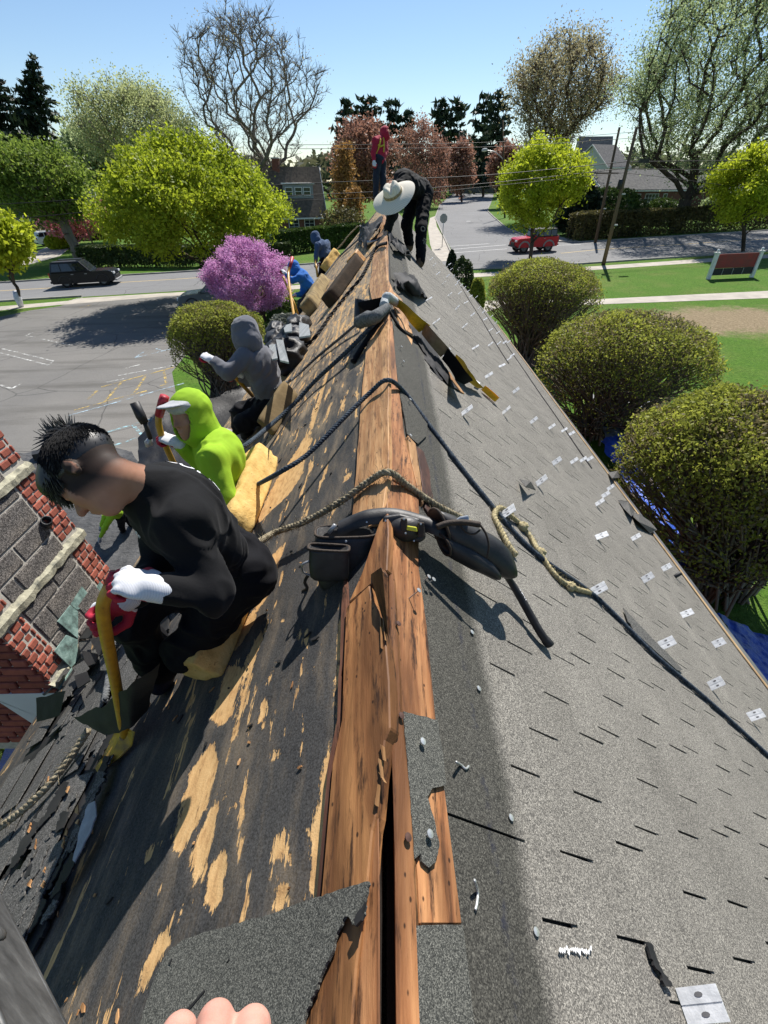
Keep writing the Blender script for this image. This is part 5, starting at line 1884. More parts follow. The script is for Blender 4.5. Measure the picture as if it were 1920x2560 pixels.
c = t.ramp(t.noise(t.pos(), 16, 6, .7), [(.3, (.055, .065, .06)), (.5, (.16, .25, .225)), (.72, (.36, .50, .45))])
t.col(c); t.rough(.7, .3); t.bump(t.noise(t.pos(), 40, 5), .5, .005)
COPPER = t.m
FPt = lambda u, v, w=0: CO + Vector((0, u, 0)) + CV * v + CN * w
un = (uv(8, 1612)[0] + uv(130, 1708)[0]) / 2
uf = (uv(20, 1105)[0] + uv(274, 1422)[0]) / 2
ui1 = (uv(45, 1535)[0] + uv(136, 1624)[0]) / 2      # inner edge of the near brick band
ui2 = (uv(46, 1235)[0] + uv(185, 1390)[0]) / 2      # inner edge of the far brick band
vb, vt = -.75, 1.75
led = [uv(34, 1197)[1], uv(150, 1392)[1], uv(142, 1706)[1]]
# core
q = [FPt(un + .008, vb, .004), FPt(uf - .008, vb, .004), FPt(uf - .008, vt, .004), FPt(un + .008, vt, .004)]
MB().prism(q, (-1.2, 0, 0)).build('core', MORT, CH)
rB = random.Random(17)
bm_cache = {}


def brick_me(L, H, D, key, mat):
    k = (round(L, 2), round(H, 2), key)
    if k not in bm_cache:
        mb = MB().box((0, 0, 0), (k[0], H, D))
        o = mb.build('brick', mat, None, bevel=.006, seg=1)
        bm_cache[k] = o.data
        bpy.data.objects.remove(o)
    return bm_cache[k]


def lay(name, me, M):
    o = bpy.data.objects.new(name, me)
    COL.objects.link(o)
    o.parent = CH
    o.matrix_parent_inverse = Matrix.Translation(CH.location).inverted()
    o.matrix_basis = M
    return o


RF = Matrix((Vector((0, 1, 0)), CV, CN)).transposed()
if RF.determinant() < 0:
    RF = Matrix((Vector((0, -1, 0)), CV, CN)).transposed()


def band(u0, u1):
    W = abs(u1 - u0)
    v = vb
    row = 0
    while v < vt:
        if min(abs(v + .03 - l) for l in led) > .055:
            x = u0
            lens = [W * .46, W * .36, W * .18] if row % 2 else [W * .2, W * .45, W * .35]
            if row % 3 == 2: lens = [W * .36, W * .46, W * .18]
            for L in lens:
                c = FPt(x + L / 2, v + .03, -.012 + rB.gauss(0, .003))
                lay('brick', brick_me(round(L - .009, 2), .044, .05, 'a', BRM), m4(RF @ Matrix.Rotation(rB.gauss(0, .012), 3, 'Z'), c))
                x += L
        v += .0525
        row += 1


band(un, ui1)
band(ui2, uf)
# stone field in courses
v = vb
row = 0
while v < vt:
    H = (.12, .16, .13, .18)[row % 4]
    if True:
        u = ui1 + .012
        first = True
        while u < ui2 - .06:
            L = rB.uniform(.20, .36) if not (first and row % 2) else rB.uniform(.11, .18)
            first = False
            L = min(L, ui2 - .012 - u)
            if ui2 - .012 - u - L < .1: L = ui2 - .012 - u
            c = FPt(u + L / 2, v + H / 2, -.013 + rB.gauss(0, .002))
            lay('stone_block', brick_me(round(L - .014, 2), H - .014, .05, 's', STN), m4(RF, c))
            u += L
    v += H
    row += 1
for i, l in enumerate(led):
    u0, u1 = (un - .01, uf + .01) if i < 2 else (un - .01, un + .32)
    rows = []
    for u in np.linspace(u0, u1, 26 if i < 2 else 9):
        j = lambda s=.003: rB.gauss(0, s)
        rows.append([FPt(u, l - .035 + j(), -.02), FPt(u, l - .03 + j(), .028 + j()), FPt(u, l + .012 + j(), .034 + j()), FPt(u, l + .038 + j(), .008 + j()), FPt(u, l + .045, -.02)])
    MB().grid(rows).build('stone_ledge', LIME, CH)
# shaded near face (towards the camera)
RN_ = Matrix((Vector((1, 0, 0)), Vector((0, 0, 1)), Vector((0, -1, 0)))).transposed()
yN = CO.y + un
z = -.62
row = 0
while z < 1.3:
    xr = FPt(un, z / CV.z).x - .004
    x = xr - (0 if row % 2 else .10)
    k = 0
    if row % 2 == 0:
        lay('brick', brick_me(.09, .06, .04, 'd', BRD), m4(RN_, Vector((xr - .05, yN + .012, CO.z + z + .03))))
    while x > xr - 1.1:
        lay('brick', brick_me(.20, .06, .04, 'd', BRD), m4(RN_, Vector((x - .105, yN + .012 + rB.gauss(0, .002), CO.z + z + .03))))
        x -= .21
    z += .072
    row += 1
S0c = lambda *p: zo(0, 1400, .226, p)
for i, pl in enumerate((S0c((905, 290), (1010, 410), (1110, 240), (1190, 330), (1110, 480), (850, 550), (780, 490)), S0c((780, 500), (865, 570), (865, 870), (640, 680)), S0c((740, 830), (860, 880), (860, 1110), (790, 1190), (605, 1010)), S0c((800, 1190), (815, 1390), (740, 1480), (660, 1420)))):
    q = [FP(x, y, .012 + .012 * i) for x, y in pl]
    MB().prism(q, CN * -.008).build('step_flashing', COPPER, CH)
    # soldered edge of pale mortar
p = FP(116, 1305, .03)
pr = thing('vent_pipe', 'short black pipe stub sticking out of the chimney stone', 'pipe', p)
MB().lathe([(.020, -.06), (.034, -.05), (.034, .03), (.026, .03), (.026, -.03)], m4(frame((.55, -.35, .75)), p), 14, cap=False).build('pipe_wall', BLACKP, pr, True)
# white board under the brick face, blue tarp scrap
q = [Vector((PY(x, y, yN - .01))) for x, y in S0c((-200, 1490), (640, 1472), (600, 1600), (540, 1780), (450, 1870), (0, 1580), (-200, 1480))]
MB().prism(q, (0, .02, 0)).build('white_board', pm('white_board', (.62, .65, .70), (.55, .58, .63), 2, 3, .5, .3, bump=0), CH)
BLUE = NT('blue_tarp')
t = BLUE
c = t.ramp(t.noise(t.pos(), 6, 5), [(.3, (.012, .05, .32)), (.7, (.03, .10, .50))])
t.col(c); t.rough(.32, .5); t.bump(t.noise(t.pos(), 14, 6, .65), .9, .03)
BLUE = t.m
o = MB().prism([PY(x, y, yN + .35) for x, y in S0c((200, 1700), (600, 1750), (420, 2000), (250, 2300), (-60, 2700), (-100, 2500))], (0, .01, 0)).build('tarp', BLUE)
tag(o, 'scrap of blue tarp hanging behind the white board at the left edge', 'tarp')
# broken slates and felt between chimney and shovel
for i, pl in enumerate((S0c((870, 545), (1060, 510), (1060, 700), (870, 700)), S0c((870, 760), (1030, 740), (1000, 860), (870, 870)), S0c((800, 1190), (930, 1110), (990, 1200), (890, 1300)), S0c((990, 870), (1160, 840), (1180, 1000), (1090, 1060)),
                        S0c((870, 900), (1010, 880), (1000, 1080), (900, 1090)), S0c((900, 1000), (1090, 1040), (1060, 1140), (960, 1180)), S0c((1100, 1060), (1200, 1040), (1190, 1220), (1110, 1220)), S0c((820, 1280), (960, 1230), (1000, 1330), (860, 1420)))):
    q = [RP(x, y, .06 + .012 * (i % 4), -1) for x, y in pl]
    nn = Vector((.2, -.2, 1)).normalized()
    o = MB().prism(q, nn * -.010).build('slate_fragment', OLDG if i % 2 == 0 else TARB)
    tag(o, ['flat grey slate fragment directly right of the green flashing', 'small dark slate chip under the largest fragment by the flashing', 'tilted square shingle piece at the bottom tip of the green flashing', 'grey shingle piece nearest to the yellow shovel shaft', 'black felt scrap in the middle of the rubble by the chimney', 'dark wedge of shingle in the rubble above the tilted square', 'black felt scrap lying left of the shovel shaft', 'lowest dark scrap in the rubble under the chimney corner'][i], 'roof scrap', 'broken scraps between chimney and shovel')
FLAP = sheet('felt_flap', [[(185, 1792, .10), (255, 1765, .16), (335, 1715, .24), (400, 1660, .26)], [(222, 1812, .09), (270, 1806, .12), (335, 1770, .16), (392, 1720, .16)], [(262, 1838, .07), (300, 1832, .08), (330, 1822, .08), (372, 1780, .06)]], -1, TARB, None, .012, 5, 6, 'large black felt flap lifted by the blade of the crouching man\'s shovel', 'felt flap')
sheet('felt_flap', [[(90, 1745, .12), (165, 1728, .12)], [(92, 1805, .05), (150, 1790, .05)]], -1, TARB, None, .006, 6, 6, 'square black felt piece poking out over the eave by the white board', 'felt flap')

# ---------------------------------------------------------------- tarps on the ground left
TARP = NT('black_ground_tarp')
t = TARP
c = t.ramp(t.noise(t.pos(), 2.2, 6, .7), [(.3, (.025, .026, .027)), (.55, (.07, .07, .07)), (.8, (.14, .14, .135))])
t.col(c); t.rough(.55, .4); t.bump(t.noise(t.pos((1, 2.5, 1)), 3.5, 7, .7), 1.0, .06)
TARP = t.m
BPOLY = NT('black_plastic_sheet')
t = BPOLY
t.col((.008, .008, .009)); t.rough(.5, .3); t.bump(t.noise(t.pos(), 9, 6, .7), .6, .02)
BPOLY = t.m
sheet('ground_tarp', [[(-80, 1160, .5), (110, 1122, .5), (250, 1112, .5)], [(60, 1180, .3), (190, 1205, .25), (330, 1130, .5)], [(60, 1500, .1), (200, 1420, .1), (420, 1290, .2)], [(100, 1900, .1), (350, 1700, .1), (640, 1480, .2)]], -1, TARP, None, .06, 7, 12, 'rumpled grey-black tarp spread on the ground left of the building', 'tarp', 'ground', freq=1.6)
sheet('black_sheet', [[(345, 1098, .6), (395, 1035, 1.0), (560, 985, 1.0), (650, 930, 1.1)], [(350, 1180, .4), (440, 1140, .5), (590, 1075, .6), (700, 1000, .6)], [(420, 1330, .2), (560, 1260, .2), (700, 1180, .2), (780, 1100, .2)]], -1, BPOLY, None, .05, 8, 12, 'glossy black plastic sheet propped up behind the lime hooded worker', 'plastic sheet', 'ground', freq=1.5)
m = MB()
m.prism([G(90, 1160, .35), G(270, 1128, .35), G(270, 1118, .35), G(90, 1150, .35)], (0, 0, .3))
o = m.build('barrier_board', BLACKP)
tag(o, 'long black board standing on edge beyond the crouching man\'s hair', 'board')
# black bags and rubbish beyond the grey hooded man
def blob(name, label, cat, c, R, mat, seed, amp=.25, freq=2.2, group=None, n=22):
    rng = np.random.default_rng(seed)
    th = np.linspace(0, math.pi, n)
    ph = np.linspace(0, 2 * math.pi, 2 * n)[:-1]
    A, B = np.meshgrid(th, ph, indexing='ij')
    d = np.stack([np.sin(A) * np.cos(B), np.sin(A) * np.sin(B), np.cos(A)], -1).reshape(-1, 3)
    o_ = rng.uniform(0, 20, 3)
    k = 1 + amp * (1 - 2 * np.abs(vnoise(d * freq + o_))) + amp * .4 * vnoise(d * freq * 3 + o_)
    V = d * k[:, None] * np.array(R) + np.array(c)
    mth, nph = A.shape
    idx = np.arange(mth * nph).reshape(mth, nph)
    nx = np.roll(idx, -1, 1)
    Fq = np.stack([idx[:-1], nx[:-1], nx[1:], idx[1:]], -1).reshape(-1, 4)
    o = mk(name, V, Fq, mat, None, True)
    return tag(o, label, cat, group)


for i, (x, y, r, lb) in enumerate(((715, 890, .26, 'shiny black rubbish bag right behind the grey hooded worker'), (700, 850, .24, 'black bag heap under the grey shingle scrap'), (735, 850, .22, 'black rubbish bag at the foot of the yellow shaft'), (690, 825, .26, 'black bag farther along the left eave'), (745, 815, .2, 'black bag under the shiny grey scrap'))):
    p = RP(x, y, .12, -1)
    blob('rubbish_bag', lb, 'rubbish bag', p, (r * .85, r * 1.15, r * .65), BPOLY, 90 + i, .25, 1.6, 'black rubbish bags along the left eave')
GREYS = pm('grey_shingle_back', (.42, .43, .42), (.30, .31, .30), 8, 5, .7, .3)
for i, (pl, lb) in enumerate(((((690, 848), (708, 850), (712, 868), (722, 905), (700, 900)), 'pointed grey shingle scrap lying on the black bags'), (((672, 862), (690, 860), (694, 895), (680, 898)), 'pale grey shingle scrap left of the pointed one'), (((748, 805), (772, 812), (776, 838), (748, 842)), 'shiny grey-white scrap beside the yellow shaft'), (((708, 815), (728, 808), (730, 828), (712, 830)), 'small grey scrap between the black bags'))):
    q = [RP(x, y, .36 - .02 * i, -1) for x, y in pl]
    tag(MB().prism(q, (0, 0, -.012)).build('shingle_scrap', GREYS), lb, 'roof scrap', 'grey scraps on the black bags')
# blue tarps by the right wall
sheet('blue_tarp', [[(1500, 1100, .7), (1580, 1090, .6), (1620, 1110, .5)], [(1560, 1200, .7), (1610, 1200, .5), (1680, 1230, .4)], [(1640, 1310, .7), (1700, 1320, .5), (1740, 1350, .4)], [(1700, 1420, .7), (1760, 1420, .5), (1800, 1440, .3)]], 1, BLUE, None, .10, 9, 12, 'crumpled blue tarp along the right wall beyond the eave', 'tarp', 'ground', freq=2.2)
sheet('blue_tarp', [[(1790, 1540, .7), (1850, 1570, .5), (1950, 1610, .4)], [(1840, 1620, .7), (1900, 1660, .5), (2000, 1700, .4)], [(1900, 1720, .7), (1980, 1760, .5), (2060, 1800, .4)]], 1, BLUE, None, .10, 10, 12, 'second blue tarp stretch at the right edge below the eave', 'tarp', 'ground', freq=2.2)
sheet('grey_tarp', [[(1470, 985, .3), (1560, 1000, .3), (1640, 1000, .2)], [(1500, 1060, .5), (1570, 1070, .3), (1650, 1040, .2)], [(1520, 1110, .6), (1590, 1110, .4), (1650, 1080, .2)]], 1, pm('grey_tarp', (.30, .31, .33), (.16, .165, .175), 3, 6, .6, .3, bump=.8, bscale=8, bdist=.05), None, .10, 11, 10, 'grey tarp under the bare stems of the middle right bush', 'tarp', 'ground', freq=2)

# scraps along the right eave
for i, (pl, lb) in enumerate(((S3((1655, 1655), (1720, 1670), (1750, 1720), (1690, 1700)), 'dark scrap hanging over the right eave near the middle bush'),
                              (zo(1220, 1000, .4219, [(770, 595), (830, 600), (870, 660), (850, 690), (800, 640)]), 'curled dark shingle scrap at the right eave, upper one'),
                              (zo(1220, 1000, .4219, [(840, 660), (900, 680), (960, 720), (1000, 770), (960, 790), (890, 720)]), 'longer torn dark scrap at the right eave below the curled one'),
                              (zo(1220, 1000, .4219, [(710, 430), (770, 420), (790, 460), (735, 465)]), 'bent grey flashing scrap at the right eave by the blue tarp'),
                              (zo(1220, 1000, .4219, [(800, 1235), (830, 1320), (930, 1390), (1050, 1490), (1150, 1600), (1120, 1605), (1000, 1500), (860, 1370)]), 'long dark loose shingle strip lying under the blue-black rope'))):
    q = [RP(x, y, .02 + (.05 if k % 2 else 0) * (i != 4), 1) for k, (x, y) in enumerate(pl)]
    nn = rn(1.5, 3)
    tag(MB().prism(q, nn * .004).build('shingle_scrap', OLDG), lb, 'roof scrap')
p = RP(1690, 1440, .02, 1)
tag(MB().lathe([(.02, -.02), (.02, .06), (.014, .06), (.014, 0)], m4(frame(rn(p.x, p.y)), p), 10, cap=False).build('pipe_stub', BLACKP, None, True), 'tiny black pipe stub near the right eave', 'pipe')
# tar smear and chalk on the shingles at the bottom right
plate('tar_smear', zo(1220, 1700, .4219, [(945, 1550), (970, 1560), (1000, 1640), (1040, 1730), (1090, 1790), (1095, 1815), (1050, 1815), (1030, 1740), (985, 1690), (960, 1620)]), 1, .020, .006, TARB, rough=1.5, seed=55, step=8)
CHALK = pm('chalk_scrape', (.75, .75, .74), (.6, .6, .6), 40, 4, .9, .1)
for i in range(15):
    x0 = 1220 + (420 + i * 13) * .4219
    y0 = 1700 + (1605 + random.uniform(-12, 12)) * .4219
    plate('chalk_mark', [(x0, y0), (x0 + 3, y0 - random.uniform(4, 12)), (x0 + 6, y0 - random.uniform(2, 8)), (x0 + 5, y0 + random.uniform(3, 11))], 1, .0135, .001, CHALK, seed=300 + i)

# small chips, splinters and nails scattered over the stripped deck
r9 = random.Random(99)
for nm, mat, cnt, side, sz in (('wood_crumbs', WOODL, 150, -1, .010), ('felt_crumbs', TARB, 110, -1, .014)):
    m = MB()
    for i in range(cnt):
        y = .15 + 6.5 * r9.random() ** 1.5
        x = (.16 + 1.6 * r9.random()) * side
        n = rn(x, y)
        p = RS(x, y, .012 if side > 0 else .003)
        R = frame(n) @ Matrix.Rotation(r9.uniform(0, 6.3), 3, 'Z')
        a, b = sz * r9.uniform(.4, 1.8), sz * r9.uniform(.2, .7)
        q = [p + R @ Vector((math.cos(t_) * a * r9.uniform(.6, 1), math.sin(t_) * b * r9.uniform(.6, 1), 0)) for t_ in (0, 1.3, 2.6, 3.9, 5.2)]
        m.prism(q, n * sz * .3)
    o = m.build(nm, mat, BLD)
    o['kind'] = 'stuff'
# ================================================================== people (one continuous surface each, grown from a distance field)
class Field:
    def __init__(s, h):
        s.h = h
        s.p = []

    def cone(s, a, b, ra, rb, k=.03):
        s.p.append(('c', np.array(a, float), np.array(b, float), ra, rb, k)); return s

    def ell(s, c, r, R=None, k=.03, op=1):
        s.p.append(('e', np.array(c, float), np.array(r, float), np.eye(3) if R is None else np.array(R).T, k, op)); return s

    def cut(s, c, r, R=None, k=.01):
        return s.ell(c, r, R, k, -1)

    def half(s, c, n, k=.01):
        """keep only the side the normal points away from"""
        s.p.append(('h', np.array(c, float), np.array(n, float), k)); return s

    def mesh(s, name, mat, parent=None, fold=None, attr=None, smooth=1):
        h = s.h
        lo, hi = np.full(3, 1e9), np.full(3, -1e9)
        for q in s.p:
            if q[0] == 'c':
                for e, r in ((q[1], q[3]), (q[2], q[4])):
                    lo = np.minimum(lo, e - r); hi = np.maximum(hi, e + r)
            elif q[0] == 'e' and q[5] > 0:
                m = max(q[2]); lo = np.minimum(lo, q[1] - m); hi = np.maximum(hi, q[1] + m)
        lo = lo - 3 * h - .01; hi = hi + 3 * h + .01
        N = np.ceil((hi - lo) / h).astype(int) + 1
        D = np.full(N, .5, np.float32)
        ax = [lo[i] + h * np.arange(N[i]) for i in range(3)]
        for q in s.p:
            if q[0] == 'h':
                X, Y, Z = np.meshgrid(*ax, indexing='ij', sparse=True)
                d = (X - q[1][0]) * q[2][0] + (Y - q[1][1]) * q[2][1] + (Z - q[1][2]) * q[2][2]
                D = np.maximum(D, d.astype(np.float32)); continue
            if q[0] == 'c':
                a, b, ra, rb, k = q[1:]
                m = max(ra, rb) + k + 3 * h
                l, u = np.minimum(a, b) - m, np.maximum(a, b) + m
            else:
                c, r, R, k, op = q[1:]
                m = max(r) + k + 3 * h
                l, u = c - m, c + m
            i0 = np.clip(((l - lo) / h).astype(int), 0, N - 1)
            i1 = np.clip(((u - lo) / h).astype(int) + 2, 1, N)
            if np.any(i1 <= i0): continue
            sl_ = tuple(slice(i0[i], i1[i]) for i in range(3))
            X, Y, Z = np.meshgrid(*[ax[i][sl_[i]] for i in range(3)], indexing='ij')
            Pp = np.stack([X, Y, Z], -1)
            if q[0] == 'c':
                ba = b - a
                t = np.clip(((Pp - a) @ ba) / (ba @ ba + 1e-12), 0, 1)
                d = np.linalg.norm(Pp - a - t[..., None] * ba, axis=-1) - (ra + (rb - ra) * t)
                op = 1
            else:
                L = (Pp - c) @ R.T
                k0 = np.linalg.norm(L / r, axis=-1)
                k1 = np.linalg.norm(L / (r * r), axis=-1) + 1e-9
                d = k0 * (k0 - 1) / k1
            A = D[sl_]
            if op > 0:
                hh = np.clip(.5 + .5 * (A - d) / k, 0, 1)
                D[sl_] = A * (1 - hh) + d * hh - k * hh * (1 - hh)
            else:
                d = -d
                hh = np.clip(.5 - .5 * (A - d) / k, 0, 1)
                D[sl_] = A * (1 - hh) + d * hh + k * hh * (1 - hh)
        # surface nets
        S = D < 0
        c8 = [D[i:N[0] - 1 + i, j:N[1] - 1 + j, k:N[2] - 1 + k] for i in (0, 1) for j in (0, 1) for k in (0, 1)]
        s8 = sum((x < 0).astype(np.int8) for x in c8)
        act = (s8 > 0) & (s8 < 8)
        idm = -np.ones(act.shape, np.int64)
        ai = np.argwhere(act)
        idm[act] = np.arange(len(ai))
        val = np.stack([x[act] for x in c8], 1)
        off = np.array([[i, j, k] for i in (0, 1) for j in (0, 1) for k in (0, 1)], float)
        acc = np.zeros((len(ai), 3)); cnt = np.zeros(len(ai))
        for a_ in range(8):
            for b_ in range(a_ + 1, 8):
                if np.abs(off[a_] - off[b_]).sum() == 1:
                    va, vb = val[:, a_], val[:, b_]
                    m = (va < 0) != (vb < 0)
                    t = np.where(m, va / np.where(m, va - vb, 1), 0)
                    acc += np.where(m[:, None], off[a_] + (off[b_] - off[a_]) * t[:, None], 0)
                    cnt += m
        V = lo + h * (ai + acc / np.maximum(cnt, 1)[:, None])
        F = []
        for axn in range(3):
            e = [slice(None)] * 3; f = [slice(None)] * 3
            e[axn] = slice(0, -1); f[axn] = slice(1, None)
            A, B = S[tuple(e)], S[tuple(f)]
            u, v = (axn + 1) % 3, (axn + 2) % 3
            for flip in (0, 1):
                m = (A & ~B) if not flip else (~A & B)
                w = np.argwhere(m)
                w = w[(w[:, u] > 0) & (w[:, v] > 0) & (w[:, u] < N[u] - 1) & (w[:, v] < N[v] - 1)]
                def idx(du, dv):
                    q = w.copy(); q[:, u] -= du; q[:, v] -= dv
                    return idm[q[:, 0], q[:, 1], q[:, 2]]
                Q = np.stack([idx(1, 1), idx(0, 1), idx(0, 0), idx(1, 0)], 1)
                F.append(Q if not flip else Q[:, ::-1])
        F = np.vstack(F)
        F = F[(F >= 0).all(1)]
        # light smoothing
        for _ in range(smooth):
            sm = np.zeros_like(V); ct = np.zeros(len(V))
            for a_ in range(4):
                np.add.at(sm, F[:, a_], V[F[:, (a_ + 1) % 4]]); np.add.at(ct, F[:, a_], 1)
                np.add.at(sm, F[:, a_], V[F[:, (a_ + 3) % 4]]); np.add.at(ct, F[:, a_], 1)
            V = V * .4 + .6 * sm / np.maximum(ct, 1)[:, None]
        if fold:
            amp, fr, ani = fold
            nrm = np.zeros_like(V)
            fn = np.cross(V[F[:, 2]] - V[F[:, 0]], V[F[:, 3]] - V[F[:, 1]])
            for a_ in range(4): np.add.at(nrm, F[:, a_], fn)
            nrm /= np.linalg.norm(nrm, axis=1, keepdims=True) + 1e-12
            w = V + .05 * np.stack([vnoise(V * 9), vnoise(V * 9 + 5), vnoise(V * 9 + 11)], 1)
            if ani is not None:
                A_ = np.array(ani, float); A_ /= np.linalg.norm(A_)
                w = w - A_ * (w @ A_)[:, None] * .72
            z = (1 - np.abs(vnoise(w * fr)) * 2.4)
            z = np.sign(z) * np.abs(z) ** 1.3 * .8 + .45 * (1 - 2.2 * np.abs(vnoise(w * fr * 2.3 + 9))) - .1
            V = V + nrm * (amp * z)[:, None]
        at = {k_: f_(V) for k_, f_ in attr.items()} if attr else None
        return mk(name, V, F, mat, parent, True, at)


def cloth(name, c, r=.85, k=.8, sheen=0.0, weave=900):
    t = NT(name)
    f = t.noise(t.pos(), 7, 5, .6)
    col = t.ramp(f, [(.3, tuple(x * k for x in c)), (.7, c)])
    t.col(col)
    t.rough(r, .15)
    if sheen: t.b.inputs['Sheen Weight'].default_value = sheen
    t.bump(t.noise(t.pos(), 90, 4, .7), .25, .003)
    return t.m


SKIN = NT('skin')
t = SKIN
a_ = t.n('Attribute', attribute_name='stubble')
sk = t.ramp(t.noise(t.pos(), 18, 5), [(.3, (.33, .165, .105)), (.7, (.40, .21, .14))])
t.col(t.mix(a_.outputs['Fac'], sk, (.018, .014, .012)))
t.rough(.62, .16)
t.b.inputs['Subsurface Weight'].default_value = .12
t.b.inputs['Subsurface Radius'].default_value = (.012, .005, .003)
t.bump(t.noise(t.pos(), 220, 3), .12, .001)
SKIN = t.m
GLOVE = NT('dipped_glove')
t = GLOVE
a_ = t.n('Attribute', attribute_name='palm')
kn = t.n('TexWave', i_Scale=90.0, i_Distortion=1.5)
t.l(t.pos(), kn.inputs['Vector'])
wht = t.ramp(kn.outputs['Fac'], [(.2, (.50, .51, .54)), (.8, (.70, .71, .73))])
edge = t.math('ADD', a_.outputs['Fac'], t.math('MULTIPLY', t.math('SUBTRACT', t.noise(t.pos(), 60, 4), .5), .35))
t.col(t.mix(t.ramp(edge, [(.48, 0.0), (.54, 1.0)]), wht, (.38, .022, .045)))
t.rough(.75, .25); t.bump(kn.outputs['Fac'], .3, .002)
GLOVE = t.m
HAIRM = pm('black_hair', (.010, .010, .011), (.018, .017, .017), 40, 3, .42, .5, bump=0)
C_BLACK = cloth('black_jersey', (.0085, .0085, .0095), .85, .7, .04)
C_TROUS = cloth('black_trousers', (.006, .006, .008), .85, .8, .02)
C_LIME = cloth('lime_hoodie', (.30, .50, .03), .85, .8)
C_GREY = cloth('grey_hoodie', (.125, .128, .145), .9, .85, .2)
C_BLUE = cloth('bright_blue_hoodie', (.02, .15, .52), .85, .85, .1)
C_NAVY = cloth('slate_blue_hoodie', (.045, .085, .17), .85, .85, .1)
C_RED = cloth('red_hoodie', (.36, .018, .045), .85, .85, .1)
C_JEAN = cloth('dark_jeans', (.022, .027, .042), .85, .75, .1)
BOOT = cloth('brown_boot', (.12, .075, .045), .7, .7)
SHOEB = cloth('dark_shoe', (.018, .02, .035), .6, .7)


def hand(name, wrist, fdir, back, mat, parent, h=.004, size=1.0, curl=(55, 80, 50), thumb_side=1, spread=0.0, cuff=.028, attr=True, thumbcurl=(40, 40)):
    """a hand: fdir towards the knuckles, back = normal of the back of the hand"""
    x = Vector(fdir).normalized()
    z = Vector(back); z = (z - x * z.dot(x)).normalized()
    y = z.cross(x) * thumb_side
    W = Vector(wrist)
    T = lambda a, b, c: np.array(W + (x * a + y * b + z * c) * size)
    R = np.array([list(x), list(y), list(z)])
    F = Field(h)
    F.ell(T(.050, 0, 0), np.array((.052, .042, .018)) * size, R.T, .010)
    F.cone(T(-cuff * .4, 0, 0), T(.012, 0, 0), .031 * size, .033 * size, .015)
    for i, L in enumerate((.082, .092, .085, .066)):
        yb = .031 - .0205 * i
        p = np.array((.092 - .006 * abs(i - 1), yb, .002))
        ang = rad(8)
        r0 = .0105 if i < 3 else .009
        q0 = p
        sy = spread * (1.5 - i)
        for j, (c, f) in enumerate(zip(curl, (.45, .32, .23))):
            ang += rad(c) * (1 + .06 * (i - 1.5))
            q1 = q0 + L * f * np.array((math.cos(ang), sy, -math.sin(ang)))
            F.cone(T(*q0), T(*q1), (r0 - .0008 * j) * size, (r0 - .0008 * (j + 1)) * size, .006)
            q0 = q1
    q = np.array((.022, .034, -.006))
    q1 = q + np.array((.030, .022, -.020)); q2 = q1 + np.array((.030, .002 - .012 * thumbcurl[0] / 40, -.016)); q3 = q2 + np.array((.018, -.016 * thumbcurl[1] / 40, -.012))
    F.cone(T(*q), T(*q1), .0165 * size, .0135 * size, .010)
    F.cone(T(*q1), T(*q2), .0132 * size, .0115 * size, .005)
    F.cone(T(*q2), T(*q3), .0115 * size, .0095 * size, .005)
    Wn, zn, xn = np.array(W), np.array(z), np.array(x)

    def palm(V):
        d = (V - Wn)
        u, w = d @ xn / size, d @ zn / size
        return np.clip(.5 + (-w - .004) * 26 + np.clip((u - .11) * 14, 0, .8), 0, 1) * (u > .012)
    return F.mesh(name, mat, parent, attr={'palm': palm} if attr else None)


def headframe(c, up, fwd):
    up = Vector(up).normalized()
    f = Vector(fwd); f = (f - up * f.dot(up)).normalized()
    l = up.cross(f)          # x = lateral
    return np.array(c, float), np.array([list(l), list(f), list(up)])


def head_field(F, c, R, s=1.0):
    T = lambda x, y, z: c + (np.array((x, y, z)) * s) @ R
    RR = R.T
    F.ell(T(0, -.014, .032), np.array((.077, .098, .088)) * s, RR, .02)
    F.ell(T(0, .028, -.042), np.array((.058, .066, .082)) * s, RR, .03)
    F.ell(T(0, .062, -.104), np.array((.027, .022, .02)) * s, RR, .03)
    F.ell(T(0, .076, .022), np.array((.05, .02, .014)) * s, RR, .015)
    F.cone(T(0, .088, .008), T(0, .113, -.032), .008 * s, .013 * s, .012)
    for sx in (1, -1):
        F.ell(T(.036 * sx, .06, -.028), np.array((.026, .026, .024)) * s, RR, .02)
        F.cut(T(.030 * sx, .106, .003), np.array((.016, .014, .009)) * s, RR, .012)
        F.ell(T(.0295 * sx, .083, .002), np.array((.012, .012, .011)) * s, RR, .004)
        F.cone(T(.012 * sx, .104, -.036), T(.013 * sx, .098, -.036), .007 * s, .006 * s, .006)
        F.ell(T(.080 * sx, -.006, -.006), np.array((.010, .019, .033)) * s, RR, .006)
        F.cut(T(.090 * sx, -.003, -.002), np.array((.006, .010, .020)) * s, RR, .004)
    F.ell(T(0, .089, -.066), np.array((.024, .012, .006)) * s, RR, .006)
    F.ell(T(0, .087, -.077), np.array((.021, .012, .007)) * s, RR, .006)
    return T


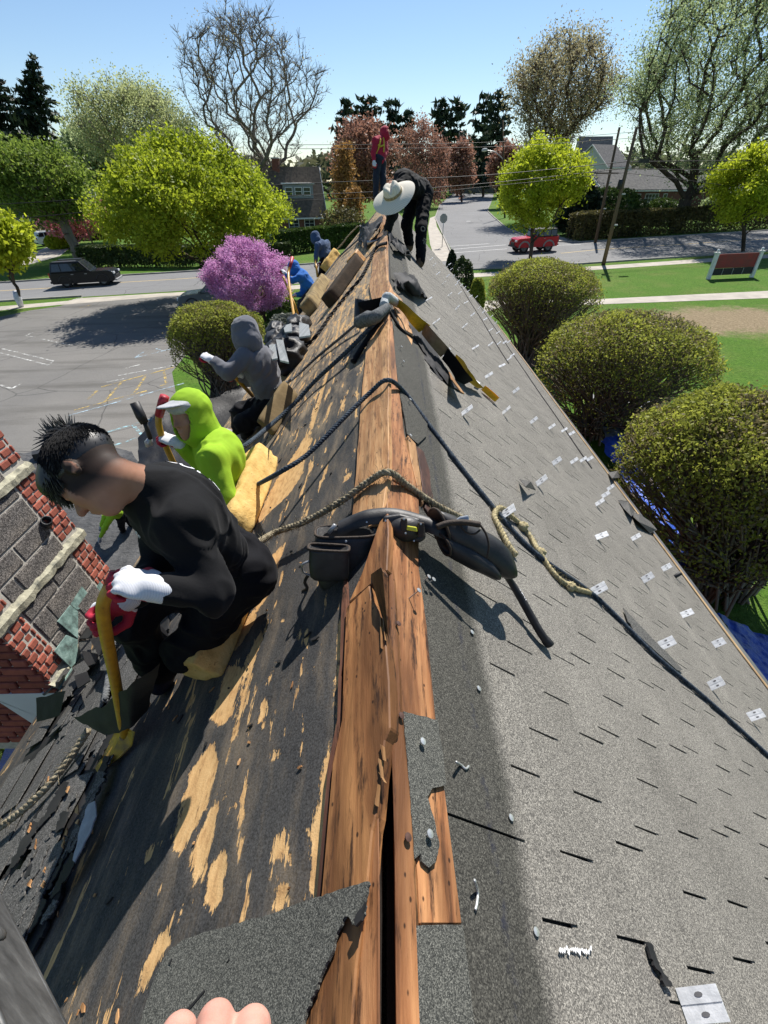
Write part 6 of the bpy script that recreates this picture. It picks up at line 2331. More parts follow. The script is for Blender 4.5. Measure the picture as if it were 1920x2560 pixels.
def person(label, J, shirt, trous, h=.012, s=1.0, shoe=None, hood=None, group=None, hands='glove', fold=.007, belly=1.0, face=True, glove=None, hoodmat=None, curl=(55, 80, 50), thk=1.0, hs=1.0):
    """J: joints in world space; hood: (fwd, open) or None"""
    for k_ in J:
        if isinstance(J[k_], Vector) and k_ not in ('up', 'fwd'): J[k_] = Vector(J[k_])
    foot = (J['anL'] + J['anR']) / 2
    root = thing('person', label, 'person', foot, group)
    c, R = headframe(J['head'], J['up'], J['fwd'])
    neck, chest, pel = J['neck'], J['chest'], J['pel']
    up_t = (chest - pel).normalized()
    lat = (J['shL'] - J['shR'])
    lat = (lat - up_t * lat.dot(up_t)).normalized()
    # ---- one continuous body
    F = Field(h)
    T = head_field(F, c, R, s * hs)
    F.cone(T(0, -.02, -.07), neck, .052 * s, .056 * s, .03)
    F.cone(neck, chest, .05 * s, .08 * s, .05)
    F.cone(chest, pel, .085 * s, .085 * s, .05)
    for q in 'LR':
        F.cone(neck, J['sh' + q], .035 * s, .04 * s, .03)
        F.cone(J['sh' + q], J['el' + q], .038 * s, .036 * s, .02)
        F.cone(J['el' + q], J['wr' + q], .038 * s, .028 * s, .02)
        F.cone(pel + lat * (.085 * s * (1 if q == 'L' else -1)), J['kn' + q], .06 * s, .045 * s, .03)
        F.cone(J['kn' + q], J['an' + q], .045 * s, .034 * s, .02)
    body = F.mesh('body', SKIN, root, attr={'stubble': J['stub'] if 'stub' in J else (lambda V: np.zeros(len(V)))})
    # ---- shirt
    F = Field(h)
    up_t = (chest - pel).normalized()
    lat = (J['shL'] - J['shR'])
    lat = (lat - up_t * lat.dot(up_t)).normalized()
    bk = lat.cross(up_t)
    Rt = np.array([list(lat), list(bk), list(up_t)]).T
    tl = (chest - pel).length
    F.ell(chest, np.array((.185, .125, .17)) * s * thk, Rt, .05)
    F.ell((chest + pel) / 2, np.array((.165 * belly, .125 * belly, tl * .42 / s)) * s * thk, Rt, .06)
    F.ell(pel, np.array((.17, .135, .11)) * s * thk, Rt, .05)
    F.cone(neck - (neck - Vector(T(0, -.02, -.07))) * .15, chest, .068 * s, .10 * s, .05)
    for q in 'LR':
        F.cone(chest + (J['sh' + q] - chest) * .5, J['sh' + q], .09 * s, .074 * s, .05)
        F.cone(J['sh' + q], J['el' + q], .072 * s * thk, .055 * s * thk, .035)
        F.cone(J['el' + q], J['el' + q] + (J['wr' + q] - J['el' + q]) * .84, .056 * s * thk, .042 * s * thk, .025)
    sh = F.mesh('shirt' if hood is None else 'hoodie', shirt, root, fold=(fold * s, 9.0, J.get('_ani')) if fold else None)
    if hood is not None:
        F = Field(min(h, .010))
        RR = R.T
        F.ell(T(0, -.016, .035), np.array((.100, .122, .115)) * s, RR, .03)
        F.ell(T(0, .012, -.05), np.array((.096, .100, .098)) * s, RR, .04)
        F.cone(T(0, -.03, -.08), np.array(neck), .095 * s, .10 * s, .05)
        F.ell(T(0, -.085, -.06), np.array((.06, .05, .06)) * s, RR, .05)
        if hood > 0:
            F.cut(T(0, .135, -.025), np.array((.066, .10, .098)) * s, RR, .012)
            F.cut(T(0, .06, -.02), np.array((.070, .09, .10)) * s, RR, .010)
        F.mesh('hood', hoodmat or shirt, root, fold=(fold * .35 * s, 12.0, None) if fold else None)
    # ---- trousers
    F = Field(h)
    F.ell(pel, np.array((.172, .140, .12)) * s, Rt, .05)
    for q in 'LR':
        hp = pel + lat * (.085 * s * (1 if q == 'L' else -1))
        F.cone(hp, J['kn' + q], .095 * s, .072 * s, .05)
        e = J['an' + q]
        F.cone(J['kn' + q], e, .072 * s, .056 * s, .03)
    F.mesh('trousers', trous, root, fold=(fold * s, 8.0, None) if fold else None)
    # ---- shoes
    for q in 'LR':
        a = J['an' + q]
        toe = J.get('to' + q)
        if toe is None: toe = a + Vector((J['fwd'][0], J['fwd'][1], -.05)).normalized() * .16 * s
        F = Field(min(h, .012))
        F.cone(a, a + (toe - a) * .1 - Vector((0, 0, .035 * s)), .05 * s, .045 * s, .02)
        F.cone(a - Vector((0, 0, .03 * s)), toe, .045 * s, .036 * s, .03)
        F.mesh('boot', shoe or SHOEB, root)
    # ---- hands
    for q in 'LR':
        hd = J.get('hd' + q)
        fd, bkn, side = hd if hd else ((J['wr' + q] - J['el' + q]), Vector((0, 0, 1)), 1 if q == 'L' else -1)
        hand('glove' if hands == 'glove' else 'hand', J['wr' + q], fd, bkn, glove or GLOVE, root, h=.004 if h < .01 else .006, size=1.08 * s, thumb_side=side, curl=curl)
    return root, c, R, T, sh


IMG = lambda a, b, d: RGT * a + UPV * b + FWD * d       # direction from image right / up / away
# ---------------------------------------------------------------- the crouching man in black
J1 = dict(head=P(226, 1180, 1.22), up=IMG(-.88, .44, .10), fwd=IMG(-.44, -.90, .0), neck=P(375, 1222, 1.33), chest=P(450, 1275, 1.42), pel=P(575, 1412, 1.70),
          shL=P(452, 1318, 1.29), elL=P(530, 1484, 1.30), wrL=P(396, 1474, 1.20), shR=P(400, 1262, 1.55), elR=P(395, 1420, 1.50), wrR=P(322, 1496, 1.38),
          knL=P(466, 1622, 1.70), anL=P(560, 1560, 1.94), knR=P(335, 1545, 1.62), anR=P(398, 1672, 1.84), toR=P(398, 1715, 1.86), toL=P(600, 1500, 2.0))
sh_top, sh_bot = P(268, 1452, 1.20), RP(308, 1848, .03, -1)
sdir = (sh_bot - sh_top).normalized()
J1['hdL'] = (IMG(-1, .30, -.10), IMG(.25, .8, -.75), -1)
J1['hdR'] = (IMG(-.9, -.45, .1), IMG(-.45, .6, .7), -1)
J1['_ani'] = IMG(.8, -.6, .3)
_c, _R = headframe(J1['head'], J1['up'], J1['fwd'])


def stub1(V):
    L = (V - _c) @ _R.T
    x, y, z = L[:, 0], L[:, 1], L[:, 2]
    r = np.clip((z - (-.098 + .55 * np.maximum(y, -.01))) / .045, 0, 1) * (y < .055)
    near = np.linalg.norm(L, axis=1) < .16
    ear = (np.abs(x) > .079)
    brow = (np.abs(z - .020) < .006) & (y > .07) & (np.abs(x) > .012) & (np.abs(x) < .05)
    return np.where(near & ~ear, r, 0) * .96 + .9 * (brow & near)


J1['stub'] = stub1
r1, hc, hR, hT, sh1 = person('man in black shirt with short black hair crouching over a yellow shovel', J1, C_BLACK, C_TROUS, h=.007, fold=.014, curl=(42, 72, 60), thk=.90, hs=.92)
# hair
F = Field(.005)
F.ell(hT(0, -.014, .042), np.array((.075, .097, .085)), hR.T, .02)
F.ell(hT(0, .050, .070), np.array((.060, .056, .046)), hR.T, .03)
F.ell(hT(0, .080, .055), np.array((.055, .024, .030)), hR.T, .03)
F.half(hT(0, 0, .004), -(np.array((0, -.30, 1.0)) @ hR) / 1.044)
hair = F.mesh('hair', HAIRM, r1)
rh = np.random.default_rng(12)
m = MB()
for i in range(8000):
    v = rh.normal(0, 1, 3); v /= np.linalg.norm(v)
    while v[2] < .30 * v[1] - .22 or (v[1] > .7 and v[2] < .35): v = rh.normal(0, 1, 3); v /= np.linalg.norm(v)
    p = np.array((v[0] * .076, -.010 + v[1] * .102, .046 + v[2] * .088)) * 1.03
    crown = np.array((0.0, -.055, .12))
    away = p - crown
    tg = away + np.array((0, .035, 0)); tg = tg - v * (tg @ v); tg /= np.linalg.norm(tg) + 1e-6
    d = tg + v * .20 + rh.normal(0, .16, 3)
    if np.linalg.norm(away) < .04 and rh.random() < .5: d = v * 1.1 + rh.normal(0, .35, 3)
    d /= np.linalg.norm(d)
    L = rh.uniform(.035, .060) * (1.2 if v[1] > .3 else 1) * (.30 + .70 * np.clip((v[2] + .25) * 1.5, 0, 1))
    lift = rh.random()
    up_ = np.linalg.norm(away) < .035 and rh.random() < .35
    C0, R0 = np.array((0, -.012, .044)), np.array((.078, .102, .089))
    q = [hT(*p)]
    for f in (.5, 1.0):
        x = p + d * L * f
        if not up_:
            k = np.linalg.norm((x - C0) / R0)
            tgt = 1.03 + .10 * f * lift
            front = v[1] > .45 and x[2] < .07
            if k > tgt and not front: x = C0 + (x - C0) * (tgt / k)
            if front: x = x + np.array((0, -.004, -.020)) * f
        q.append(hT(*x))
    m.tube(q, [.0023, .0019, .0005], 3, False)
hs = m.build('hair_strands', HAIRM, r1)
hs['kind'] = 'stuff'
from mathutils.bvhtree import BVHTree


def project_text(txt, size, org, xdir, ydir, depth_dir, target, mat, parent, lift=.002, name='lettering', font_w=0.02):
    cu = bpy.data.curves.new(name, 'FONT')
    cu.body = txt; cu.size = size; cu.align_x = 'CENTER'; cu.offset = font_w * size
    o = bpy.data.objects.new(name, cu); COL.objects.link(o)
    dg = bpy.context.evaluated_depsgraph_get()
    me = bpy.data.meshes.new_from_object(o.evaluated_get(dg))
    bpy.data.objects.remove(o); bpy.data.curves.remove(cu)
    bm = bmesh.new(); bm.from_mesh(me)
    bmesh.ops.triangulate(bm, faces=bm.faces)
    for _ in range(2):
        es = [e for e in bm.edges if e.calc_length() > size * .18]
        if es: bmesh.ops.subdivide_edges(bm, edges=es, cuts=1)
        bmesh.ops.triangulate(bm, faces=bm.faces)
    tm = target.data
    bv = BVHTree.FromPolygons([v.co for v in tm.vertices], [tuple(p.vertices) for p in tm.polygons])
    xdir, ydir, dd = Vector(xdir).normalized(), Vector(ydir).normalized(), Vector(depth_dir).normalized()
    dead = []
    for v in bm.verts:
        p = Vector(org) + xdir * v.co.x + ydir * v.co.y
        hit, nrm, _, _ = bv.ray_cast(p - dd * .6, dd)
        if hit is None: dead.append(v); continue
        if nrm.dot(dd) > 0: nrm = -nrm
        v.co = hit + nrm * lift
    bmesh.ops.delete(bm, geom=dead, context='VERTS')
    # drop stretched faces at the silhouette
    bad = [f for f in bm.faces if max(e.calc_length() for e in f.edges) > size * .6]
    bmesh.ops.delete(bm, geom=bad, context='FACES')
    bm.to_mesh(me); bm.free()
    me.materials.append(mat)
    return link(name, me, parent)


WHITEINK = pm('white_print', (.70, .70, .72), (.55, .55, .57), 60, 3, .7, .2, bump=0)
project_text('BULL', .085, P(478, 1196, 1.40), IMG(.80, -.56, .12), IMG(-.30, .40, .85), IMG(-.25, -.80, .55), sh1, WHITEINK, r1, name='shirt_print')
project_text('ss', .03, P(384, 1335, 1.42), IMG(.45, -.85, .0), IMG(.7, .4, .2), FWD, sh1, WHITEINK, r1, name='chest_print')

# ---------------------------------------------------------------- lime hooded worker
J2 = dict(head=P(476, 1040, 2.62), up=IMG(-.10, .93, -.38), fwd=IMG(-.46, -.34, -.82), neck=P(516, 1092, 2.72), chest=P(553, 1150, 2.74), pel=P(590, 1285, 2.98),
          shL=P(532, 1148, 2.52), elL=P(566, 1248, 2.52), wrL=P(520, 1322, 2.66), shR=P(526, 1112, 2.92), elR=P(500, 1150, 2.84), wrR=P(447, 1108, 2.68),
          knL=P(520, 1350, 2.85), anL=P(500, 1440, 3.0), knR=P(485, 1310, 3.0), anR=P(470, 1400, 3.15))
J2['hdR'] = (IMG(-.9, .35, -.2), IMG(.1, .75, -.7), -1)
J2['_ani'] = IMG(.5, -.8, .2)
r2, c2, R2, T2, sh2 = person('worker in lime green hoodie with grey cap brim holding a red gripped shaft', J2, C_LIME, C_JEAN, h=.010, s=1.0, hood=1, fold=.010, thk=1.10)
F = Field(.006)
F.ell(T2(0, .10, .078), np.array((.072, .085, .012)), R2.T, .01)
F.ell(T2(0, .02, .06), np.array((.084, .104, .050)), R2.T, .02)
F.mesh('cap', pm('grey_cap', (.42, .43, .44), (.34, .35, .36), 20, 4, .8), r2)
# ---------------------------------------------------------------- grey hooded worker
J3 = dict(head=P(612, 838, 3.90), up=IMG(-.25, .95, -.1), fwd=IMG(-.75, -.25, .6), neck=P(636, 880, 3.98), chest=P(652, 915, 4.03), pel=P(682, 1010, 4.20),
          shL=P(612, 898, 3.86), elL=P(572, 932, 3.80), wrL=P(532, 902, 3.80), shR=P(662, 900, 4.18), elR=P(630, 950, 4.10), wrR=P(600, 938, 3.98),
          knL=P(610, 1058, 4.12), anL=P(622, 1090, 4.42), knR=P(600, 1030, 4.28), anR=P(598, 1085, 4.50))
J3['hdL'] = (IMG(-.8, .5, .1), IMG(-.3, .8, -.5), -1)
J3['hdR'] = (IMG(-1, .1, .0), IMG(.1, .9, -.4), -1)
J3['_ani'] = IMG(.4, .9, .1)
r3, c3, R3, T3, sh3 = person('worker in grey hoodie seen from behind prying with a yellow shaft', J3, C_GREY, C_TROUS, h=.012, hood=0, fold=.018, shoe=pm('pale_shoe', (.5, .47, .45), (.3, .25, .25)))
# ---------------------------------------------------------------- bright blue worker, slate blue worker
J4 = dict(head=P(733, 670, 10.0), up=IMG(-.25, .95, 0), fwd=IMG(-.85, -.4, .2), neck=P(746, 684, 10.05), chest=P(758, 693, 10.1), pel=P(783, 728, 10.25),
          shL=P(748, 694, 9.95), elL=P(730, 702, 9.9), wrL=P(714, 684, 9.9), shR=P(760, 694, 10.25), elR=P(757, 735, 10.2), wrR=P(738, 738, 10.1),
          knL=P(753, 757, 10.1), anL=P(748, 792, 10.35), knR=P(765, 765, 10.3), anR=P(764, 795, 10.45))
person('worker in bright blue hoodie bent over a long red-topped pole', J4, C_BLUE, C_JEAN, h=.02, s=1.05, hood=0, fold=.012)
J5 = dict(head=P(787, 594, 13.2), up=IMG(-.2, .95, 0), fwd=IMG(-.7, -.5, .4), neck=P(797, 606, 13.25), chest=P(806, 617, 13.3), pel=P(814, 655, 13.4),
          shL=P(795, 614, 13.1), elL=P(790, 638, 13.1), wrL=P(789, 656, 13.1), shR=P(818, 608, 13.45), elR=P(822, 634, 13.4), wrR=P(805, 650, 13.3),
          knL=P(803, 688, 13.4), anL=P(798, 722, 13.5), knR=P(815, 690, 13.6), anR=P(806, 720, 13.65))
person('worker in slate blue hoodie farthest down the left slope, back turned', J5, C_NAVY, C_TROUS, h=.022, s=1.12, hood=0, fold=.012)
# ---------------------------------------------------------------- straw hatted worker bent over the ridge
J6 = dict(head=P(984, 482, 7.10), up=IMG(-.62, .62, -.48), fwd=IMG(-.35, -.9, -.1), neck=P(1000, 462, 7.3), chest=P(1018, 456, 7.45), pel=P(1052, 478, 7.75),
          shL=P(996, 482, 7.25), elL=P(978, 545, 7.22), wrL=P(968, 583, 7.30), shR=P(990, 468, 7.6), elR=P(985, 535, 7.7), wrR=P(962, 582, 7.55),
          knL=P(1052, 572, 7.55), anL=P(1052, 650, 7.62), knR=P(1016, 560, 7.9), anR=P(1024, 612, 8.1), toL=P(1032, 672, 7.55), toR=P(1010, 628, 8.05))
r6, c6, R6, T6, sh6 = person('worker in black bent over the ridge wearing a wide straw hat', J6, C_BLACK, C_TROUS, h=.016, s=1.28, fold=.010, shoe=BOOT, glove=cloth('dark_glove', (.05, .04, .04)))
STRAW = NT('straw')
t = STRAW
w = t.n('TexWave', wave_type='RINGS', i_Scale=18.0, i_Distortion=.4)
t.l(t.pos(), w.inputs['Vector'])
c = t.ramp(w.outputs['Fac'], [(.2, (.60, .56, .46)), (.8, (.70, .66, .56))])
t.col(c); t.rough(.85, .2); t.bump(w.outputs['Fac'], .25, .003)
STRAW = t.m
hat = thing('straw_hat', 'wide brimmed pale straw hat on the bent worker in black', 'hat', P(984, 480, 7.0))
hup = IMG(-.38, .36, -.86).normalized()
hM = m4(frame(hup, RGT), P(984, 488, 7.02))
prof = [(.335, -.03), (.325, -.025), (.25, .005), (.18, .018), (.145, .02), (.138, .05), (.128, .10), (.112, .145), (.085, .165), (.045, .150), (0, .142)]
o = MB().lathe(prof, hM, 40, cap=False).build('brim_and_crown', STRAW, hat, True)
# crease in the crown and a wavy brim
hi_ = hM.inverted()
for v in o.data.vertices:
    q = hi_ @ v.co
    r_ = math.hypot(q.x, q.y)
    if r_ > .16:
        a_ = math.atan2(q.y, q.x)
        q.z += .022 * math.cos(2 * a_) * (r_ - .16) / .17
    elif q.z > .12:
        q.z -= .05 * math.exp(-(q.x / .03) ** 2)
    v.co = hM @ q
MB().lathe([(.146, .022), (.149, .04), (.143, .058), (.138, .060)], hM, 40, cap=False).build('hat_band', pm('hat_band', (.42, .34, .18), (.18, .13, .07), 60, 3, .8, .2, bump=0), hat, True)
# trouser print
project_text('O', .10, P(1056, 590, 7.6), IMG(1, 0, 0), IMG(0, 1, 0), FWD, [x for x in r6.children if x.name.startswith('trousers')][0], pm('faded_print', (.30, .27, .22), (.2, .18, .15)), r6, name='trouser_print')
project_text('EJE', .075, P(1058, 610, 7.6), IMG(0, -1, 0), IMG(1, 0, 0), FWD, [x for x in r6.children if x.name.startswith('trousers')][0], bpy.data.materials['faded_print'], r6, name='trouser_print')
# ---------------------------------------------------------------- worker in red at the far end
J7 = dict(head=P(964, 332, 12.4), up=IMG(-.15, .97, 0), fwd=IMG(.75, -.45, -.2), neck=P(957, 346, 12.45), chest=P(951, 360, 12.45), pel=P(949, 404, 12.5),
          shL=P(938, 352, 12.3), elL=P(933, 382, 12.3), wrL=P(935, 404, 12.3), shR=P(962, 352, 12.6), elR=P(965, 382, 12.6), wrR=P(958, 398, 12.5),
          knL=P(940, 448, 12.5), anL=P(939, 492, 12.6), knR=P(958, 446, 12.6), anR=P(956, 492, 12.7))
r7, c7, R7, T7, sh7 = person('worker in red hoodie with yellow harness standing at the far ridge end', J7, C_RED, C_JEAN, h=.022, s=1.12, hood=1, fold=.010)
m = MB()
YELS = pm('yellow_webbing', (.55, .42, .04), (.45, .34, .03), 30, 3, .7, .3, bump=0)
for pts in (((949, 336), (951, 350), (947, 368), (940, 385)), ((958, 345), (960, 362), (959, 380)), ((945, 362), (952, 366), (960, 362))):
    q = []
    for (x, y) in pts: q.append(P(x, y, 12.40))
    tm = sh7.data
    bv = BVHTree.FromPolygons([v.co for v in tm.vertices], [tuple(p.vertices) for p in tm.polygons])
    q2 = []
    for p in q:
        hit = bv.ray_cast(CAM, (p - CAM).normalized())
        q2.append(hit[0] - (p - CAM).normalized() * .01 if hit[0] else p)
    MB().tube(spline(q2, 3), .022, 4).build('harness_strap', YELS, r7)
# ---------------------------------------------------------------- helper on the ground tarp
gfoot = G(308, 1338)
dd_ = (gfoot - CAM).dot(FWD)
J8 = dict(head=P(258, 1262, dd_ - 1.0), up=IMG(-.7, .4, -.5), fwd=IMG(-.5, -.8, 0), neck=P(272, 1270, dd_ - .95), chest=P(282, 1276, dd_ - .9), pel=P(298, 1282, dd_ - .65),
          shL=P(278, 1290, dd_ - .95), elL=P(262, 1320, dd_ - .8), wrL=P(250, 1345, dd_ - .6), shR=P(282, 1268, dd_ - .7), elR=P(262, 1292, dd_ - .6), wrR=P(252, 1318, dd_ - .4),
          knL=P(303, 1312, dd_ - .4), anL=P(309, 1335, dd_ - .06), knR=P(322, 1300, dd_ - .3), anR=P(332, 1318, dd_ + .1))
J8['toL'] = P(316, 1344, dd_ - .02)
person('worker in lime green shirt bending on the ground tarp below the crouching man', J8, C_LIME, C_TROUS, h=.02, s=1.0, fold=.01, shoe=pm('tan_shoe', (.55, .40, .25), (.42, .30, .2)), glove=cloth('work_glove', (.4, .4, .42)))

# ---------------------------------------------------------------- the photographer's own hand at the bottom edge
ph = thing('hand', 'bare fist with pink knuckles at the bottom edge of the photo', 'hand', P(560, 2700, .33))
SK2 = NT('pink_skin')
t = SK2
t.col(t.ramp(t.noise(t.pos(), 30, 5), [(.3, (.50, .24, .185)), (.7, (.60, .33, .26))]))
t.rough(.5, .4); t.b.inputs['Subsurface Weight'].default_value = .15; t.b.inputs['Subsurface Radius'].default_value = (.012, .005, .003)
t.bump(t.noise(t.pos(), 260, 4, .7), .3, .0012)
SK2 = t.m
F = Field(.0022)
kn_ = [(446, 2588, .335), (538, 2560, .325), (630, 2574, .325), (712, 2630, .33)]
for i, (x, y, d) in enumerate(kn_):
    a = P(x + 34, y + 160, d + .03)
    b = P(x, y, d)
    c = P(x - 22 + 4 * i, y + 62, d - .026)
    e = P(x + 4, y + 150, d - .03)
    F.cone(a, b, .0118, .0122, .006)
    F.cone(b, c, .0120, .0108, .004)
    F.cone(c, e, .0105, .0095, .004)
F.ell(P(600, 2790, .36), np.array((.045, .05, .028)), None, .02)
F.cone(P(600, 2790, .36), P(640, 3050, .38), .03, .032, .02)
F.cone(P(480, 2760, .35), P(420, 2720, .32), .016, .013, .01)
F.mesh('skin', SK2, ph)
# ================================================================== things lying on the roof
FOAM = NT('yellow_foam')
t = FOAM
c = t.ramp(t.noise(t.pos(), 14, 7, .7), [(.3, (.40, .25, .08)), (.5, (.60, .40, .14)), (.75, (.68, .48, .20))])
pit = t.noise(t.pos(), 45, 4, .7)
c = t.mix(t.ramp(pit, [(.62, 0.0), (.70, .8)]), c, (.16, .085, .03))
t.col(c); t.rough(.95, .1); t.bump(pit, .8, .008)
FOAM = t.m
FOAMD = pm('dirty_foam', (.30, .23, .12), (.17, .13, .075), 9, 6, .95, .1, bump=.8, bscale=40, bdist=.006)
FOAMK = pm('dark_pad', (.055, .04, .028), (.035, .027, .02), 9, 6, .9, .1, bump=.4, bscale=40)


def pad(name, label, a, b, width, height, mat, seed, side=-1, group='foam seat pads on the left slope', amp=.012, lift=0.0, endmat=None, cat='foam pad'):
    """a foam block on the slope; upslope bottom edge runs from pixel a to pixel b"""
    A, B = RP(*a, lift, side), RP(*b, lift, side)
    n = rn(A.x, A.y)
    d = (B - A)
    L = d.length
    d.normalize()
    w = n.cross(d) * (1 if n.cross(d).x * side > 0 else -1)
    nu, nv, nw = max(6, int(L / .035)), 8, 6
    bm = bmesh.new()
    bmesh.ops.create_cube(bm, size=1)
    bmesh.ops.subdivide_edges(bm, edges=bm.edges, cuts=9, use_grid_fill=True)
    V = np.array([v.co for v in bm.verts]) + .5
    # round the edges a little
    q = V * np.array([L, width, height])
    e = .018
    inner = np.clip(q, e, np.array([L, width, height]) - e)
    dl = q - inner
    ln = np.linalg.norm(dl, axis=1, keepdims=True)
    q = inner + np.where(ln > 1e-9, dl / np.maximum(ln, 1e-9) * np.minimum(ln, e), 0)
    W = np.array([A + d * p[0] + w * p[1] + n * p[2] for p in q])
    o_ = seed * 1.7
    W = W + amp * np.stack([vnoise(W * 9 + o_), vnoise(W * 9 + o_ + 5), vnoise(W * 9 + o_ + 9)], 1) + amp * .5 * np.stack([vnoise(W * 30 + o_), vnoise(W * 30 + o_ + 5), vnoise(W * 30 + o_ + 9)], 1)
    for v, p in zip(bm.verts, W): v.co = p
    me = bpy.data.meshes.new(name)
    bm.to_mesh(me); bm.free()
    me.polygons.foreach_set('use_smooth', [True] * len(me.polygons))
    me.materials.append(mat)
    return tag(link(name, me), label, cat, group)


pad('foam_pad', 'dirty yellow foam pad under the crouching man in black', (556, 1695), (690, 1400), .17, .13, FOAM, 1)
pad('foam_pad', 'bright yellow foam block behind the lime hooded worker', (634, 1335), (700, 1150), .20, .17, FOAM, 2)
pad('brown_panel', 'brown board standing beside the grey hooded worker', (690, 1085), (748, 985), .05, .17, pm('brown_fibre_panel', (.20, .145, .075), (.13, .095, .05), 6, 5, .9, .1), 3, amp=.003, group=None, cat='panel')
pad('foam_pad', 'grey-brown foam pad beside the bright blue hooded worker', (795, 770), (826, 702), .22, .22, FOAMD, 4, amp=.02)
pad('foam_pad', 'yellow foam pad under the slate blue hooded worker', (826, 672), (852, 634), .22, .24, FOAM, 5, amp=.02)
pad('foam_pad', 'long dark-sided pad with an orange end lying left of the ridge', (845, 752), (912, 655), .20, .17, FOAMK, 6, amp=.006)
A_ = RP(914, 652, 0, -1)
pad('foam_end', 'orange end cap of the long dark pad by the ridge', (910, 657), (916, 647), .21, .185, woodmat('orange_end', (.55, .30, .10), (.45, .22, .07), (.2, .09, .03), .3), 7, amp=.006, cat='foam pad', group=None)

# ---------------------------------------------------------------- long handled tools
YEL = NT('yellow_shaft')
t = YEL
c = t.ramp(t.noise(t.pos(), 30, 6, .7), [(.35, (.56, .30, .02)), (.62, (.42, .21, .02)), (.74, (.10, .055, .02))])
t.col(c); t.rough(.38, .5); t.bump(t.noise(t.pos(), 90, 4), .1, .002)
YEL = t.m
REDG = pm('red_grip', (.42, .025, .04), (.30, .02, .03), 30, 4, .5, .4, bump=.15)
SHST = pm('worn_blade', (.50, .30, .03), (.16, .10, .05), 16, 6, .45, .5, metal=.2, bump=.2)
sv = thing('roof_shovel', 'yellow shafted roofing shovel in the crouching man\'s gloved hands', 'shovel', RP(312, 1845, 0, -1))
pts = spline([P(279, 1462, 1.235), P(264, 1492, 1.24), P(257, 1525, 1.26), P(266, 1590, 1.34), P(288, 1700, 1.55), RP(313, 1838, .05, -1)], 8)
MB().tube(pts, .0175, 14).build('shaft', YEL, sv, True)
MB().tube([P(291, 1430, 1.235), P(286, 1444, 1.235), P(274, 1472, 1.238)], [.016, .018, .0185], 14).build('grip', REDG, sv, True)
bl = [(322, 1822), (338, 1830), (330, 1865), (300, 1895), (246, 1932), (240, 1922), (262, 1880), (292, 1826)]
MB().prism([RP(x, y, .015 + (.05 if y < 1840 else .0), -1) for x, y in bl], rn(-1, 1.3) * .004).build('blade', SHST, sv)
MB().tube([RP(313, 1838, .05, -1), RP(300, 1866, .028, -1)], [.019, .008], 10).build('socket', SHST, sv, True)
sv = thing('roof_shovel', 'yellow shaft with a red grip held upright by the lime hooded worker', 'shovel', P(455, 1195, 3.1))
MB().tube(spline([P(397, 1036, 2.60), P(397, 1062, 2.62), P(408, 1100, 2.68), P(430, 1150, 2.85), P(455, 1200, 3.08)], 6), .0175, 12).build('shaft', YEL, sv, True)
MB().tube([P(412, 990, 2.55), P(407, 1005, 2.565), P(397, 1040, 2.60)], [.024, .0255, .0225], 14).build('grip', REDG, sv, True)
sv = thing('black_tool', 'black handled tool leaning by the propped black sheet', 'tool', P(380, 1100, 3.2))
MB().tube([P(336, 1006, 3.05), P(352, 1040, 3.08), P(362, 1058, 3.1)], [.03, .032, .026], 10).build('grip', BLACKP, sv, True)
MB().tube([P(362, 1056, 3.1), P(376, 1096, 3.18)], .016, 8).build('shaft', BLACKP, sv, True)
MB().tube([P(376, 1094, 3.18), P(372, 1108, 3.2), P(366, 1118, 3.2)], [.012, .03, .006], 8).build('head', STEEL, sv, True)
sv = thing('roof_shovel', 'yellow shaft in the hands of the grey hooded worker', 'shovel', P(630, 990, 4.3))
MB().tube([P(560, 915, 3.88), P(590, 945, 3.96), P(632, 990, 4.28)], .0175, 10).build('shaft', YEL, sv, True)
sv = thing('roof_shovel', 'long yellow pole with a red top held by the bright blue worker', 'shovel', P(752, 866, 6.2))
MB().tube(spline([P(724, 668, 9.7), P(721, 690, 9.6), P(727, 740, 9.0), P(737, 800, 8.0), RP(750, 866, .03, -1)], 6), .026, 10).build('shaft', YEL, sv, True)
MB().tube([P(731, 644, 9.8), P(724, 670, 9.7)], [.036, .032], 10).build('grip', REDG, sv, True)
MB().tube(spline([P(708, 692, 9.75), P(722, 727, 9.7), P(738, 765, 9.6), P(746, 792, 9.8)], 5), .022, 8).build('shaft', YEL, sv, True)
sv = thing('roof_shovel', 'yellow shaft held by the slate blue hooded worker', 'shovel', P(794, 690, 13.1))
MB().tube([P(788, 650, 13.05), P(794, 692, 13.0)], .03, 8).build('shaft', YEL, sv, True)


# ---------------------------------------------------------------- ropes
def ropemat(name, a, b, s=1.0):
    return pm(name, a, b, 60 * s, 6, .9, .15, bump=.9, bscale=160, bdist=.004)


R_NAVY = ropemat('navy_rope', (.075, .095, .115), (.025, .035, .05))
R_GREY = ropemat('grey_rope', (.16, .165, .165), (.06, .065, .07))
R_JUTE = ropemat('jute_rope', (.36, .31, .21), (.17, .14, .09))
R_PALE = ropemat('pale_rope', (.50, .43, .25), (.30, .25, .14))
R_BLACK = ropemat('black_cord', (.03, .03, .032), (.015, .015, .016))


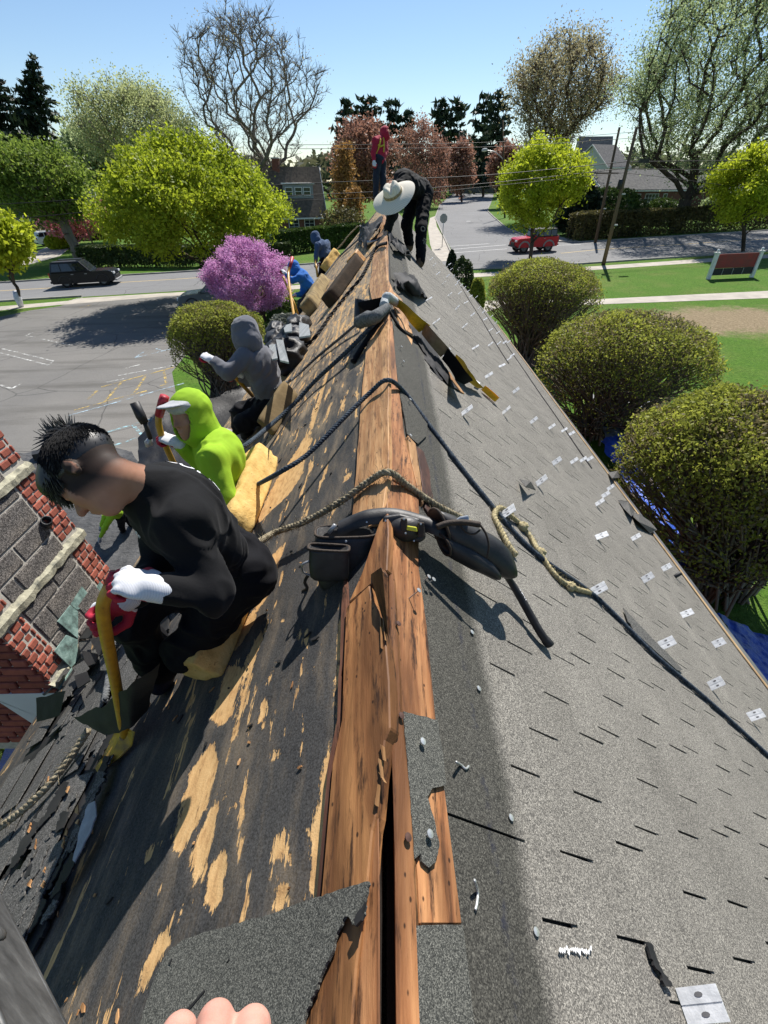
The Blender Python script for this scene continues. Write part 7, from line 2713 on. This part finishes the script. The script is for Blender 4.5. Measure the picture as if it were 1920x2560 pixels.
def rope(label, pts, r, mat, strands=3, pitch=.09, fuzz=0, seed=0, res=14, parent=None):
    """twisted rope along points: a thing whose strands are its parts"""
    path = spline(pts, res)
    # even steps
    S = [path[0]]
    step = min(.012 if r < .02 else .02, pitch / 8)
    for p in path[1:]:
        while (p - S[-1]).length > step:
            S.append(S[-1] + (p - S[-1]).normalized() * step)
    root = thing('rope', label, 'rope', S[len(S) // 2])
    fr = []
    ref = Vector((0, 0, 1))
    for i, p in enumerate(S):
        t = (S[min(i + 1, len(S) - 1)] - S[max(i - 1, 0)]).normalized()
        u = ref - t * ref.dot(t)
        u = u.normalized() if u.length > 1e-6 else Vector((1, 0, 0))
        ref = u
        fr.append((p, u, t.cross(u)))
    for k in range(strands):
        q = []
        for i, (p, u, w) in enumerate(fr):
            a = 2 * math.pi * (k / strands + i * step / pitch)
            q.append(p + (u * math.cos(a) + w * math.sin(a)) * r * .48)
        MB().tube(q, r * .58, 6).build('strand', mat, root, True)
    if fuzz:
        rr = np.random.default_rng(seed)
        m = MB()
        for i in range(int(fuzz * len(S))):
            p, u, w = fr[rr.integers(0, len(fr))]
            a = rr.uniform(0, 2 * math.pi)
            d = (u * math.cos(a) + w * math.sin(a))
            s = p + d * r * .8
            e = s + (d * rr.uniform(.3, 1) + Vector(rr.normal(0, .6, 3))) * r * 1.3
            m.tube([s, (s + e) / 2 + Vector(rr.normal(0, .002, 3)), e], [.0009, .0008, .0004], 3, False)
        fz = m.build('loose_fibres', mat, root)
        fz['kind'] = 'stuff'
    return root


L_, R_ = -1, 1
rope('dark blue-grey rope running from the lime worker over the ridge to the right edge', [P(588, 1238, 2.66), P(640, 1213, 2.70), RP(700, 1180, .15, L_), RP(770, 1135, .11, L_), RP(860, 1045, .08, L_), RP(925, 982, .05, L_), RP(969, 950, .045, L_), RP(1015, 985, .022, R_), RP(1080, 1072, .02, R_), RP(1190, 1215, .02, R_), RP(1330, 1375, .02, R_), RP(1490, 1492, .02, R_), RP(1640, 1640, .02, R_), RP(1780, 1760, .02, R_), RP(1960, 1925, .02, R_)], .0125, R_NAVY, pitch=.05)
rope('frayed jute rope from the crouching man\'s waist over the ridge to the tool belt', [P(575, 1412, 1.66), P(606, 1385, 1.62), RP(680, 1335, .09, L_), RP(760, 1305, .06, L_), RP(850, 1255, .05, L_), RP(920, 1205, .04, L_), RP(970, 1180, .045, L_), RP(1020, 1215, .035, R_), RP(1090, 1262, .03, R_), RP(1160, 1298, .03, R_), RP(1180, 1312, .03, R_)], .0135, R_JUTE, pitch=.055, fuzz=4.5, seed=3)
rope('pale frayed rope end curling beside the right tool pouch', [RP(1290, 1388, .02, R_), RP(1272, 1365, .02, R_), RP(1252, 1325, .02, R_), RP(1236, 1290, .02, R_), RP(1250, 1270, .03, R_), RP(1280, 1285, .03, R_)], .0145, R_PALE, pitch=.06, fuzz=4, seed=4)
rope('pale knotted rope tail lying under the blue-grey rope', [RP(1270, 1285, .03, R_), RP(1300, 1310, .02, R_), RP(1328, 1345, .022, R_), RP(1345, 1375, .03, R_), RP(1362, 1402, .02, R_), RP(1392, 1442, .02, R_), RP(1430, 1468, .02, R_), RP(1478, 1482, .018, R_)], .0135, R_PALE, pitch=.06, fuzz=3, seed=5)
for i, (x, y) in enumerate(((1306, 1316), (1349, 1380), (1425, 1466))):
    p = RP(x, y, .024, R_)
    o = blob('rope_knot', ['yellow frayed knot near the snow guard', 'middle knot of the pale rope tail', 'lowest knot of the pale rope tail'][i], 'knot', p, (.026, .022, .02), R_PALE, 300 + i, .35, 3.0, 'knots of the pale rope', n=14)
rope('thick dark rope from the ridge knot down to the lime worker\'s back', [RP(962, 772, .05, L_), RP(930, 815, .07, L_), RP(860, 885, .06, L_), RP(790, 950, .05, L_), RP(735, 1010, .05, L_), RP(680, 1060, .10, L_), P(625, 1106, 2.85), P(600, 1122, 2.74)], .0165, R_NAVY, pitch=.07)
rope('thin grey rope from the ridge knot to the grey worker\'s waist', [RP(905, 798, .05, L_), RP(850, 845, .03, L_), RP(790, 895, .03, L_), RP(735, 945, .06, L_), P(712, 958, 4.02), P(690, 972, 4.02), P(640, 985, 4.08)], .0125, R_GREY, pitch=.07)
rope('black cord looping from the far ridge down the left slope', [RP(966, 608, .06, L_), RP(945, 615, .05, L_), RP(930, 640, .03, L_), RP(905, 690, .02, L_), RP(868, 735, .02, L_), RP(825, 790, .02, L_), RP(790, 840, .02, L_), RP(760, 866, .02, L_)], .020, R_BLACK, strands=2, pitch=.2)
rope('grey rope along the far left slope from the straw-hatted worker', [RP(905, 590, .04, L_), RP(880, 612, .04, L_), RP(850, 640, .05, L_), RP(815, 685, .08, L_), P(796, 708, 10.3)], .022, R_GREY, strands=2, pitch=.2)
rope('white rope ends beside the far left slope edge', [RP(895, 565, .05, L_), RP(872, 588, .05, L_), RP(855, 610, .06, L_), RP(838, 628, .05, L_)], .022, R_PALE, strands=2, pitch=.2)
rope('frayed rope lying over the old shingles at the left edge', [RP(-60, 2110, .07, L_), RP(0, 2068, .07, L_), RP(60, 2022, .065, L_), RP(120, 1965, .06, L_), RP(165, 1910, .06, L_), RP(205, 1850, .07, L_), RP(222, 1822, .08, L_)], .0145, R_JUTE, pitch=.07, fuzz=2, seed=6)
rope('dark rope hanging behind the yellow shovel shaft', [RP(262, 1752, .06, L_), RP(272, 1690, .06, L_), RP(285, 1600, .07, L_), RP(305, 1520, .12, L_)], .015, R_GREY, pitch=.07)

# ---------------------------------------------------------------- tool belt over the ridge
LEATH = NT('black_leather')
t = LEATH
c = t.ramp(t.noise(t.pos(), 16, 6, .65), [(.3, (.012, .012, .013)), (.6, (.030, .029, .028)), (.8, (.075, .07, .06))])
t.col(c); t.rough(.5, .45); t.bump(t.noise(t.pos(), 140, 4), .3, .002)
LEATH = t.m
LEATHB = pm('brown_leather_edge', (.06, .042, .028), (.03, .022, .016), 30, 5, .7, .3, bump=.3)
TB = thing('tool_belt', 'black leather tool belt with pouches draped over the ridge', 'tool belt', RP(970, 1330, 0, -1))


SCL = 1.0


def sack(name, A, B, u, w, s0, s1, mat, parent, belly=.15, n=28, m=12, bend=None, open_=True, ex=2.6):
    """a pouch lofted from its mouth A to its bottom B with super-elliptic sections"""
    A, B, u, w = Vector(A), Vector(B), Vector(u).normalized(), Vector(w)
    ax = (B - A)
    w = (w - u * w.dot(u)).normalized()
    rows = []
    for i in range(m + 1):
        f = i / m
        c = A + ax * f + (Vector(bend) * (4 * f * (1 - f)) if bend else Vector())
        k = 1 + belly * math.sin(math.pi * f)
        end = 1.0 if f < .8 else math.sqrt(max(.04, 1 - ((f - .8) / .2) ** 2 * .93))
        k *= SCL
        hw = (s0[0] + (s1[0] - s0[0]) * f) * k * end
        hd = (s0[1] + (s1[1] - s0[1]) * f) * k * end
        r = []
        for j in range(n):
            a = 2 * math.pi * j / n
            ca, sa = math.cos(a), math.sin(a)
            r.append(c + u * (math.copysign(abs(ca) ** (2 / ex), ca) * hw) + w * (math.copysign(abs(sa) ** (2 / ex), sa) * hd))
        rows.append(r)
    mb = MB()
    fs = []
    for i in range(m):
        for j in range(n):
            fs.append((i * n + j, i * n + (j + 1) % n, (i + 1) * n + (j + 1) % n, (i + 1) * n + j))
    fs.append(tuple(m * n + j for j in range(n)))
    mb.add([p for r in rows for p in r], fs)
    if open_:            # inner lining
        ins = [[A + ax * f + (p - A) * .93 for p in rows[0]] for f in (0.0, .5)]
        k = len(mb.v)
        mb.v += [tuple(p) for r in ins for p in r]
        mb.f += [(k + (j + 1) % n, k + j, k + n + j, k + n + (j + 1) % n) for j in range(n)]
        mb.f += [(j, (j + 1) % n, k + (j + 1) % n, k + j)[::-1] for j in range(n)]
        mb.f.append(tuple(k + n + j for j in range(n))[::-1])
    o = mb.build(name, mat, parent, True)
    V = np.array([v.co for v in o.data.vertices])
    V = V + .0045 * np.stack([vnoise(V * 18), vnoise(V * 18 + 4), vnoise(V * 18 + 8)], 1)
    for v, p in zip(o.data.vertices, V): v.co = p
    if open_:
        MB().tube(rows[0] + rows[0][:1], .0048, 6, False).build('piping', LEATHB, o, True)
    return o


TBK = SCL = 1.10


def PT(x, y, d): return P(x, y, d * TBK)


VW = IMG(0, .35, .93)
lp = sack('pouch', PT(866, 1328, 1.42), PT(856, 1480, 1.48), IMG(1, .02, .1), VW, (.094, .048), (.070, .036), LEATH, TB, .06, bend=IMG(0, 0, -.015), ex=3.6)
sack('pocket', PT(822, 1369, 1.335), PT(824, 1452, 1.37), IMG(1, -.06, .05), VW, (.058, .022), (.052, .020), LEATH, TB, .03, ex=4.5)
rp_ = sack('pouch', PT(1098, 1318, 1.44), PT(1282, 1412, 1.50), IMG(-.35, .95, .0), IMG(.3, .2, -.95), (.060, .048), (.066, .048), LEATH, TB, .16, ex=2.6)
sack('pocket', PT(1110, 1362, 1.42), PT(1250, 1436, 1.46), IMG(-.4, .9, .0), IMG(.3, .2, -.95), (.035, .030), (.036, .032), LEATH, TB, .15, ex=2.3)
# curved flaps of the right pouch
for pts, r in ((((1092, 1318), (1120, 1308), (1160, 1306), (1200, 1312)), .010), (((1200, 1312), (1215, 1335), (1222, 1365), (1218, 1395)), .0035), (((1150, 1312), (1165, 1330), (1185, 1335), (1200, 1325)), .0035)):
    MB().tube(spline([PT(x, y, 1.375) for x, y in pts], 5), r, 8).build('flap', LEATHB, TB, True)
belt = [P(845, 1318, 1.58), P(880, 1302, 1.58), P(912, 1290, 1.57), P(945, 1285, 1.57), P(970, 1284, 1.57), P(1005, 1288, 1.57), P(1050, 1300, 1.57), P(1085, 1312, 1.56), P(1120, 1328, 1.57)]
bp = spline(belt, 6)
rows = []
for i, p in enumerate(bp):
    rows.append([p + IMG(0, .020, .022), p + IMG(0, .010, -.004), p + IMG(0, -.014, -.010), p + IMG(0, -.034, -.004)])
MB().grid(rows).build('strap', LEATH, TB, True)
q = [PT(x, y, 1.40) for x, y in ((958, 1290), (1000, 1284), (1050, 1296), (1062, 1318), (1066, 1346), (1050, 1358), (1020, 1350), (996, 1340), (968, 1322), (957, 1306))]
MB().prism(q, FWD * .08).build('tape_holder', LEATH, TB, bevel=.014, seg=3)
Fd = Field(.004)
Fd.ell(PT(1014, 1322, 1.415), np.array((.062, .043, .040)), np.array([list(RGT), list(UPV), list(FWD)]).T, .01)
Fd.mesh('holder_body', LEATH, TB)
q = [PT(x, y, 1.368) for x, y in ((1018, 1314), (1042, 1318), (1044, 1330), (1016, 1325))]
MB().prism(q, FWD * .03).build('tape_measure', pm('tape_yellow', (.62, .60, .05), (.5, .48, .04), 20, 2, .4, .4, bump=0), TB, bevel=.003)
for x0, y0, x1, y1 in ((1010, 1296, 1012, 1330), (1053, 1306, 1053, 1342)):
    q = [PT(x0 - 8, y0, 1.372), PT(x0 + 8, y0, 1.372), PT(x1 + 8, y1, 1.372), PT(x1 - 8, y1, 1.372)]
    MB().prism(q, FWD * .02).build('holder_loop', LEATHB, TB, bevel=.003)
for i, (x, y, d) in enumerate(((1010, 1298, 1.368), (1052, 1310, 1.368), (1014, 1333, 1.368), (964, 1302, 1.395), (1035, 1352, 1.395), (865, 1353, 1.33), (917, 1305, 1.42))):
    MB().lathe([(.0036, 0), (.003, .0015), (0, .002)], m4(frame(-FWD), PT(x, y, d)), 10, cap=False).build('rivet', NAILM, TB)
MB().tube(spline([PT(775, 1402, 1.40), PT(756, 1412, 1.40), PT(758, 1430, 1.42), PT(780, 1440, 1.43)], 6), .004, 6).build('wire_loop', STEEL, TB, True)
MB().tube(spline([PT(770, 1438, 1.44), PT(762, 1455, 1.47), PT(768, 1470, 1.50), PT(757, 1478, 1.52)], 6), .006, 6).build('clip', BLACKP, TB, True)
MB().tube([PT(822, 1332, 1.38), PT(838, 1312, 1.37)], .007, 8).build('nail_set', STEEL, TB, True)
kn = thing('utility_knife', 'silver utility knife handle sticking out of the right tool pouch', 'knife', PT(1160, 1295, 1.44))
MB().prism([PT(x, y, 1.40) for x, y in ((1140, 1300), (1150, 1292), (1172, 1288), (1174, 1306), (1145, 1312))], FWD * .02).build('handle', pm('silver_handle', (.55, .57, .58), (.4, .42, .43), 20, 2, .3, .5, metal=.6, bump=0), kn, bevel=.004)
# hammer
SCL = 1.0
HM = thing('hammer', 'black rubber handled hammer hanging from the right tool pouch', 'hammer', RP(1380, 1610, 0, 1))
hp = [P(1245, 1418, 1.50), P(1268, 1440, 1.53), P(1300, 1492, 1.58), P(1330, 1545, 1.63), P(1352, 1585, 1.67), P(1376, 1610, 1.69)]
hp = [P(1245, 1418, 1.60), RP(1268, 1442, .085, 1), RP(1300, 1492, .062, 1), RP(1330, 1545, .046, 1), RP(1354, 1586, .036, 1), RP(1374, 1612, .030, 1)]
RUBB = pm('black_rubber', (.018, .018, .019), (.03, .03, .03), 40, 4, .6, .35, bump=.4, bscale=200, bdist=.002)
hh = MB().tube(spline(hp, 6), [.012 + .006 * min(1, i / 14) + (.003 if i > 26 else 0) for i in range(31)], 14, flat=.8).build('handle', RUBB, HM, True)
MB().box(P(1238, 1408, 1.60), (.03, .03, .10), frame(IMG(.6, .7, 0))).build('head', STEEL, HM, bevel=.006)
tdir = (RP(1342, 1512, .06, 1) - RP(1296, 1448, .075, 1)).normalized()
project_text('HUSKY', .024, RP(1300, 1480, .07, 1), (RP(1330, 1532, .055, 1) - RP(1290, 1464, .07, 1)), IMG(.8, .5, 0), FWD, hh, WHITEINK, HM, lift=.0012, name='lettering', font_w=0.015)

# ---------------------------------------------------------------- yellow lanyard on the right slope
WEB = pm('yellow_strap', (.60, .42, .02), (.45, .31, .02), 50, 4, .7, .3, bump=.5, bscale=200, bdist=.002)
LY = thing('shock_lanyard', 'yellow webbing lanyard with tan and black sleeves on the right slope', 'lanyard', RP(1100, 870, 0, 1))


def ribbon(name, px, side, offs, half, mat, parent, tilt=0.0, res=6):
    pts = spline([RP(x, y, o, side) for (x, y), o in zip(px, offs)], res)
    rows = []
    for i, p in enumerate(pts):
        t = (pts[min(i + 1, len(pts) - 1)] - pts[max(i - 1, 0)]).normalized()
        n = rn(max(p.x, .02) if side > 0 else p.x, p.y)
        h = half[0] + (half[1] - half[0]) * i / (len(pts) - 1) if isinstance(half, tuple) else half
        a = 1.0 + tilt * (i / (len(pts) - 1))
        w = t.cross(n).normalized() * math.cos(a) + n * math.sin(a)
        rows.append([p - w * h, p, p + w * h])
    m = MB().grid(rows)
    k = len(m.v)
    m.v += [tuple(Vector(v) - rn(.5, 3) * .003) for v in m.v[:k]]
    m.f += [tuple(i + k for i in f)[::-1] for f in m.f[:]]
    return m.build(name, mat, parent, True)


ribbon('webbing', [(990, 752), (1012, 772), (1026, 788), (1046, 808), (1062, 822)], 1, [.08, .10, .12, .11, .10], (.03, .055), WEB, LY, .2)
ribbon('sleeve', [(1058, 818), (1080, 845), (1100, 868), (1114, 884)], 1, [.10, .11, .10, .09], .055, pm('tan_sleeve', (.36, .27, .17), (.27, .195, .115), 30, 4, .8, .2), LY, .1)
ribbon('sleeve', [(1112, 884), (1128, 902), (1142, 922), (1154, 942), (1168, 958)], 1, [.09, .09, .08, .06, .03], .058, C_BLACK, LY, .2)
ribbon('webbing', [(1136, 898), (1156, 914), (1170, 936), (1182, 953), (1202, 970)], 1, [.08, .10, .10, .07, .05], (.05, .032), WEB, LY, -.3)
c0, c1 = RP(1205, 972, .03, 1), RP(1240, 1002, .03, 1)
ax_ = (c1 - c0)
n_ = rn(1, 4)
w_ = ax_.cross(n_).normalized()
loop = []
for a in np.linspace(0, 2 * math.pi, 25):
    loop.append(c0 + ax_ * (.5 - .5 * math.cos(a)) + w_ * (.040 * math.sin(a) * (.4 + .6 * (.5 - .5 * math.cos(a)))) + n_ * .012)
MB().grid([[p - n_ * .022, p + n_ * .026] for p in loop]).build('loop', pm('orange_webbing', (.75, .40, .01), (.62, .30, .01), 50, 4, .6, .3, bump=.3), LY, True)
MB().prism([RP(x, y, .03, 1) for x, y in ((1190, 951), (1200, 958), (1196, 966), (1186, 960))], rn(1, 4) * .004).build('tag', TRIM, LY)
sheet('felt_strip', [[(990, 752, .015), (1034, 798, .02), (1068, 848, .025), (1100, 898, .02), (1136, 952, .015), (1160, 985, .01)], [(984, 766, .01), (1018, 812, .015), (1048, 862, .02), (1082, 916, .02), (1120, 962, .015), (1156, 984, .01)]], 1, TARB, None, .012, 21, 6, 'crinkled black felt strip lying under the yellow lanyard', 'felt strip', freq=9)
sheet('felt_strip', [[(1062, 880, .02), (1086, 908, .03), (1112, 946, .02)], [(1060, 898, .01), (1082, 924, .015), (1106, 954, .01)]], 1, TARB, None, .012, 22, 6, 'short torn black felt piece left of the lanyard', 'felt strip', freq=9)
tag(MB().prism([RP(x, y, .03 + .02 * k, 1) for k, (x, y) in enumerate(((1122, 930), (1140, 958), (1160, 986), (1150, 980), (1128, 950)))], rn(1, 4) * .006).build('board_scrap', WOODL), 'thin brown board scrap at the lower end of the felt strip', 'roof scrap')

# ---------------------------------------------------------------- anchor at the ridge
AN = thing('ridge_anchor', 'black strapped roof anchor with grey cord wound on the ridge', 'roof anchor', RP(968, 765, 0, -1))
sheet_pts = [RP(x, y, o, -1) for x, y, o in ((895, 756, .22), (958, 742, .10), (966, 760, .06), (935, 790, .05), (905, 800, .06))]
MB().prism(sheet_pts, (0, 0, -.02)).build('pouch', C_BLACK, AN)
MB().lathe([(.05, -.1), (.055, .1), (.045, .1), (.042, -.08)], m4(frame((.1, .2, 1)), RP(902, 782, .12, -1)), 14, cap=False).build('cup', LEATH, AN, True)
for i, (x, y, o) in enumerate(((912, 800, .10), (930, 792, .10), (948, 782, .09), (962, 770, .07))):
    pass
MB().tube(spline([RP(898, 806, .12, -1), RP(915, 798, .13, -1), RP(935, 794, .12, -1), RP(952, 782, .10, -1), RP(968, 768, .08, -1)], 6), [.045, .05, .05, .05, .05, .05, .052, .054, .054, .05, .048, .046, .045, .045, .044, .043, .042, .04, .04, .038, .036, .034, .03, .03, .03], 8).build('wound_cord', R_GREY, AN, True)
MB().tube(spline([RP(960, 764, .09, -1), RP(964, 748, .10, -1), RP(970, 742, .10, -1), RP(985, 752, .08, 1), RP(997, 760, .06, 1)], 6), .034, 8).build('white_cord', ropemat('white_cord', (.5, .52, .52), (.3, .32, .33)), AN, True)
MB().tube(spline([RP(968, 782, .05, -1), RP(975, 780, .05, 1), RP(1000, 820, .03, 1), RP(1030, 845, .02, 1)], 5), .012, 6).build('cord', R_BLACK, AN, True)
MB().tube(spline([RP(962, 770, .05, -1), RP(930, 830, .04, -1), RP(905, 868, .03, -1), RP(882, 905, .02, -1)], 5), .020, 6).build('strap_tail', C_BLACK, AN, True)
MB().tube(spline([RP(950, 790, .05, -1), RP(935, 830, .03, -1), RP(915, 862, .02, -1)], 5), .018, 6).build('strap_tail', C_BLACK, AN, True)

# ---------------------------------------------------------------- rubbish round the straw-hatted worker
sheet('felt_heap', [[(898, 566, .12), (926, 560, .14), (958, 552, .06)], [(896, 588, .08), (925, 584, .12), (956, 566, .06)], [(896, 612, .03), (916, 620, .05), (945, 584, .04)]], -1, TARB, None, .06, 31, 8, 'black felt heap on the left slope by the straw-hatted worker', 'felt heap', freq=4)
sheet('felt_heap', [[(985, 690, .04), (1020, 690, .10), (1040, 700, .05)], [(1000, 715, .05), (1035, 715, .12), (1060, 725, .05)], [(1020, 735, .02), (1050, 742, .08), (1076, 745, .02)]], 1, TARB, None, .05, 32, 8, 'black felt heap on the right slope below the tool bag', 'felt heap', freq=4)
sheet('felt_heap', [[(972, 585, .05), (990, 600, .12), (1012, 620, .06)], [(975, 605, .04), (995, 625, .10), (1018, 645, .04)]], 1, TARB, None, .05, 33, 8, 'torn black felt at the feet of the straw-hatted worker', 'felt heap', freq=4)
sheet('felt_heap', [[(985, 700, .03), (1005, 708, .10), (1018, 720, .03)], [(990, 722, .02), (1008, 728, .05), (1022, 735, .02)]], 1, TARB, None, .04, 34, 8, 'small curled black felt piece near the ridge below the tool bag', 'felt heap', freq=4)
TBAG = thing('tool_bag', 'dark grey tool pouch belt lying on the right slope by the bent worker', 'tool bag', RP(1000, 670, 0, 1))
GREYN = cloth('grey_nylon', (.06, .062, .065), .75, .7)
sack('pouch', P(1000, 640, 7.1), P(1000, 686, 7.35), IMG(1, 0, 0), IMG(0, .35, .93), (.165, .10), (.15, .09), GREYN, TBAG, .05)
MB().tube(spline([P(972, 640, 7.2), P(980, 630, 7.1), P(1000, 634, 7.05), P(1022, 630, 7.1)], 5), .03, 8).build('belt', C_BLACK, TBAG, True)
blob('tool_roll', 'round black roll on top of the dark grey tool pouch', 'tool roll', P(1000, 642, 6.95), (.07, .06, .06), C_BLACK, 71, .1)
pk = thing('nail_puller', 'steel bar with black handle in the bent worker\'s hand', 'pry bar', P(958, 590, 7.2))
MB().tube([P(945, 600, 7.15), P(978, 585, 7.2)], .030, 8).build('handle', BLACKP, pk, True)
MB().tube([P(945, 600, 7.15), P(930, 604, 7.15), P(918, 607, 7.15)], [.012, .012, .03], 8).build('bar', STEEL, pk, True)

# ---------------------------------------------------------------- ladder rail at the bottom left corner
ALU = NT('worn_aluminium')
t = ALU
c = t.ramp(t.noise(t.pos((3, 3, 14)), 4, 6, .65), [(.3, (.05, .05, .05)), (.55, (.12, .12, .117)), (.8, (.26, .26, .25))])
t.col(c); t.rough(.45, .5, .55); t.bump(t.noise(t.pos(), 60, 5), .2, .002)
ALU = t.m
LD = thing('ladder', 'worn aluminium ladder rail reaching past the bottom left corner', 'ladder', P(60, 2500, .62))
a, b = P(-150, 2060, .80), P(175, 2760, .50)
d = (b - a).normalized()
n1 = (IMG(.9, .42, -.1) - d * IMG(.9, .42, -.1).dot(d)).normalized()
n2 = d.cross(n1)
for o_ in (0, -.40):
    q = n1 * o_
    m = MB()
    # channel section: web and two flanges
    m.prism([a + q + n2 * .036, a + q - n2 * .036, b + q - n2 * .036, b + q + n2 * .036], n1 * .004)
    m.prism([a + q + n2 * .036, a + q + n2 * .036 - n1 * .026, b + q + n2 * .036 - n1 * .026, b + q + n2 * .036], n2 * -.004)
    m.prism([a + q - n2 * .036, a + q - n2 * .036 - n1 * .026, b + q - n2 * .036 - n1 * .026, b + q - n2 * .036], n2 * .004)
    m.build('rail', ALU, LD, bevel=.0012)
    m = MB()
    m.tube([a + q + n2 * .037 - n1 * .001, b + q + n2 * .037 - n1 * .001], .0055, 8)
    m.build('rail_bead', ALU, LD, True)
    m = MB()
    m.tube([a + q - n2 * .037 - n1 * .001, b + q - n2 * .037 - n1 * .001], .0055, 8)
    m.build('rail_bead', ALU, LD, True)
L = (b - a).length
for k in range(3):
    c = a + d * (L * (.18 + .34 * k))
    MB().tube([c - n1 * .40, c + n1 * .004], .016, 10).build('rung', ALU, LD, True)
    MB().lathe([(.014, -.002), (.0145, .003), (.009, .006), (0, .007)], m4(frame(n1), c + n1 * .004), 14).build('rivet', ALU, LD, True)
